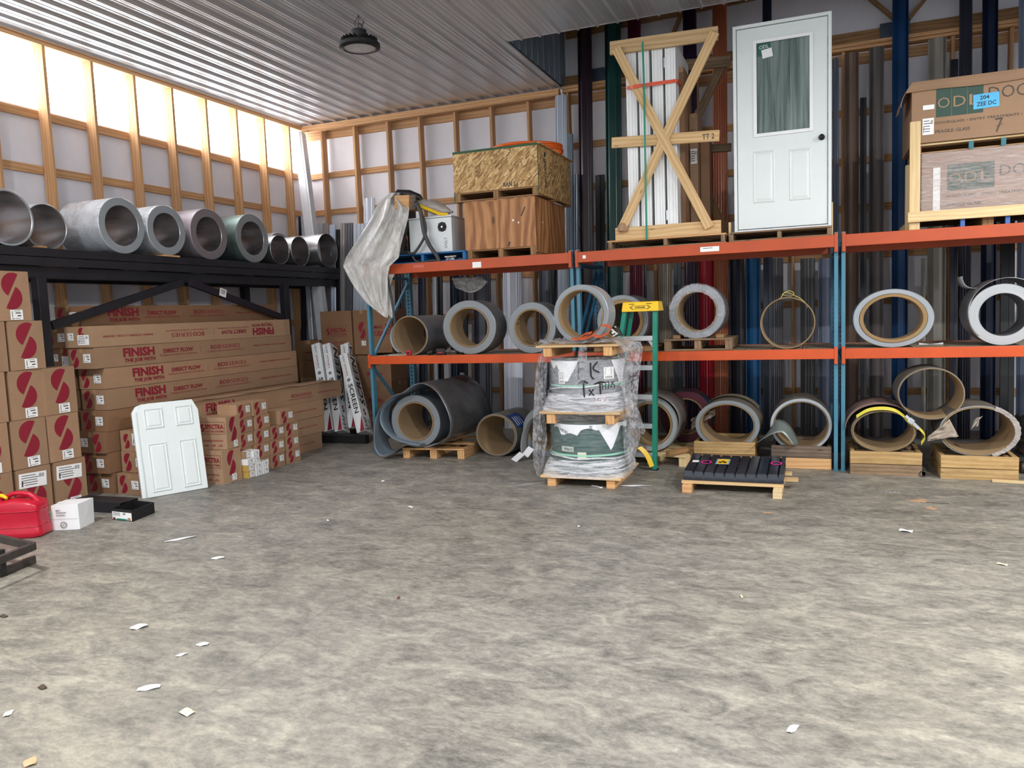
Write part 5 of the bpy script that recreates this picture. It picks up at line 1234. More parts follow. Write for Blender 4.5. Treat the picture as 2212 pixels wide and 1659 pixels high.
tu, (gx, gz, gw, gh, yy_) = odl('upper doorglass carton with open top flap, green square print and blue tag', 'doorglass_carton', 0.83, 2.72, 3.1395, 3.665, 8.34, 'card', False)
b = MB(); b.quad((gx + gw + 0.02, yy_ - 0.003, gz + 0.10), (1, 0, 0.03), (-0.03, 0, 1), 0.205, 0.13, 0); text(b, '204', (gx + gw - 0.03, yy_ - 0.004, gz + 0.112), (1, 0, 0.03), (-0.03, 0, 1), 0.075, 0.036, 0.02, 1); text(b, 'ZEE DC', (gx + gw - 0.055, yy_ - 0.004, gz + 0.055), (1, 0, 0.03), (-0.03, 0, 1), 0.155, 0.038, 0.02, 1)
o = build('colour_tag', b, [paint('#46b4ea', 0.45), 'black_ink'], tu); o['label'] = 'bright blue tag reading 204 ZEE DC'
b = MB(); b.quad((gx - 0.06, yy_ - 0.002, gz + 0.10), (1, 0, 0), (0, 0, 1), 0.095, 0.042, 0); build('shipping_label', b, ['label'], tu)
b = MB(); label_geo(b, (gx - 0.062, yy_ - 0.002, gz - 0.075), (1, 0, 0), (0, 0, 1), 0.095, 0.15, 1); build('shipping_label', b, ['label', 'dark_ink'], tu)
b = MB(); text(b, '7', (gx + 0.48, yy_ - 0.001, gz - 0.19), (1, 0, 0.1), (0, 0, 1), 0.06, 0.12, -0.015); b.beam((gx + 0.49, yy_ - 0.001, gz - 0.14), (gx + 0.54, yy_ - 0.001, gz - 0.12), 0.001, 0.004); build('pen_marking', b, 'dark_ink', tu)
b = MB(); w = 1.89; b.grid(lambda u, v: Vector((-0.945 - 0.06 * v * (1 - u) + 1.89 * u, -0.445 - 0.012 * math.sin(v * PI) , 0.525 - 0.055 * v + 0.035 * (1 - v) + 0.006 * math.sin(u * 14) * v)), 40, 6)
b.grid(lambda u, v: Vector((-0.945 + 1.89 * u, -0.445 + 0.88 * v, 0.56 + 0.012 * math.sin(v * 3))), 12, 6)
b.grid(lambda u, v: Vector((-0.95 - 0.085 * math.sin(v * 1.6), -0.43 + 0.5 * u, 0.55 - 0.20 * v + 0.01 * math.sin(u * 9))), 12, 8)
build('lid_flap', b, 'card', tu, solid=0.005)
# ================================================================= MIDDLE SHELF COILS
kraft = 'card_in'
darkst = metal('dark_sheet_steel', '#86888b', 0.34, 0.6, (1, 1, 1), 0.2, 7)
gM2 = 'coils on the middle shelves of the orange racks'
coil('metal_coil', 'thin open coil with kraft lining at the left end of the middle shelf', (-4.62, 8.30, MID), 0.02, 0.80, 0.240, 0.226, darkst, 'edge_lt', kraft, 0.010, group=gM2, wob=0.012)
b = MB(); b.grid(lambda u, v: Vector((-4.62 - 0.27 * math.cos(-0.9 + 1.9 * u) - 0.012 , 8.30 + 0.35 * v, MID + 0.22 - 0.235 * math.sin(-0.9 + 1.9 * u) * -1)), 20, 3); b.v = [Vector((p.x, p.y, max(p.z, MID + 0.003))) for p in b.v]
single('loose_sheet_end', b, 'edge_white', 'white loose sheet end curling off the left side of the thin open coil', 'sheet metal', smooth=2, solid=0.002)
c_ = coil('metal_coil', 'thickest grey coil standing on the middle shelf of the left rack', (-3.81, 8.27, MID), 0.0, 0.34, 0.318, 0.222, darkst, 'edge', kraft, 0.012, 1.08, 1.0, gM2, 0.004)
b = MB(); text(b, 'WALT', (-0.20, 0.16, 0.52), (0.3, 0, 0.7), (0, 1, 0), 0.10, 0.05, 0.01); build('pen_marking', b, 'dark_ink', c_)
c_ = coil('metal_coil', 'grey coil with pen lettering inside its core, left of the wrapped stack', (-3.03, 8.28, MID), -0.03, 0.34, 0.292, 0.20, darkst, 'edge', kraft, 0.012, 1.0, 1.0, gM2, 0.004)
b = MB()
for i, ch in enumerate('WALT'):
    a = 2.15 + i * 0.22; R_ = 0.196; text(b, ch, (math.cos(a) * R_ - 0.0, 0.09, 0.292 + math.sin(a) * R_), Vector((-math.sin(a), 0, math.cos(a))), (0, -1, 0), 0.03, 0.05, 0.02)
build('pen_marking', b, 'black_ink', c_)
b = MB(); b.bx(-2.32, -1.62, 8.33, 9.15, MID, MID + 0.05); single('wood_skid', b, 'brownwood', 'rough wood skid under the coil behind the step ladder', 'skid', bevel=0.006)
coil('metal_coil', 'grey coil with thick kraft core behind the step ladder', (-1.985, 8.32, MID + 0.051), 0.0, 0.55, 0.285, 0.195, darkst, 'edge', kraft, 0.038, 1.0, 1.0, gM2, 0.004)
pw = pallet('small old pallet on the middle shelf under the film wrapped coil', (-1.17, 8.62, MID), 0.70, 0.74, 0.125, 0.0, 'old', nb=4, sw=0.07)
cw = coil('metal_coil', 'grey coil with crumpled clear film around its rim on the small pallet', (-1.18, 8.30, MID + 0.127), -0.03, 0.32, 0.285, 0.205, darkst, 'edge', kraft, 0.010, 1.02, 1.0, gM2, 0.006)
def rim_film(t, ro, ri, cz, L=0.12, sx=1.0, sz=1.0, a0=0, a1=2 * PI, mat='film_dense', amp=0.014):
    b = MB(); b.grid(lambda u, v: (lambda a, q: Vector((math.cos(a) * (ri + (ro - ri) * min(1, q * 1.6)) * sx * (1 + amp / ro * mnoise.noise(Vector((a * 9, q * 7, 1)))), -0.016 + max(0, (q * 1.6 - 1)) * L + amp * mnoise.noise(Vector((a * 12, q * 9, 4))), cz + math.sin(a) * (ri + (ro - ri) * min(1, q * 1.6)) * sz * (1 + amp / ro * mnoise.noise(Vector((a * 9, q * 7, 1)))))))(a0 + (a1 - a0) * u, v), 160, 14)
    build('crumpled_film', b, mat, t, smooth=2.0)
rim_film(cw, 0.293, 0.20, 0.285, amp=0.009)
for x in (-1.40, -0.95):
    b = MB(); b.bx(x - 0.04, x + 0.04, 8.33, 8.60, MID + 0.126, MID + 0.166); single('wood_chock', b, 'brownwood', 'wood chock %s the film wrapped coil on the small pallet' % ('left of' if x < -1.2 else 'right of'), 'chock', bevel=0.004)
cr = coil('coil_core_ring', 'thin bare core ring with olive strap knotted on top', (-0.28, 8.30, MID), 0.0, 0.28, 0.262, 0.252, kraft, 'kraft_face', None, group=None, wob=0.006, inner=kraft, cat='ring')
b = MB(); rnd2 = random.Random(4)
top_ = Vector((-0.28, 8.42, MID + 0.527))
pts = [top_ + Vector((-0.13, 0, -0.045)), top_ + Vector((-0.07, 0, -0.012)), top_ + Vector((-0.03, 0.0, 0.045)), top_ + Vector((0.02, 0, 0.06)), top_ + Vector((0.06, 0, 0.035)), top_ + Vector((0.04, 0, 0.008)), top_ + Vector((-0.02, 0, 0.015)), top_ + Vector((-0.05, 0, 0.03)), top_ + Vector((0.0, -0.01, 0.045)), top_ + Vector((0.05, -0.01, 0.02)), top_ + Vector((0.12, 0, -0.02)), top_ + Vector((0.17, 0, -0.07)), top_ + Vector((0.19, 0, -0.12))]
b.ribbon(sm([Vector(p) for p in pts]), 0.05, 0.008, (0, 1, 0)); b.box(top_ + Vector((0.01, -0.02, 0.028)), (0.05, 0.03, 0.022), None, 1)
single('ratchet_strap', b, ['strap_olive', 'rust'], 'olive ratchet strap bunched on top of the thin ring', 'strap')
co = coil('metal_coil', 'flattened oval coil with kraft core on the right rack', (0.68, 8.28, MID), 0.0, 0.30, 0.28, 0.205, 'galv', 'edge_galv', kraft, 0.028, 1.28, 1.0, gM2, 0.01)
cwh = coil('metal_coil', 'white edged coil at the right picture edge on the right rack', (1.60, 8.30, MID), -0.04, 0.50, 0.285, 0.195, darkst, 'edge_white', None, 0.01, 1.0, 1.0, gM2, 0.003, inner=darkst)
b = MB(); b.grid(lambda u, v: (lambda a: Vector((1.62 + math.cos(a) * (0.30 + 0.03 * u), 8.27 + 0.5 * v, MID + 0.30 + math.sin(a) * (0.30 + 0.03 * u))))(3.9 - 3.4 * u), 50, 4)
single('loose_sheet_end', b, 'galv', 'loose outer sheet sprung around the white edged coil', 'sheet metal', smooth=2, solid=0.003)
b = MB(); pts = [on(2110, 622, y=8.45), on(2098, 622, y=8.45), on(2086, 616, y=8.45), on(2079, 603, y=8.45), on(2079, 597, y=8.45)]; b.grid(lambda u, v: sm(pts)[int(u * (len(sm(pts)) - 1))] + Vector((0, 0.35 * v, 0)), 20, 3)
single('sheet_curl', b, 'edge_white', 'small curl of sheet metal rising above the white edged coil', 'sheet metal', smooth=2, solid=0.003)
b = MB(); a, c = on(1985, 738, y=8.3), on(2037, 741, y=8.3); a.z = c.z = MID + 0.02; b.cyl(a, c, 0.018, 16); single('white_tube', b, 'white_box', 'short white tube lying on the shelf beside the oval coil', 'tube', smooth=0.7)
# tools on the left shelf
def tape_measure():
    q = on(882, 760, y=8.25); t = thing('tape_measure', 'red tape measure with tape pulled out on the left middle shelf', 'tape measure', (q.x, 8.27, MID))
    b = MB(); b.bx(-0.035, 0.03, -0.022, 0.022, 0, 0.062); build('case', b, 'red_plastic', t, bevel=0.012)
    b = MB(); b.disc((0, -0.0235, 0.033), (0, -1, 0), 0.018, 16); build('emblem', b, 'dark', t)
    b = MB(); b.bx(-0.28, -0.035, -0.01, 0.01, 0.004, 0.008); build('tape_blade', b, 'label', t)
tape_measure()
def drill():
    q = on(945, 757, y=8.25); t = thing('cordless_tool', 'black cordless tool with red trimmed battery lying on the left middle shelf', 'tool', (q.x, 8.27, MID))
    b = MB(); b.bx(-0.02, 0.10, -0.035, 0.035, 0.0, 0.075); build('battery', b, 'dark', t, bevel=0.012)
    b = MB(); b.quad((0.04, -0.0365, 0.03), (1, 0, 0), (0, 0, 1), 0.06, 0.014); build('red_label', b, 'red_plastic', t)
    b = MB(); b.tube([(-0.02, 0, 0.04), (-0.07, 0, 0.035), (-0.13, 0, 0.02), (-0.15, 0, 0.02)], [0.028, 0.03, 0.024, 0.018], 12); build('handle', b, 'dark', t, smooth=0.8)
    b = MB(); b.tube([(0.10, 0, 0.035), (0.20, 0, 0.035)], 0.02, 12); b.tube([(0.20, 0, 0.035), (0.25, 0, 0.03)], [0.014, 0.008], 10); build('chuck', b, 'aluminium', t, smooth=0.8)
    b = MB(); b.tube([(0.25, 0.0, 0.022), (0.33, 0.0, 0.012)], 0.02, 12); build('nose_cover', b, 'dark', t, smooth=0.8)
drill()
# ================================================================= TRIM BUNDLES LEANING ON THE BACK WALL
def trim_bundle(label, pl, pr, hexc, top=None, style='ridge', pref=700, shift=0.0, yb=10.42, metalv=0.35, ribs=4, ridge=0.5, dep=0.05, zoff=0.0, group='metal trim bundles leaning on the back wall', rough=0.30, toppx=None):
    """pl,pr: photo columns of its edges at photo row pref; top: photo row of its top end (None = runs out of the picture)"""
    YT = 10.82
    def yat(z): return yb + (YT - yb) * min(1.0, z / 5.6)
    z0 = on((pl + pr) / 2, pref, y=10.6).z; ya = yat(z0)
    xl, xr = on(pl, pref, y=ya).x, on(pr, pref, y=ya).x; w = xr - xl; xm = (xl + xr) / 2
    if top is None: zt = 6.2 if xm > GX + 0.1 else CZ - 0.15
    else: zt = on(toppx or (pl + pr) / 2, top, y=10.75).z
    if xm < GX + 0.1: zt = min(zt, CZ - 0.14)
    xt = xm + shift; yt = yat(zt)
    base = Vector((xm - shift * z0 / max(zt - z0, 0.5), yb, 0)); tip = Vector((xt, yt, zt))
    zax = (tip - base); L = zax.length; zax.normalize(); xax = (Vector((1, 0, 0)) - zax * zax.x).normalized(); yax = zax.cross(xax)
    R = Matrix((xax, yax, zax)).transposed()
    t = thing('trim_bundle', label, 'metal trim', base, 0, group, R)
    # cross-section: front line of (x, y) with y negative toward the room
    pts = []
    def ribz(a, c, n, base_fn):
        out = []
        for i in range(n):
            u0 = a + (c - a) * i / n; u1 = a + (c - a) * (i + 0.55) / n; u2 = a + (c - a) * (i + 0.6) / n
            out += [(u0, base_fn(u0)), (u1, base_fn(u1) - 0.010), (u2, base_fn(u2))]
        return out
    if style == 'ridge':
        f = lambda u: -dep * (1 - abs(u - ridge) / max(ridge if u < ridge else 1 - ridge, 0.05))
        pts = [(0, 0.0), (0.02, -0.006)] + ribz(0.05, ridge * 0.55, ribs, f) + [(ridge, f(ridge))] + ribz(ridge + (1 - ridge) * 0.5, 0.95, ribs, f) + [(0.98, -0.006), (1, 0.0)]
    elif style == 'flat':
        pts = [(0, 0), (0.03, -dep * 0.4)] + ribz(0.06, 0.94, ribs, lambda u: -dep * 0.4) + [(0.97, -dep * 0.4), (1, 0)]
    elif style == 'ribbed':
        pts = [(0, 0)] + [q for i in range(ribs) for q in ((0.02 + 0.96 * i / ribs, -0.006 - dep * math.sin(PI * i / ribs)), (0.02 + 0.96 * (i + 0.6) / ribs, -0.020 - dep * math.sin(PI * (i + .5) / ribs)), (0.02 + 0.96 * (i + 0.65) / ribs, -0.008 - dep * math.sin(PI * (i + .5) / ribs)))] + [(1, 0)]
    pts = [((u - 0.5) * w, v) for u, v in pts]
    back = [((0.5) * w, 0.012), ((ridge - 0.5) * w, -dep * 0.55 if style == 'ridge' else 0.012), ((-0.5) * w, 0.012)]
    poly = pts + back
    b = MB(); b.prism(poly, (0, 0, 0), (1, 0, 0), (0, 1, 0), (0, 0, L)); b.f = [f[::-1] for f in b.f]; b.uv = [u_[::-1] for u_ in b.uv]
    build('nested_trim', b, trim_mat(hexc, metalv, rough), t)
    return t
T = trim_bundle
T('dark navy trim strip in the far left corner behind the black rack', 649, 660, '#1d2535', 470, 'flat', 640, ribs=1)
T('pale grey trim leaning in the far left corner', 664, 674, '#a9adb4', 470, 'ridge', 680, -0.15, yb=10.15, ribs=1)
T('wide white siding panel behind the small coils of the black rack', 675, 700, '#b9bcc2', 486, 'flat', 660, -0.02, metalv=0.1, ribs=3, yb=10.3)
T('narrow taupe siding panel in the far left corner', 700, 712, '#8f8987', 486, 'flat', 660, -0.02, metalv=0.1, ribs=2, yb=10.25)
T('blue white trim strip in the far left corner', 713, 726, '#a8b2c6', 490, 'ridge', 660, -0.02, ribs=1, yb=10.2)
T('thin black trim in the far left corner', 728, 735, '#17181d', 500, 'flat', 660, -0.02, ribs=1, yb=10.2)
T('grey taupe siding strip right of the thin black trim', 736, 746, '#8d8a8a', 486, 'flat', 660, ribs=1, yb=10.25)
T('mid grey siding strip behind the hanging plastic sheet', 747, 762, '#5b5d63', 486, 'flat', 660, ribs=2, yb=10.22)
T('wide pale blue grey siding behind the left orange rack post', 763, 812, '#a8b0bc', 487, 'flat', 660, metalv=0.1, ribs=5, yb=10.2)
T('white box shaped trim with its top showing left of the plastic sheet', 786, 810, '#c4cad4', 430, 'ridge', 470, metalv=0.1, ribs=1, yb=10.45, toppx=797)
T('dark brown trim strip behind the left rack brace', 854, 866, '#2e2323', 560, 'flat', 640, ribs=1, metalv=0.2)
T('slate trim strip behind the left rack brace', 867, 887, '#3b3d47', 560, 'ridge', 640, ribs=1)
T('dark navy trim behind the slotted rear post', 903, 920, '#1c2130', 560, 'ridge', 640, ribs=1)
T('bright grey narrow trim above the thick grey coil', 935, 944, '#aab1ba', 560, 'ridge', 640, ribs=1)
T('black trim beside the bright grey narrow one', 946, 956, '#101116', 560, 'flat', 640, ribs=1)
T('ribbed dark navy trim above the thick grey coil', 972, 991, '#1d2636', 560, 'ribbed', 640, ribs=4, dep=0.02)
T('near black navy trim under the hanging plastic tail', 992, 1010, '#0d1220', 560, 'flat', 640, ribs=1)
T('thin taupe stick leaning behind the thick grey coil', 1013, 1020, '#8b8783', 700, 'flat', 660, ribs=1, metalv=0.1, yb=10.2)
T('slate ridge trim right of the thick grey coil', 1022, 1060, '#3a3b45', 560, 'ridge', 640, ribs=2, ridge=0.4)
T('short pale trim standing under the slate ridge trim', 994, 1003, '#9aa2ad', 800, 'flat', 815, ribs=1, yb=10.2, metalv=0.2)
T('wide white ridge trim between the two left grey coils', 1087, 1127, '#ccd1de', 560, 'ridge', 640, metalv=0.05, ribs=2, ridge=0.45, rough=0.5)
T('dark grey ridge trim above the right grey coil', 1164, 1192, '#4a4d57', 560, 'ridge', 640, ribs=2, ridge=0.6)
T('black trim left of the first pair of blue posts', 1193, 1204, '#0e0e14', 560, 'flat', 640, ribs=1)
T('tall pale grey trim rising past the ceiling edge beside the crates', 1203, 1228, '#b6bfcc', None, 'ridge', 620, 0.0, metalv=0.15, ribs=2, ridge=0.3)
T('grey ribbed trim with stepped top beside the strand board crate', 1228, 1240, '#7f8c99', 290, 'ribbed', 620, ribs=3, dep=0.01, toppx=1246, yb=10.35)
T('shorter grey ribbed trim beside the strand board crate', 1240, 1250, '#6f7c89', 380, 'ribbed', 620, ribs=2, dep=0.01, toppx=1250, yb=10.25)
T('tall dark plum trim right of the strand board crate', 1254, 1284, '#2a1e26', None, 'ridge', 620, 0.0, ribs=2, ridge=0.35)
T('short black trim between the plum and green bundles', 1288, 1308, '#101015', 380, 'flat', 620, ribs=1, toppx=1300)
T('tall dark green trim bundle behind the timber crate', 1312, 1346, '#17403c', None, 'ridge', 620, 0.0, ribs=3, ridge=0.3)
T('tall maroon ribbed trim bundle behind the timber crate', 1361, 1389, '#531529', None, 'ribbed', 620, 0.0, ribs=6, dep=0.012)
T('black narrow trim beside the maroon bundle', 1391, 1397, '#0b0b10', 560, 'flat', 620, ribs=1)
T('beige ribbed trim bundle behind the step ladder', 1423, 1452, '#7d7368', 560, 'ribbed', 620, ribs=7, dep=0.025)
T('dark slate trim behind the film wrapped coil', 1455, 1472, '#20262e', 560, 'flat', 620, ribs=1)
T('tall dark purple trim bundle behind the timber crate', 1479, 1508, '#231326', None, 'ribbed', 620, 0.0, ribs=5, dep=0.012)
T('bright red trim bundle left of the entry door', 1510, 1541, '#8d0a1e', 330, 'ribbed', 620, ribs=5, dep=0.02, toppx=1530)
T('copper brown trim bundle beside the entry door', 1542, 1573, '#9a5a3e', None, 'ribbed', 620, 0.0, ribs=6, dep=0.02, metalv=0.3)
T('near black navy trim right of the copper bundle', 1576, 1607, '#0f1322', 560, 'ridge', 620, ribs=1)
T('blue trim bundle below the entry door', 1611, 1643, '#1c5380', 560, 'ridge', 620, ribs=4, ridge=0.5)
T('dark blue trim tip rising above the entry door', 1648, 1668, '#1a2233', None, 'flat', 300, ribs=1, toppx=1652)
T('grey ribbed trim bundle seen left of the strapped ring', 1660, 1692, '#5d5b5f', 560, 'ribbed', 620, ribs=7, dep=0.025)
T('dark grey trim bundle seen through the strapped ring', 1729, 1761, '#545456', 560, 'ribbed', 620, ribs=5, dep=0.025)
T('silver blue ridge trim left of the second pair of blue posts', 1767, 1799, '#747c90', 560, 'ridge', 620, ribs=4, ridge=0.55)
T('blue grey narrow trim right of the entry door', 1798, 1812, '#5f6b7b', 127, 'ridge', 330, ribs=1, toppx=1806)
T('tan ridge trim bundle above the right rack', 1824, 1855, '#6d5a50', 115, 'ridge', 620, ribs=3, ridge=0.55, toppx=1838, metalv=0.15, rough=0.5)
T('grey taupe ridge trim bundle above the right rack', 1877, 1909, '#5c5655', 103, 'ridge', 620, ribs=3, ridge=0.45, toppx=1890, metalv=0.15, rough=0.5)
T('short black trim leaning behind the grey taupe bundle', 1858, 1872, '#15171c', 215, 'flat', 480, ribs=1, toppx=1862, yb=10.3)
T('tall royal blue trim bundle above the right rack', 1926, 1961, '#10375f', None, 'ridge', 620, 0.0, ribs=3, ridge=0.7)
T('thin beige sheet edge beside the royal blue bundle', 1990, 1999, '#7c7769', 560, 'flat', 640, ribs=1, yb=10.3)
T('pale beige ridge trim bundle beside the oval coil', 2003, 2043, '#8b877f', 84, 'ridge', 640, ribs=4, ridge=0.6, toppx=2020)
T('near black navy trim behind the doorglass cartons', 2051, 2068, '#0c1020', 130, 'flat', 640, ribs=1, toppx=2060)
T('tall slate trim bundle behind the doorglass cartons', 2069, 2097, '#2a2c38', None, 'ribbed', 620, 0.0, ribs=5, dep=0.02)
T('tall navy trim bundle behind the doorglass cartons', 2118, 2152, '#101c33', None, 'ridge', 620, 0.0, ribs=3, ridge=0.6)
T('black trim right of the navy bundle', 2160, 2192, '#0d0d12', 160, 'flat', 640, ribs=1)
T('tall pale blue grey trim at the right picture edge', 2196, 2226, '#6f7c92', None, 'ridge', 620, 0.0, ribs=2)
# leaning corner trim
a, c = on(642, 288, y=10.75), on(664, 470, y=10.35)
b = MB(); c2_ = a + (c - a) * 3.4; f = (c - a).normalized()
kk = (0.01 - a.z) / f.z; e_ = a + f * kk; b.beam(a, e_, 0.13, 0.05, (0, 1, 0)); b.beam(a + Vector((0.085, 0.03, 0)), e_ + Vector((0.085, 0.03, 0)), 0.04, 0.11, (0, 1, 0))
single('corner_post_trim', b, trim_mat('#aeb2b8', 0.2, 0.45), 'pale grey metal corner trim leaning in the room corner up to the ceiling', 'metal trim', bevel=0.003)
# ================================================================= FLOOR LEVEL, UNDER THE RACKS
def floor_pallet(label, loc, w, d, h, rz=0, mat='pine', **k): return pallet(label, loc, w, d, h, rz, mat, bottom=False, sw=0.085, bt=0.022, **k)
floor_pallet('pine pallet under the big coil with the peeled sheet', (-4.30, 8.52, 0), 0.78, 0.94, 0.125, 0.10, 'pine', nb=3)
gF = 'metal coils standing near the floor'
cb = coil('metal_coil', 'big grey coil with kraft core inside a loose peeled sheet on the pine pallet', (-4.47, 8.06, 0.128), 0.03, 0.62, 0.318, 0.222, darkst, 'edge', kraft, 0.012, 1.02, 1.0, gF, 0.004)
def peeled():
    P = lambda x, y: on(x, y, y=7.89)
    path = [(905, 963), (880, 962), (866, 966), (850, 978), (832, 985), (818, 982), (809, 965), (807, 940), (809, 915), (815, 893), (830, 872), (850, 856), (868, 849), (885, 836), (905, 828), (922, 832), (942, 846), (957, 868), (968, 892), (973, 915), (970, 938), (958, 953), (935, 962), (915, 966)]
    pts = sm([P(*p) for p in path], 5); n = len(pts)
    lens = []
    for i in range(n):
        s_ = i / (n - 1)
        lens.append(0.33 if s_ < 0.44 else 0.33 + (1.05 - 0.33) * min(1, (s_ - 0.44) / 0.12))
    def f(u, v):
        k = min(int(round(u * (n - 1))), n - 1); p = pts[k].copy(); L = lens[k]
        p.y += L * v; p.z = max(p.z + 0.004 * math.sin(v * 9 + u * 30), 0.006)
        p.x += 0.06 * v * (1 if u > 0.5 else 0); return p
    b = MB(); b.grid(f, n, 14)
    o = single('peeled_sheet', b, [metal('gunmetal_sheet', '#808083', 0.30, 0.7, (1, 1, 1), 0.2, 5), metal('blue_grey_sheet', '#8b99a6', 0.42, 0.35, (1, 1, 1), 0.12, 4)], 'loose grey sheet peeled around the big coil, curling to the floor', 'sheet metal', smooth=2, solid=0.005, mo=1)
    b = MB(); path = [(905, 961), (875, 957), (850, 948), (830, 930), (821, 910), (822, 890), (830, 876), (846, 862)]
    pp = sm([on(x, y, y=7.93) for x, y in path], 5); b.grid(lambda u, v: pp[int(round(u * (len(pp) - 1)))] + Vector((0, 0.28 * v, 0)), len(pp), 4)
    single('peeled_sheet', b, [metal('blue_grey_sheet_inner', '#7d8b98', 0.42, 0.35)], 'inner curl of grey sheet between the big coil and its loose outer wrap', 'sheet metal', smooth=2, solid=0.004)
peeled()
cs = coil('metal_coil', 'open kraft lined coil on the floor right of the big coil', (-3.545, 8.33, 0.0), -0.10, 0.62, 0.257, 0.232, metal('dusty_steel', '#77756f', 0.5, 0.4, (1, 1, 1), 0.2, 6), 'edge', kraft, 0.010, 1.08, 1.0, gF, 0.005)
b = MB(); a0_, R_ = 0.62, 0.262
b.grid(lambda u, v: (lambda a: Vector((math.cos(a) * R_ * 1.085, 0.04 + 0.26 * v, 0.257 + math.sin(a) * R_)))(0.35 + 0.75 * u), 14, 3); o = build('blue_label', b, paint('#1d3f86', 0.4), cs, smooth=2); o['label'] = 'blue printed label wrapped on the sheet'
b = MB()
for i in range(4): b.grid(lambda u, v, i=i: (lambda a: Vector((math.cos(a) * (R_ + 0.002) * 1.085, 0.07 + 0.05 * i + 0.012 * v, 0.257 + math.sin(a) * (R_ + 0.002))))(0.45 + 0.45 * u), 8, 2)
build('label_lettering', b, 'label', cs)
coil('metal_coil', 'dark coil mostly hidden behind the left edge of the wrapped stack', (-2.95, 8.42, 0.0), -0.08, 0.55, 0.30, 0.21, darkst, 'edge', kraft, 0.012, group=gF)
b = MB(); pp = sm([on(x, y, y=8.30) for x, y in ((1166, 893), (1150, 905), (1139, 922), (1133, 942), (1131, 962), (1133, 980))]); b.grid(lambda u, v: pp[int(round(u * (len(pp) - 1)))] + Vector((0.02 * v, -0.10 + 0.18 * v, 0)), len(pp), 4)
b.v = [Vector((p.x, p.y, max(p.z, 0.004))) for p in b.v]; single('bent_sheet', b, 'edge_white', 'grey white bent sheet curving down left of the wrapped stack', 'sheet metal', smooth=2, solid=0.003)
b = MB(); p = on(1119, 990, z=0.03); b.box((p.x, p.y, 0.045), (0.09, 0.14, 0.003), Matrix.Rotation(0.6, 3, 'X') @ Matrix.Rotation(-0.5, 3, 'Z')); b.box((p.x + 0.09, p.y + 0.10, 0.09), (0.09, 0.12, 0.003), Matrix.Rotation(0.9, 3, 'X') @ Matrix.Rotation(-0.5, 3, 'Z')); single('paper_tag', b, 'paper', 'folded pale paper tag on the floor left of the wrapped stack', 'paper')
# right of the ladder
floor_pallet('pale pallet under the coil behind the ladder foot', (-1.62, 8.62, 0), 0.78, 0.90, 0.12, -0.12, 'pale', nb=4)
coil('metal_coil', 'dark coil with split white rim right of the step ladder', (-1.70, 8.33, 0.122), -0.02, 0.55, 0.305, 0.22, darkst, 'edge_white', kraft, 0.02, 1.0, 1.0, gF, 0.006)
b = MB(); b.grid(lambda u, v: (lambda a: Vector((-1.70 + math.cos(a) * (0.318 + 0.02 * math.sin(a * 2)), 8.27 + 0.62 * v, 0.43 + math.sin(a) * 0.325)))(2.4 - 3.4 * u), 40, 4); b.v = [Vector((p.x, p.y, max(p.z, 0.126))) for p in b.v]
single('bent_sheet', b, metal('taupe_sheet', '#827c78', 0.4, 0.5), 'loose taupe sheet around the coil right of the step ladder', 'sheet metal', smooth=2, solid=0.004)
coil('metal_coil', 'coil with green and maroon stripes behind the one right of the ladder', (-1.42, 8.98, 0.122), 0.0, 0.30, 0.30, 0.20, paint('#37506a', 0.35, 0.4), paint('#5b2030', 0.5, 0.3), kraft, 0.012, group=gF)
b = MB(); b.box((-1.38, 8.20, 0.155), (0.055, 0.34, 0.06), Matrix.Rotation(-0.55, 3, 'Z')); single('timber_block', b, 'brownwood', 'brown timber block lying on the pale pallet behind the ladder', 'timber block', bevel=0.004)
# timber cradles
def cradle(label, x0, x1, y0, d, hs, mats, base=0.16):
    t = thing('timber_cradle', label, 'cradle', ((x0 + x1) / 2, y0 + d / 2, 0), 0, 'timber cradles under the floor coils'); z = 0.0
    for k, (h, m) in enumerate(zip(hs, mats)):
        for yv in (y0, y0 + d - 0.04):
            b = MB(); b.bx(x0, x1, yv, yv + 0.04, z, z + h - 0.006, 0, 0.002); build('cradle_board', b, m, t, True, bevel=0.003)
        for xv in (x0 + 0.001, x1 - 0.041):
            b = MB(); b.bx(xv, xv + 0.04, y0 + 0.041, y0 + d - 0.041, z, z + h - 0.008, 0, 0.002); build('cradle_board', b, m, t, True, bevel=0.003)
        z += h
    for fy in (0.28, 0.72):
        b = MB(); b.bx(x0 + 0.043, x1 - 0.043, y0 + d * fy - 0.05, y0 + d * fy + 0.05, 0, base); build('sleeper', b, 'old', t, True)
    return t
def cr_px(label, pa, pb2, pbot, ptop, hs, mats, d=0.66, y=None):
    a = on(pa, pbot, z=0) if y is None else on(pa, pbot, y=y); yv = a.y; c = on(pb2, pbot, y=yv)
    return cradle(label, a.x, c.x, yv, d, hs, mats), yv, a.x, c.x
M['warm'] = wood('warm_oiled_timber', '#ccae79', '#957143', 0.4)
cradle('yellowish timber cradle behind the black tile pallet', -1.225, -0.60, 8.26, 0.62, (0.13, 0.13), ('brownwood', 'warm'))
cradle('grey weathered timber cradle with paler board beneath, left of the blue posts', -0.44, 0.135, 8.27, 0.64, (0.115, 0.125), ('pine', 'greyold'))
cradle('two tier timber cradle right of the blue posts', 0.30, 0.925, 8.10, 0.66, (0.11, 0.125), ('old', 'warm'), 0.21)
cradle('two tier warm timber cradle at the lower right', 1.075, 1.70, 8.06, 0.68, (0.105, 0.12), ('warm', 'warm'), 0.20)
dusty = metal('dusty_brown_steel', '#7b756b', 0.5, 0.35, (1, 1, 1), 0.2, 6)
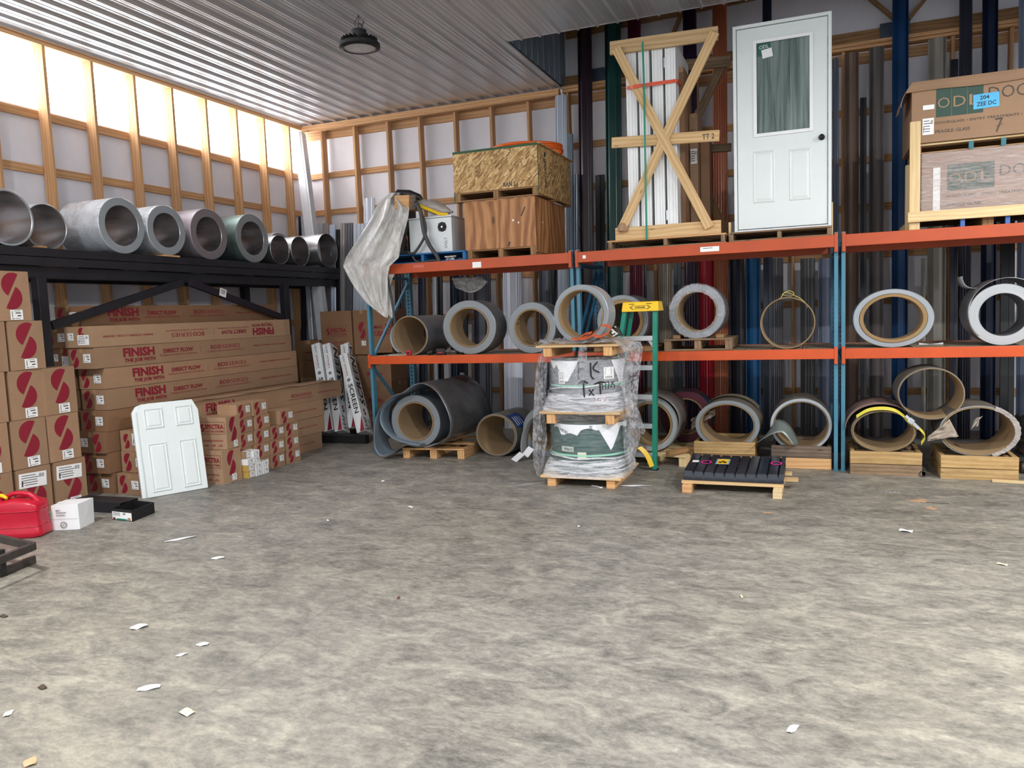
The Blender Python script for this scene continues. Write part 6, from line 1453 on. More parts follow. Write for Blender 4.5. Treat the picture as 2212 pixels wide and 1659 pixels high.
c4 = coil('metal_coil', 'squat grey coil on the yellowish timber cradle', (-0.885, 8.32, 0.165), 0.0, 0.50, 0.285, 0.232, dusty, 'edge', kraft, 0.008, 1.16, 0.93, gF, 0.006)
b = MB(); b.grid(lambda u, v: (lambda a: Vector((math.cos(a) * 0.29 * 1.165, 0.30 + 0.22 * v, 0.266 + math.sin(a) * 0.29 * 0.935 + 0.004)))(0.5 + 2.1 * u), 24, 3); build('paper_band', b, paint('#9a8d77', 0.7), c4, smooth=2)
b = MB(); b.grid(lambda u, v: on(1493 + 52 * u, 905 - 25 * u + 24 * v * (1 - 0.3 * u), y=8.50) + Vector((0, 0.12 * mnoise.noise(Vector((u * 4, v * 4, 0))), 0)), 14, 8); single('torn_wrap', b, paint('#857564', 0.4), 'torn dirty wrapping hanging off the left of the squat coil', 'wrapping', smooth=2, solid=0.003)
c5 = coil('metal_coil', 'grey rimmed coil on the weathered timber cradle left of the blue posts', (-0.155, 8.325, 0.165), 0.0, 0.52, 0.285, 0.245, dusty, 'edge_lt', kraft, 0.006, 1.05, 0.97, gF, 0.006)
pf = sm([on(x, y, y=8.13) for x, y in ((1634, 957), (1652, 946), (1670, 937), (1688, 934), (1700, 944), (1712, 960))]); pk = sm([on(x, y, y=8.30) for x, y in ((1640, 953), (1655, 938), (1668, 920), (1680, 906), (1706, 918), (1728, 959))]); b = MB(); b.grid(lambda u, v: pf[int(round(u * (len(pf) - 1)))].lerp(pk[int(round(u * (len(pk) - 1)))], v), len(pf), 5)
single('bent_sheet', b, metal('green_grey_sheet', '#7d8683', 0.4, 0.4), 'bent grey sheet metal drooping between the two middle floor coils', 'sheet metal', smooth=1.2, solid=0.003)
c6 = coil('metal_coil', 'flattened kraft lined coil on the timber cradle right of the blue posts', (0.595, 8.16, 0.215), 0.0, 0.55, 0.225, 0.208, dusty, 'edge_lt', kraft, 0.008, 1.26, 0.92, gF, 0.008)
c6b = MB(); c6b.grid(lambda u, v: (lambda a: Vector((0.575 + math.cos(a) * 0.315, 8.19 + 0.60 * v, 0.44 + math.sin(a) * 0.245)))(0.55 + 2.6 * u), 40, 4)
single('bent_sheet', c6b, metal('rosy_sheet', '#8a716a', 0.5, 0.3), 'loose rosy brown sheet arching over the flattened coil', 'sheet metal', smooth=2, solid=0.006)
b = MB(); b.ribbon(sm([on(x, y, y=8.145) for x, y in ((1850, 900), (1875, 886), (1905, 882), (1932, 886), (1950, 897), (1963, 912), (1985, 925), (1998, 942), (1990, 958))]), 0.035, 0.003, (0, 0.6, 1)); single('ratchet_strap', b, 'strap_yellow', 'yellow strap slung over the flattened coil and hanging to its right', 'strap')
b = MB(); q0, q1 = on(1956, 898, y=8.14), on(1985, 926, y=8.14); b.beam(q0, q1, 0.03, 0.03); b.box(q0.lerp(q1, 0.4), (0.05, 0.05, 0.05), Matrix.Rotation(0.7, 3, 'Y')); single('strap_ratchet', b, 'aluminium', 'metal ratchet of the yellow strap beside the flattened coil', 'ratchet', bevel=0.004)
cr2 = coil('coil_core_ring', 'open kraft ring resting on top of the two right floor coils', (0.995, 8.12, 0.545), 0.02, 0.45, 0.255, 0.243, dusty, 'edge_lt', kraft, 0.006, 1.10, 0.97, None, 0.01, cat='ring')
c7 = coil('metal_coil', 'large flattened coil in torn film on the rightmost timber cradle', (1.385, 8.12, 0.205), 0.0, 0.57, 0.250, 0.228, dusty, 'edge_lt', kraft, 0.008, 1.28, 0.96, gF, 0.008)
rim_film(c7, 0.262, 0.225, 0.24, 0.2, 1.28, 0.96, -1.2, 1.15, paint('#9b948f', 0.25, 0, 0.2), 0.005)
b = MB(); b.grid(lambda u, v: on(2003 + 48 * v + 20 * u * v, 945 - 40 * v + 8 * u + 30 * u * v, y=8.075) + Vector((0, 0.04 * mnoise.noise(Vector((u * 5, v * 5, 3))), 0)), 12, 12); single('torn_wrap', b, paint('#97897b', 0.45), 'torn triangular flap of dirty wrapping left of the large flattened coil', 'wrapping', smooth=2, solid=0.003)
b = MB(); b.grid(lambda u, v: on(2108 - 12 * v + 14 * u, 905 + 5 * u - 0 + 22 * v - 12 * u, y=8.08) + Vector((0, 0.03 * math.sin(u * 6 + v * 5), 0)), 10, 10); single('torn_wrap', b, paint('#a59a90', 0.4), 'small shred of wrapping curling inside the large flattened coil', 'wrapping', smooth=2, solid=0.003)
b = MB(); a, c = on(1994, 1023, z=0.035), Vector((0.93, 9.5, 0.04)); b.lathe([(0.0235, 0), (0.031, 0), (0.031, 1.2), (0.0235, 1.2), (0.0235, 0)], 24, axis='y'); 
o = single('grey_pipe', b, 'rust', 'grey pipe on the floor pointing at the camera between the right cradles', 'pipe', smooth=0.6); o.location = (a.x, a.y + 0.6, 0.0)
def dolly():
    q = on(2206, 1012, z=0.06); t = thing('wrapped_dolly', 'dark film wrapped load on a dolly wheel at the right picture edge', 'dolly', (q.x + 0.16, q.y + 0.25, 0))
    b = MB(); b.bx(-0.17, 0.3, -0.2, 0.3, 0.12, 0.16); build('dolly_deck', b, 'dark', t)
    b = MB(); b.lathe([(0, -0.02), (0.05, -0.02), (0.055, -0.012), (0.055, 0.012), (0.05, 0.02), (0, 0.02)], 20, axis='z'); b.v = [Vector((-0.13 + p.z, -0.17 + p.x, 0.056 + p.y)) for p in b.v]; build('caster_wheel', b, 'rust', t, smooth=0.6)
    b = MB(); b.grid(lambda u, v: (lambda a: Vector((0.07 + math.cos(a) * 0.22 * (1 + 0.1 * mnoise.noise(Vector((a * 3, v * 5, 0)))), 0.05 + math.sin(a) * 0.22 * (1 + 0.1 * mnoise.noise(Vector((a * 3, v * 5, 2)))), 0.161 + 0.36 * v)))(2 * PI * u), 48, 18, closed_u=True); build('wrapped_load', b, paint('#2c2b30', 0.15, 0, 0.3), t, smooth=2)
dolly()
# ================================================================= WRAPPED COIL STACK
SX, SY = -2.120, 7.38
def stack_pallet(z, h, label, w=0.80, d=0.78, mat='fresh', rz=0.0, dx=0.0, dy=0.0):
    t = thing('pallet', label, 'pallet', (SX + dx, SY + dy, z), rz)
    for x in (-w / 2 + 0.11, w / 2 - 0.10):
        b = MB(); b.bx(x - 0.043, x + 0.043, -d / 2 + 0.015, d / 2 - 0.015, 0, h - 0.022, 0, 0.002); build('stringer', b, 'pine', t, bevel=0.004)
    for k in range(6):
        bw = 0.105; y = -d / 2 + bw / 2 + k * (d - bw) / 5; b = MB(); b.bx(-w / 2, w / 2, y - bw / 2, y + bw / 2, h - 0.0215, h, 0, 0.002); build('deck_board', b, mat, t, bevel=0.003)
    return t
stack_pallet(0, 0.105, 'bottom pallet of the film wrapped coil stack, feet on the concrete', 0.80, 0.80)
stack_pallet(0.615, 0.115, 'middle pallet between the two film wrapped coils', 0.79, 0.78, rz=0.03, dy=-0.01)
stack_pallet(1.262, 0.11, 'top pallet of the film wrapped stack carrying the grey ring coil', 0.80, 0.76, rz=0.015, dy=-0.03)
def flat_coil(z, h, R_, label, hexc, ri=0.24):
    t = thing('metal_coil', label, 'coil', (SX, SY, z), 0)
    b = MB(); b.lathe([(ri, 0.0), (R_ - 0.004, 0.0)], 72, 1); b.lathe([(R_ - 0.004, 0), (R_, 0.004), (R_, h - 0.004), (R_ - 0.004, h)], 72, 0); b.lathe([(R_ - 0.004, h), (ri, h)], 72, 1); b.lathe([(ri, h), (ri, 0)], 72, 2)
    build('sheet_winding', b, [hexc, 'edge', 'card_in'], t, smooth=0.6); return t
RU, RL = 0.368, 0.380
cu_ = flat_coil(0.732, 0.49, RU, 'dark grey coil lying flat in film, marked in black pen, upper of the stack', paint('#84888f', 0.35, 0.2, 0.15))
cl_ = flat_coil(0.107, 0.505, RL, 'dark green coil lying flat in film, lower of the stack', paint('#28504b', 0.35, 0.2, 0.15))
def cylmap(R_, x0, z0):
    # x measured along the front of the cylinder from its front centre
    return lambda x, y: Vector((math.sin((x + x0) / R_) * R_, -math.cos((x + x0) / R_) * R_, z0 + y))
def cyl_poly(b, R_, poly, mi=0, sub=14):
    """polygon strip list [(x, z_lo, z_hi)] bent around the cylinder"""
    vs = []; fs = []
    for x, zl, zh in poly: a = x / R_; vs += [(math.sin(a) * R_, -math.cos(a) * R_, zl), (math.sin(a) * R_, -math.cos(a) * R_, zh)]
    for i in range(len(poly) - 1): fs.append((2 * i, 2 * i + 2, 2 * i + 3, 2 * i + 1))
    b.add(vs, fs, mi)
def tri(x0, x1, xm, zt, zb, n=12):
    out = []
    for i in range(n + 1):
        x = x0 + (x1 - x0) * i / n; k = (x - x0) / (xm - x0) if x < xm else (x1 - x) / (x1 - xm); out.append((x, zt - (zt - zb) * k, zt))
    return out
R1 = RU + 0.006
# camera-facing direction of the stack: turn the front centre toward the camera
off = R1 * 0.27 - 0.01
b = MB(); cyl_poly(b, R1, tri(-0.37 + off, -0.07 + off, -0.205 + off, 0.485, 0.27)); cyl_poly(b, R1, tri(0.25 + off, 0.50 + off, 0.38 + off, 0.485, 0.20)); cyl_poly(b, R1, tri(-0.5 + off, -0.29 + off, -0.4 + off, 0.485, 0.40)); build('corner_paper', b, 'paper', cu_)
b = MB(); mp = cylmap(R1 + 0.001, 0, 0)
for (x0, zc, w, h) in ((-0.31, 0.325, 0.085, 0.12), (0.165, 0.36, 0.115, 0.115)):
    cyl_poly(b, R1 + 0.001, [(x0 + off + w * i / 4, zc - h / 2, zc + h / 2) for i in range(5)], 0)
    for q in range(5): cyl_poly(b, R1 + 0.002, [(x0 + off + w * .12, zc + h * (.36 - .12 * q), zc + h * (.40 - .12 * q)), (x0 + off + w * .8, zc + h * (.36 - .12 * q), zc + h * (.40 - .12 * q))], 1)
    for q in range(6): cyl_poly(b, R1 + 0.002, [(x0 + off + w * (.15 + .12 * q), zc - h * .42, zc - h * .25), (x0 + off + w * (.21 + .12 * q), zc - h * .42, zc - h * .25)], 1)
build('product_label', b, ['label', 'dark_ink'], cu_)
def pen(strokes, R_, x0, z0, sc, th, mat, parent, name='pen_marking'):
    b = MB()
    for st in strokes:
        pts = sm([Vector((x * sc, 0, y * sc)) for x, y in st], 4) if len(st) > 2 else [Vector((x * sc, 0, y * sc)) for x, y in st]
        pts = [Vector((math.sin((p.x + x0) / R_) * R_, -math.cos((p.x + x0) / R_) * R_, z0 + p.z)) for p in pts]
        b.tube(pts, th, 6)
    return build(name, b, mat, parent, smooth=1.0)
pen([[(0, 0), (0.02, 1.0)], [(0, 0.98), (0.25, 1.02), (0.42, 0.95)], [(0.02, 0.6), (0.22, 0.64), (0.3, 0.62)], [(0.72, 0.95), (0.74, 0.2), (0.9, 0.02)], [(1.12, 1.0), (0.86, 0.62), (1.22, 0.38)]], R1 + 0.019, off - 0.075, 0.31, 0.165, 0.0075, 'black_ink', cu_)
pen([[(-0.1, 0.9), (0.2, 1.08), (0.5, 0.92)], [(0.2, 1.0), (0.25, 0.0)], [(0.55, 0.15), (0.85, 0.55)], [(0.56, 0.52), (0.86, 0.12)], [(0.9, 0.86), (1.3, 0.98), (1.6, 0.93)], [(1.25, 0.9), (1.28, 0.2), (1.12, -0.1)]], R1 + 0.019, off - 0.06, 0.135, 0.15, 0.0075, 'black_ink', cu_)
pen([[(0.3, 0.85), (0.05, 0.95), (0.05, 0.6), (0.3, 0.7), (0.32, 0.0)], [(0.42, 0.4), (0.55, 0.42)], [(0.7, 0.9), (0.72, 0.0)], [(0.85, 0.85), (1.15, 0.9), (1.0, 0.0)], [(1.2, 0.4), (1.3, 0.42)], [(1.42, 0.8), (1.6, 0.9), (1.55, 0.55), (1.4, 0.3), (1.65, 0.28)], [(2.0, 0.9), (1.78, 0.85), (1.76, 0.55), (2.0, 0.45), (1.85, 0.05)]], R1 + 0.019, off + 0.13, 0.205, 0.08, 0.0036, 'black_ink', cu_)
b = MB(); cyl_poly(b, R1 + 0.017, [(off + 0.085 + 0.125 * i / 5, 0.065, 0.165) for i in range(6)], 0); build('number_sticker', b, 'label', cu_)
pen([[(0.25, 1.0), (0.05, 0.5), (0.1, 0.0), (0.3, 0.1), (0.28, 0.4), (0.08, 0.4)], [(0.5, 0.85), (0.7, 1.0), (0.72, 0.6), (0.5, 0.05), (0.8, 0.05)], [(1.2, 1.0), (0.98, 0.95), (0.98, 0.6), (1.18, 0.45), (1.1, 0.05), (0.92, 0.05)], [(1.6, 0.85), (1.42, 0.9), (1.4, 0.65), (1.62, 0.35), (1.55, 0.05), (1.4, 0.1), (1.42, 0.4), (1.6, 0.65), (1.6, 0.85)]], R1 + 0.020, off + 0.095, 0.09, 0.06, 0.0034, 'red_ink', cu_)
pen([[(-0.02, 0.6), (-0.14, 0.3), (-0.05, -0.25), (0.3, -0.5), (0.9, -0.45)], [(0.05, 0.85), (0.6, 1.0), (1.2, 0.9)], [(1.35, 0.8), (1.4, 0.3)], [(1.5, 0.8), (1.7, 0.75)], [(1.5, 0.5), (1.75, 0.5)], [(1.55, 0.2), (1.8, 0.25)]], R1 + 0.020, off + 0.085, 0.085, 0.085, 0.003, 'red_ink', cu_)
b = MB()
def band(R_, zf, a0, a1, w, n=40): return [Vector((math.sin(a0 + (a1 - a0) * i / n) * R_, -math.cos(a0 + (a1 - a0) * i / n) * R_, zf(i / n))) for i in range(n + 1)]
b.ribbon(band(R1 + 0.001, lambda u: 0.245, 0, 2 * PI, 0.018), 0.016, 0.0012, (0, 0, 1)); build('strap', b, 'ltgreen_strap', cu_)
R2 = RL + 0.006; offl = R2 * 0.27
b = MB(); cyl_poly(b, R2, tri(0.06 + offl, 0.36 + offl, 0.215 + offl, 0.50, 0.235)); cyl_poly(b, R2, [(-0.42 + offl + 0.9 * i / 24, 0.455 + 0.012 * math.sin(i * 1.3) - (0.05 if 2 < i < 9 else 0), 0.50) for i in range(25)])
build('corner_paper', b, 'paper', cl_)
b = MB(); cyl_poly(b, R2 + 0.001, [(-0.30 + offl + 0.14 * i / 5, 0.235, 0.285) for i in range(6)], 0); cyl_poly(b, R2 + 0.002, [(-0.12 + offl + 0.085 * i / 4, 0.165, 0.235) for i in range(5)], 1); build('product_label', b, [paint('#b9c3bb', 0.6), paint('#d9d3bf', 0.6)], cl_)
mpl = cylmap(R2 + 0.003, -0.27 + offl, 0.245); b = MB(); text(b, '9996-D', (0, 0, 0), (1, 0, 0), (0, 0, 1), 0.10, 0.028, 0.0, warp=mpl); build('pen_marking', b, 'black_ink', cl_)
mpl = cylmap(R2 + 0.002, -0.33 + offl, 0.44); b = MB(); text(b, 'UNITED', (0, 0, 0), (1, 0, 0), (0, 0, 1), 0.11, 0.03, 0.01, warp=lambda x, y: mpl(x, y - x * 0.35)); mp3 = cylmap(R2 + 0.002, 0.0 + offl, 0.44); text(b, 'UNI', (0, 0, 0), (1, 0, 0), (0, 0, 1), 0.05, 0.03, 0.01, warp=lambda x, y: mp3(y, x)); build('printed_lettering', b, 'black_ink', cl_)
b = MB(); b.ribbon(band(R2 + 0.003, lambda u: 0.20, 0, 2 * PI, 0.018), 0.018, 0.0012, (0, 0, 1)); build('strap', b, 'ltgreen_strap', cl_)
def film():
    t = thing('stretch_wrap', 'clear wrinkled stretch film around the coil stack, hanging loose at both sides', 'plastic film', (SX, SY, 0.02))
    def sq(a, k):   # blend circle to square corner
        c, s_ = math.cos(a), math.sin(a); m = (abs(c) ** k + abs(s_) ** k) ** (-1 / k); return c * m, s_ * m
    def wall(z0, z1, r0, r1, k0, k1, amp, seed):
        def f(u, v):
            a = 2 * PI * u; k = k0 + (k1 - k0) * v; x, y = sq(a, k); r_ = r0 + (r1 - r0) * v
            r_ *= 1 + amp * mnoise.noise(Vector((math.cos(a) * 3 + seed, math.sin(a) * 3, v * 8))) + amp * 0.5 * mnoise.noise(Vector((math.cos(a) * 9, math.sin(a) * 9 + seed, v * 25)))
            return Vector((x * r_, y * r_, z0 - 0.02 + (z1 - z0) * v))
        return f
    b = MB(); b.grid(wall(0.09, 0.26, 0.415, RL + 0.016, 7, 2.2, 0.01, 1), 110, 14, closed_u=True); build('film_skirt', b, 'film_band', t, smooth=2)
    b = MB(); b.grid(wall(0.26, 0.62, RL + 0.014, RL + 0.014, 2.1, 2.1, 0.012, 2), 110, 20, closed_u=True); b.grid(wall(0.62, 0.75, RL + 0.02, 0.40, 2.2, 6, 0.01, 3), 110, 8, closed_u=True); build('film_layer', b, clearp('tight_film', '#e9edf0', 0.04, 0.22, 6, 0.08, (1, 1, 12), 0.4), t, smooth=2)
    b = MB(); b.grid(wall(0.73, 0.90, 0.40, RU + 0.016, 6, 2.2, 0.012, 5), 110, 14, closed_u=True); build('film_skirt', b, 'film_band', t, smooth=2)
    b = MB(); b.grid(wall(0.90, 1.25, RU + 0.014, RU + 0.016, 2.1, 2.1, 0.014, 6), 110, 20, closed_u=True); build('film_layer', b, clearp('streaky_film', '#eceef2', 0.05, 0.38, 5, 0.1, (2.4, 2.4, 7), 0.5), t, smooth=2)
    # gathered film ropes
    rr = random.Random(3)
    for z0, z1, R_ in ((0.84, 0.90, RU + 0.03), (0.80, 0.93, RU + 0.028), (0.86, 0.80, RU + 0.035), (0.92, 1.02, RU + 0.022), (0.90, 0.76, RU + 0.04), (0.20, 0.24, RL + 0.024), (0.17, 0.26, RL + 0.026), (0.24, 0.19, RL + 0.024), (0.30, 0.27, RL + 0.02), (0.14, 0.16, RL + 0.035)):
        b = MB(); a0 = rr.uniform(-1.9, -1.5); a1 = rr.uniform(1.5, 1.9)
        pts = [Vector((math.sin(a0 + (a1 - a0) * i / 30) * R_, -math.cos(a0 + (a1 - a0) * i / 30) * R_, z0 + (z1 - z0) * i / 30 - 0.02 + 0.006 * math.sin(i * 0.7))) for i in range(31)]
        b.ribbon(pts, rr.uniform(0.006, 0.018), 0.003, (0, 0, 1)); build('film_rope', b, clearp('film_rope_mat', '#f4f6fa', 0.45, 0.9, 12, 0.12) if 'film_rope_mat' not in bpy.data.materials else bpy.data.materials['film_rope_mat'], t)
    # hanging curtains at the sides and centre knot
    def curtain(pxs, y0, mat, name, nu=26, nv=60, amp=0.045, seed=0):
        def f(u, v):
            k = v * (len(pxs) - 1); i = min(int(k), len(pxs) - 2); t_ = k - i; A, C = pxs[i], pxs[i + 1]
            py = A[0] * (1 - t_) + C[0] * t_; l = A[1] * (1 - t_) + C[1] * t_; r_ = A[2] * (1 - t_) + C[2] * t_
            p = on(l + (r_ - l) * u, py, y=y0 + amp * mnoise.noise(Vector((u * 5 + seed, v * 9, 0))) + amp * 0.6 * mnoise.noise(Vector((u * 14, v * 26, seed))) - 0.05 * math.sin(u * PI))
            return Vector((p.x - SX, p.y - SY, max(p.z - 0.02, -0.015)))
        b = MB(); b.grid(f, nu, nv); build(name, b, mat, t, smooth=2)
    curtain([(744, 1172, 1186), (760, 1165, 1184), (800, 1158, 1182), (850, 1154, 1180), (900, 1152, 1178), (950, 1150, 1182), (1000, 1152, 1176), (1030, 1160, 1168)], 7.15, 'film', 'hanging_film', seed=1)
    curtain([(738, 1330, 1384), (752, 1332, 1389), (790, 1338, 1384), (840, 1343, 1378), (890, 1345, 1376), (940, 1345, 1384), (985, 1349, 1372), (1005, 1362, 1374)], 7.22, 'film', 'hanging_film', seed=4)
    curtain([(880, 1370, 1378), (905, 1374, 1386), (930, 1378, 1394), (938, 1384, 1392)], 7.20, 'film', 'hanging_film', 12, 16, seed=7)
    curtain([(745, 1256, 1268), (765, 1250, 1268), (790, 1240, 1268), (815, 1242, 1262), (835, 1252, 1260)], 6.95, 'film_dense', 'knotted_film', 16, 24, 0.03, 5)
    # crumple on the top pallet
    def top_(u, v):
        x = -0.42 + 0.86 * u; y = -0.40 + 0.70 * v; z = 1.352 + 0.055 * abs(mnoise.noise(Vector((u * 7, v * 6, 0)))) + 0.03 * abs(mnoise.noise(Vector((u * 19, v * 16, 3)))) + 0.07 * max(0, u - 0.72) * math.sin(v * 3)
        e = max(0, u - 0.93) / 0.07; z -= 0.10 * e; return Vector((x + 0.03 * e, y, z + 0.006))
    b = MB(); b.grid(top_, 60, 44); build('crumpled_film', b, 'film_dense', t, smooth=2)
    b = MB(); pts = sm([on(x, y, z=0.015) for x, y in ((1186, 1042), (1165, 1045), (1140, 1048), (1120, 1051), (1106, 1054))]); b.ribbon([Vector((p.x - SX, p.y - SY, p.z - 0.008)) for p in pts], 0.03, 0.003, (0.3, 1, 0)); build('trailing_film', b, 'film_dense', t)
film()
rc2 = coil('metal_coil', 'tall grey ring coil with kraft core standing on the wrapped stack', (-2.085, 7.06, 1.382), -0.10, 0.20, 0.278, 0.222, metal('light_grey_sheet', '#aeb4ba', 0.35, 0.35), 'edge', kraft, 0.006, 1.0, 1.0, None, 0.002)
def orange_ratchet():
    t = thing('ratchet_strap', 'orange ratchet strap bunched inside the ring coil on the wrapped stack', 'strap', (-1.95, 7.0, 1.40)); P = lambda l, y: sm([on(a, c, y=y) for a, c in l])
    b = MB(); b.ribbon(P([(1234, 731), (1246, 733), (1258, 729), (1272, 722), (1278, 718), (1262, 722), (1254, 728)], 7.03), 0.045, 0.005, (0, 1, 0.3)); b.ribbon(P([(1254, 732), (1268, 730), (1282, 724)], 7.0), 0.045, 0.006, (0, 1, 0.4)); build('webbing', b, paint('#c65a33', 0.7), t, True)
    b = MB(); b.ribbon(P([(1286, 716), (1282, 722), (1290, 727), (1302, 725), (1312, 720), (1318, 712), (1314, 704), (1300, 703)], 6.96), 0.045, 0.006, (0, 1, 0.4)); build('webbing', b, paint('#c65a33', 0.7), t, True)
    b = MB(); c = on(1328, 716, y=6.98); b.box(c, (0.07, 0.05, 0.012), Matrix.Rotation(0.7, 3, 'Y')); b.box(c + Vector((0.01, 0, -0.03)), (0.06, 0.05, 0.01), Matrix.Rotation(-0.5, 3, 'Y')); b.cyl(c + Vector((-0.01, -0.035, -0.01)), c + Vector((-0.01, 0.035, -0.01)), 0.012, 12); b.box(c + Vector((0.03, 0, 0.01)), (0.09, 0.045, 0.008), Matrix.Rotation(1.0, 3, 'Y')); build('ratchet', b, 'aluminium', t, True, bevel=0.002)
    b = MB(); b.box(c + Vector((0.04, 0.0, 0.0)), (0.025, 0.05, 0.09), Matrix.Rotation(-0.5, 3, 'Y')); build('ratchet_handle', b, 'dark', t, True, bevel=0.004)
orange_ratchet()
b = MB(); q = on(1308, 737, y=7.15); b.box((q.x, 7.2, 1.405), (0.13, 0.09, 0.045), Matrix.Rotation(0.2, 3, 'Z')); single('timber_block', b, 'brownwood', 'brown timber block chocking the ring coil on the wrapped stack', 'timber block', bevel=0.004)
# ================================================================= STEP LADDER
def ladder():
    t = thing('step_ladder', 'green fibreglass step ladder with yellow top cap, aluminium steps', 'ladder', (-1.72, 8.0, 0))
    YF0, YT_ = 7.85, 7.86
    TL, TR = on(1352, 668, y=7.86), on(1413, 668, y=7.86); FR = on(1413, 1015, z=0.0); FL = Vector((FR.x - 0.56, FR.y, 0)); zt = 1.735
    A0, A1 = Vector((FR.x, FR.y, 0.0)), Vector((TR.x + 0.0, FR.y + 0.0, 1.68)); B0, B1 = FL, Vector((TL.x, FR.y, 1.68))
    yb = 8.13
    def rail(p, q, name='front_rail'):
        b = MB(); f = (q - p).normalized(); b.beam(p, q, 0.006, 0.075, (1, 0, 0)) ; b = MB()
        b.beam(p, q, 0.075, 0.006, (1, 0, 0)); 
        for s_ in (-1, 1): b.beam(p + Vector((0.0 - 0.02, s_ * 0.0375, 0)), q + Vector((0.0 - 0.02, s_ * 0.0375, 0)), 0.006, 0.045, (1, 0, 0))
        return build(name, b, 'fiberglass', t, True, bevel=0.0015)
    rail(A0 + Vector((0.028, 0, 0.012)), A1 + Vector((0.02, 0.0, 0))); rail(B0 + Vector((0, 0, 0.012)), B1)
    for sx, P0 in ((1, A1), (-1, B1)):
        p = P0 + Vector((-sx * 0.03, 0.10, 0)); Q0 = A0 if sx > 0 else B0; q = Vector((Q0.x - sx * 0.03, 8.10, 0.01)); b = MB(); b.beam(q, p, 0.04, 0.03, (0, 1, 0)); build('rear_rail', b, 'fiberglass', t, True, bevel=0.003)
    cx_ = (A1.x + B1.x) / 2; b = MB(); yv = A0.y
    hw = (A1.x - B1.x) / 2 + 0.045
    vs = []
    for z, k, d0, d1 in ((1.660, 1.0, 0.07, 0.20), (1.672, 1.0, 0.07, 0.20), (1.752, 0.96, 0.045, 0.175), (1.760, 0.93, 0.035, 0.165)):
        vs += [(cx_ - hw * k, yv - d0, z), (cx_ + hw * k, yv - d0, z), (cx_ + hw * k, yv + d1, z), (cx_ - hw * k, yv + d1, z)]
    fs = [(3, 2, 1, 0), (12, 13, 14, 15)] + [(q * 4 + e, q * 4 + (e + 1) % 4, q * 4 + 4 + (e + 1) % 4, q * 4 + 4 + e) for q in range(3) for e in range(4)]
    b.add(vs, fs); o = build('top_cap', b, 'yellow', t, True, bevel=0.004)
    b = MB(); yy2 = yv - 0.0675
    nrm = Vector((0, -1, 0.3)).normalized(); U = Vector((1, 0, 0)); V = Vector((0, 0.3, 1)).normalized(); O = Vector((cx_, yv - 0.0605, 1.712))
    text(b, 'WERNER', O - U * 0.055 - V * 0.018, U, V, 0.11, 0.018, 0.02)
    for s_ in (-1, 1):
        b.add([O + U * s_ * 0.11 - V * 0.009, O + U * s_ * 0.075 - V * 0.032, O + U * s_ * 0.07 - V * 0.026, O + U * s_ * 0.098 - V * 0.009, O + U * s_ * 0.07 + V * 0.008, O + U * s_ * 0.075 + V * 0.014], [(0, 1, 2, 3) if s_ > 0 else (3, 2, 1, 0), (0, 3, 4, 5) if s_ > 0 else (5, 4, 3, 0)])
        b.quad(O + U * s_ * 0.09 + V * 0.027, U, V, 0.06, 0.006)
    b.quad(O + V * 0.010, U, V, 0.13, 0.0025); b.quad(O - V * 0.026, U, V, 0.13, 0.0025)
    build('cap_logo', b, 'black_ink', o); bpy.data.objects[b and 'cap_logo'].data.transform(_mat[t.name].inverted())
    for k, z in enumerate((1.385, 1.08, 0.775, 0.47, 0.165)):
        s_ = z / 1.68; xl = B0.x + (B1.x - B0.x) * s_; xr = A0.x + 0.02 + (A1.x - A0.x) * s_
        b = MB(); b.bx(xl + 0.004, xr - 0.012, yv - 0.036, yv + 0.036, z, z + 0.022); b.bx(xl + 0.004, xr - 0.012, yv - 0.038, yv - 0.030, z - 0.028, z + 0.022)
        o = build('step', b, 'aluminium', t, True, bevel=0.002)
        if k == 0:
            for s2, xx in ((1, xl + 0.02), (-1, xr - 0.03)):
                b = MB(); b.beam((xx, yv - 0.01, z - 0.10), (xx + s2 * 0.06, yv - 0.01, z - 0.01), 0.03, 0.004, (0, 1, 0)); build('step_brace', b, 'aluminium', t, True)
    b = MB(); b.bx(A0.x + 0.012, A0.x + 0.045, yv - 0.04, yv + 0.04, 0.0, 0.014); build('rubber_foot', b, 'dark', t, True)
    b = MB(); b.bx(B0.x - 0.015, B0.x + 0.02, yv - 0.04, yv + 0.04, 0.0, 0.014); build('rubber_foot', b, 'dark', t, True)
ladder()
b = MB(); pts = sm([on(x, y, y=7.84) for x, y in ((1381, 966), (1393, 977), (1402, 992), (1408, 1008))]); b.ribbon(pts, 0.05, 0.01, (0.8, 0.4, 0.3)); b.v = [Vector((p.x, p.y, max(p.z, 0.002))) for p in b.v]; single('yellow_brace', b, 'yellow', 'curved yellow plastic strip at the foot of the step ladder', 'plastic strip', smooth=1)
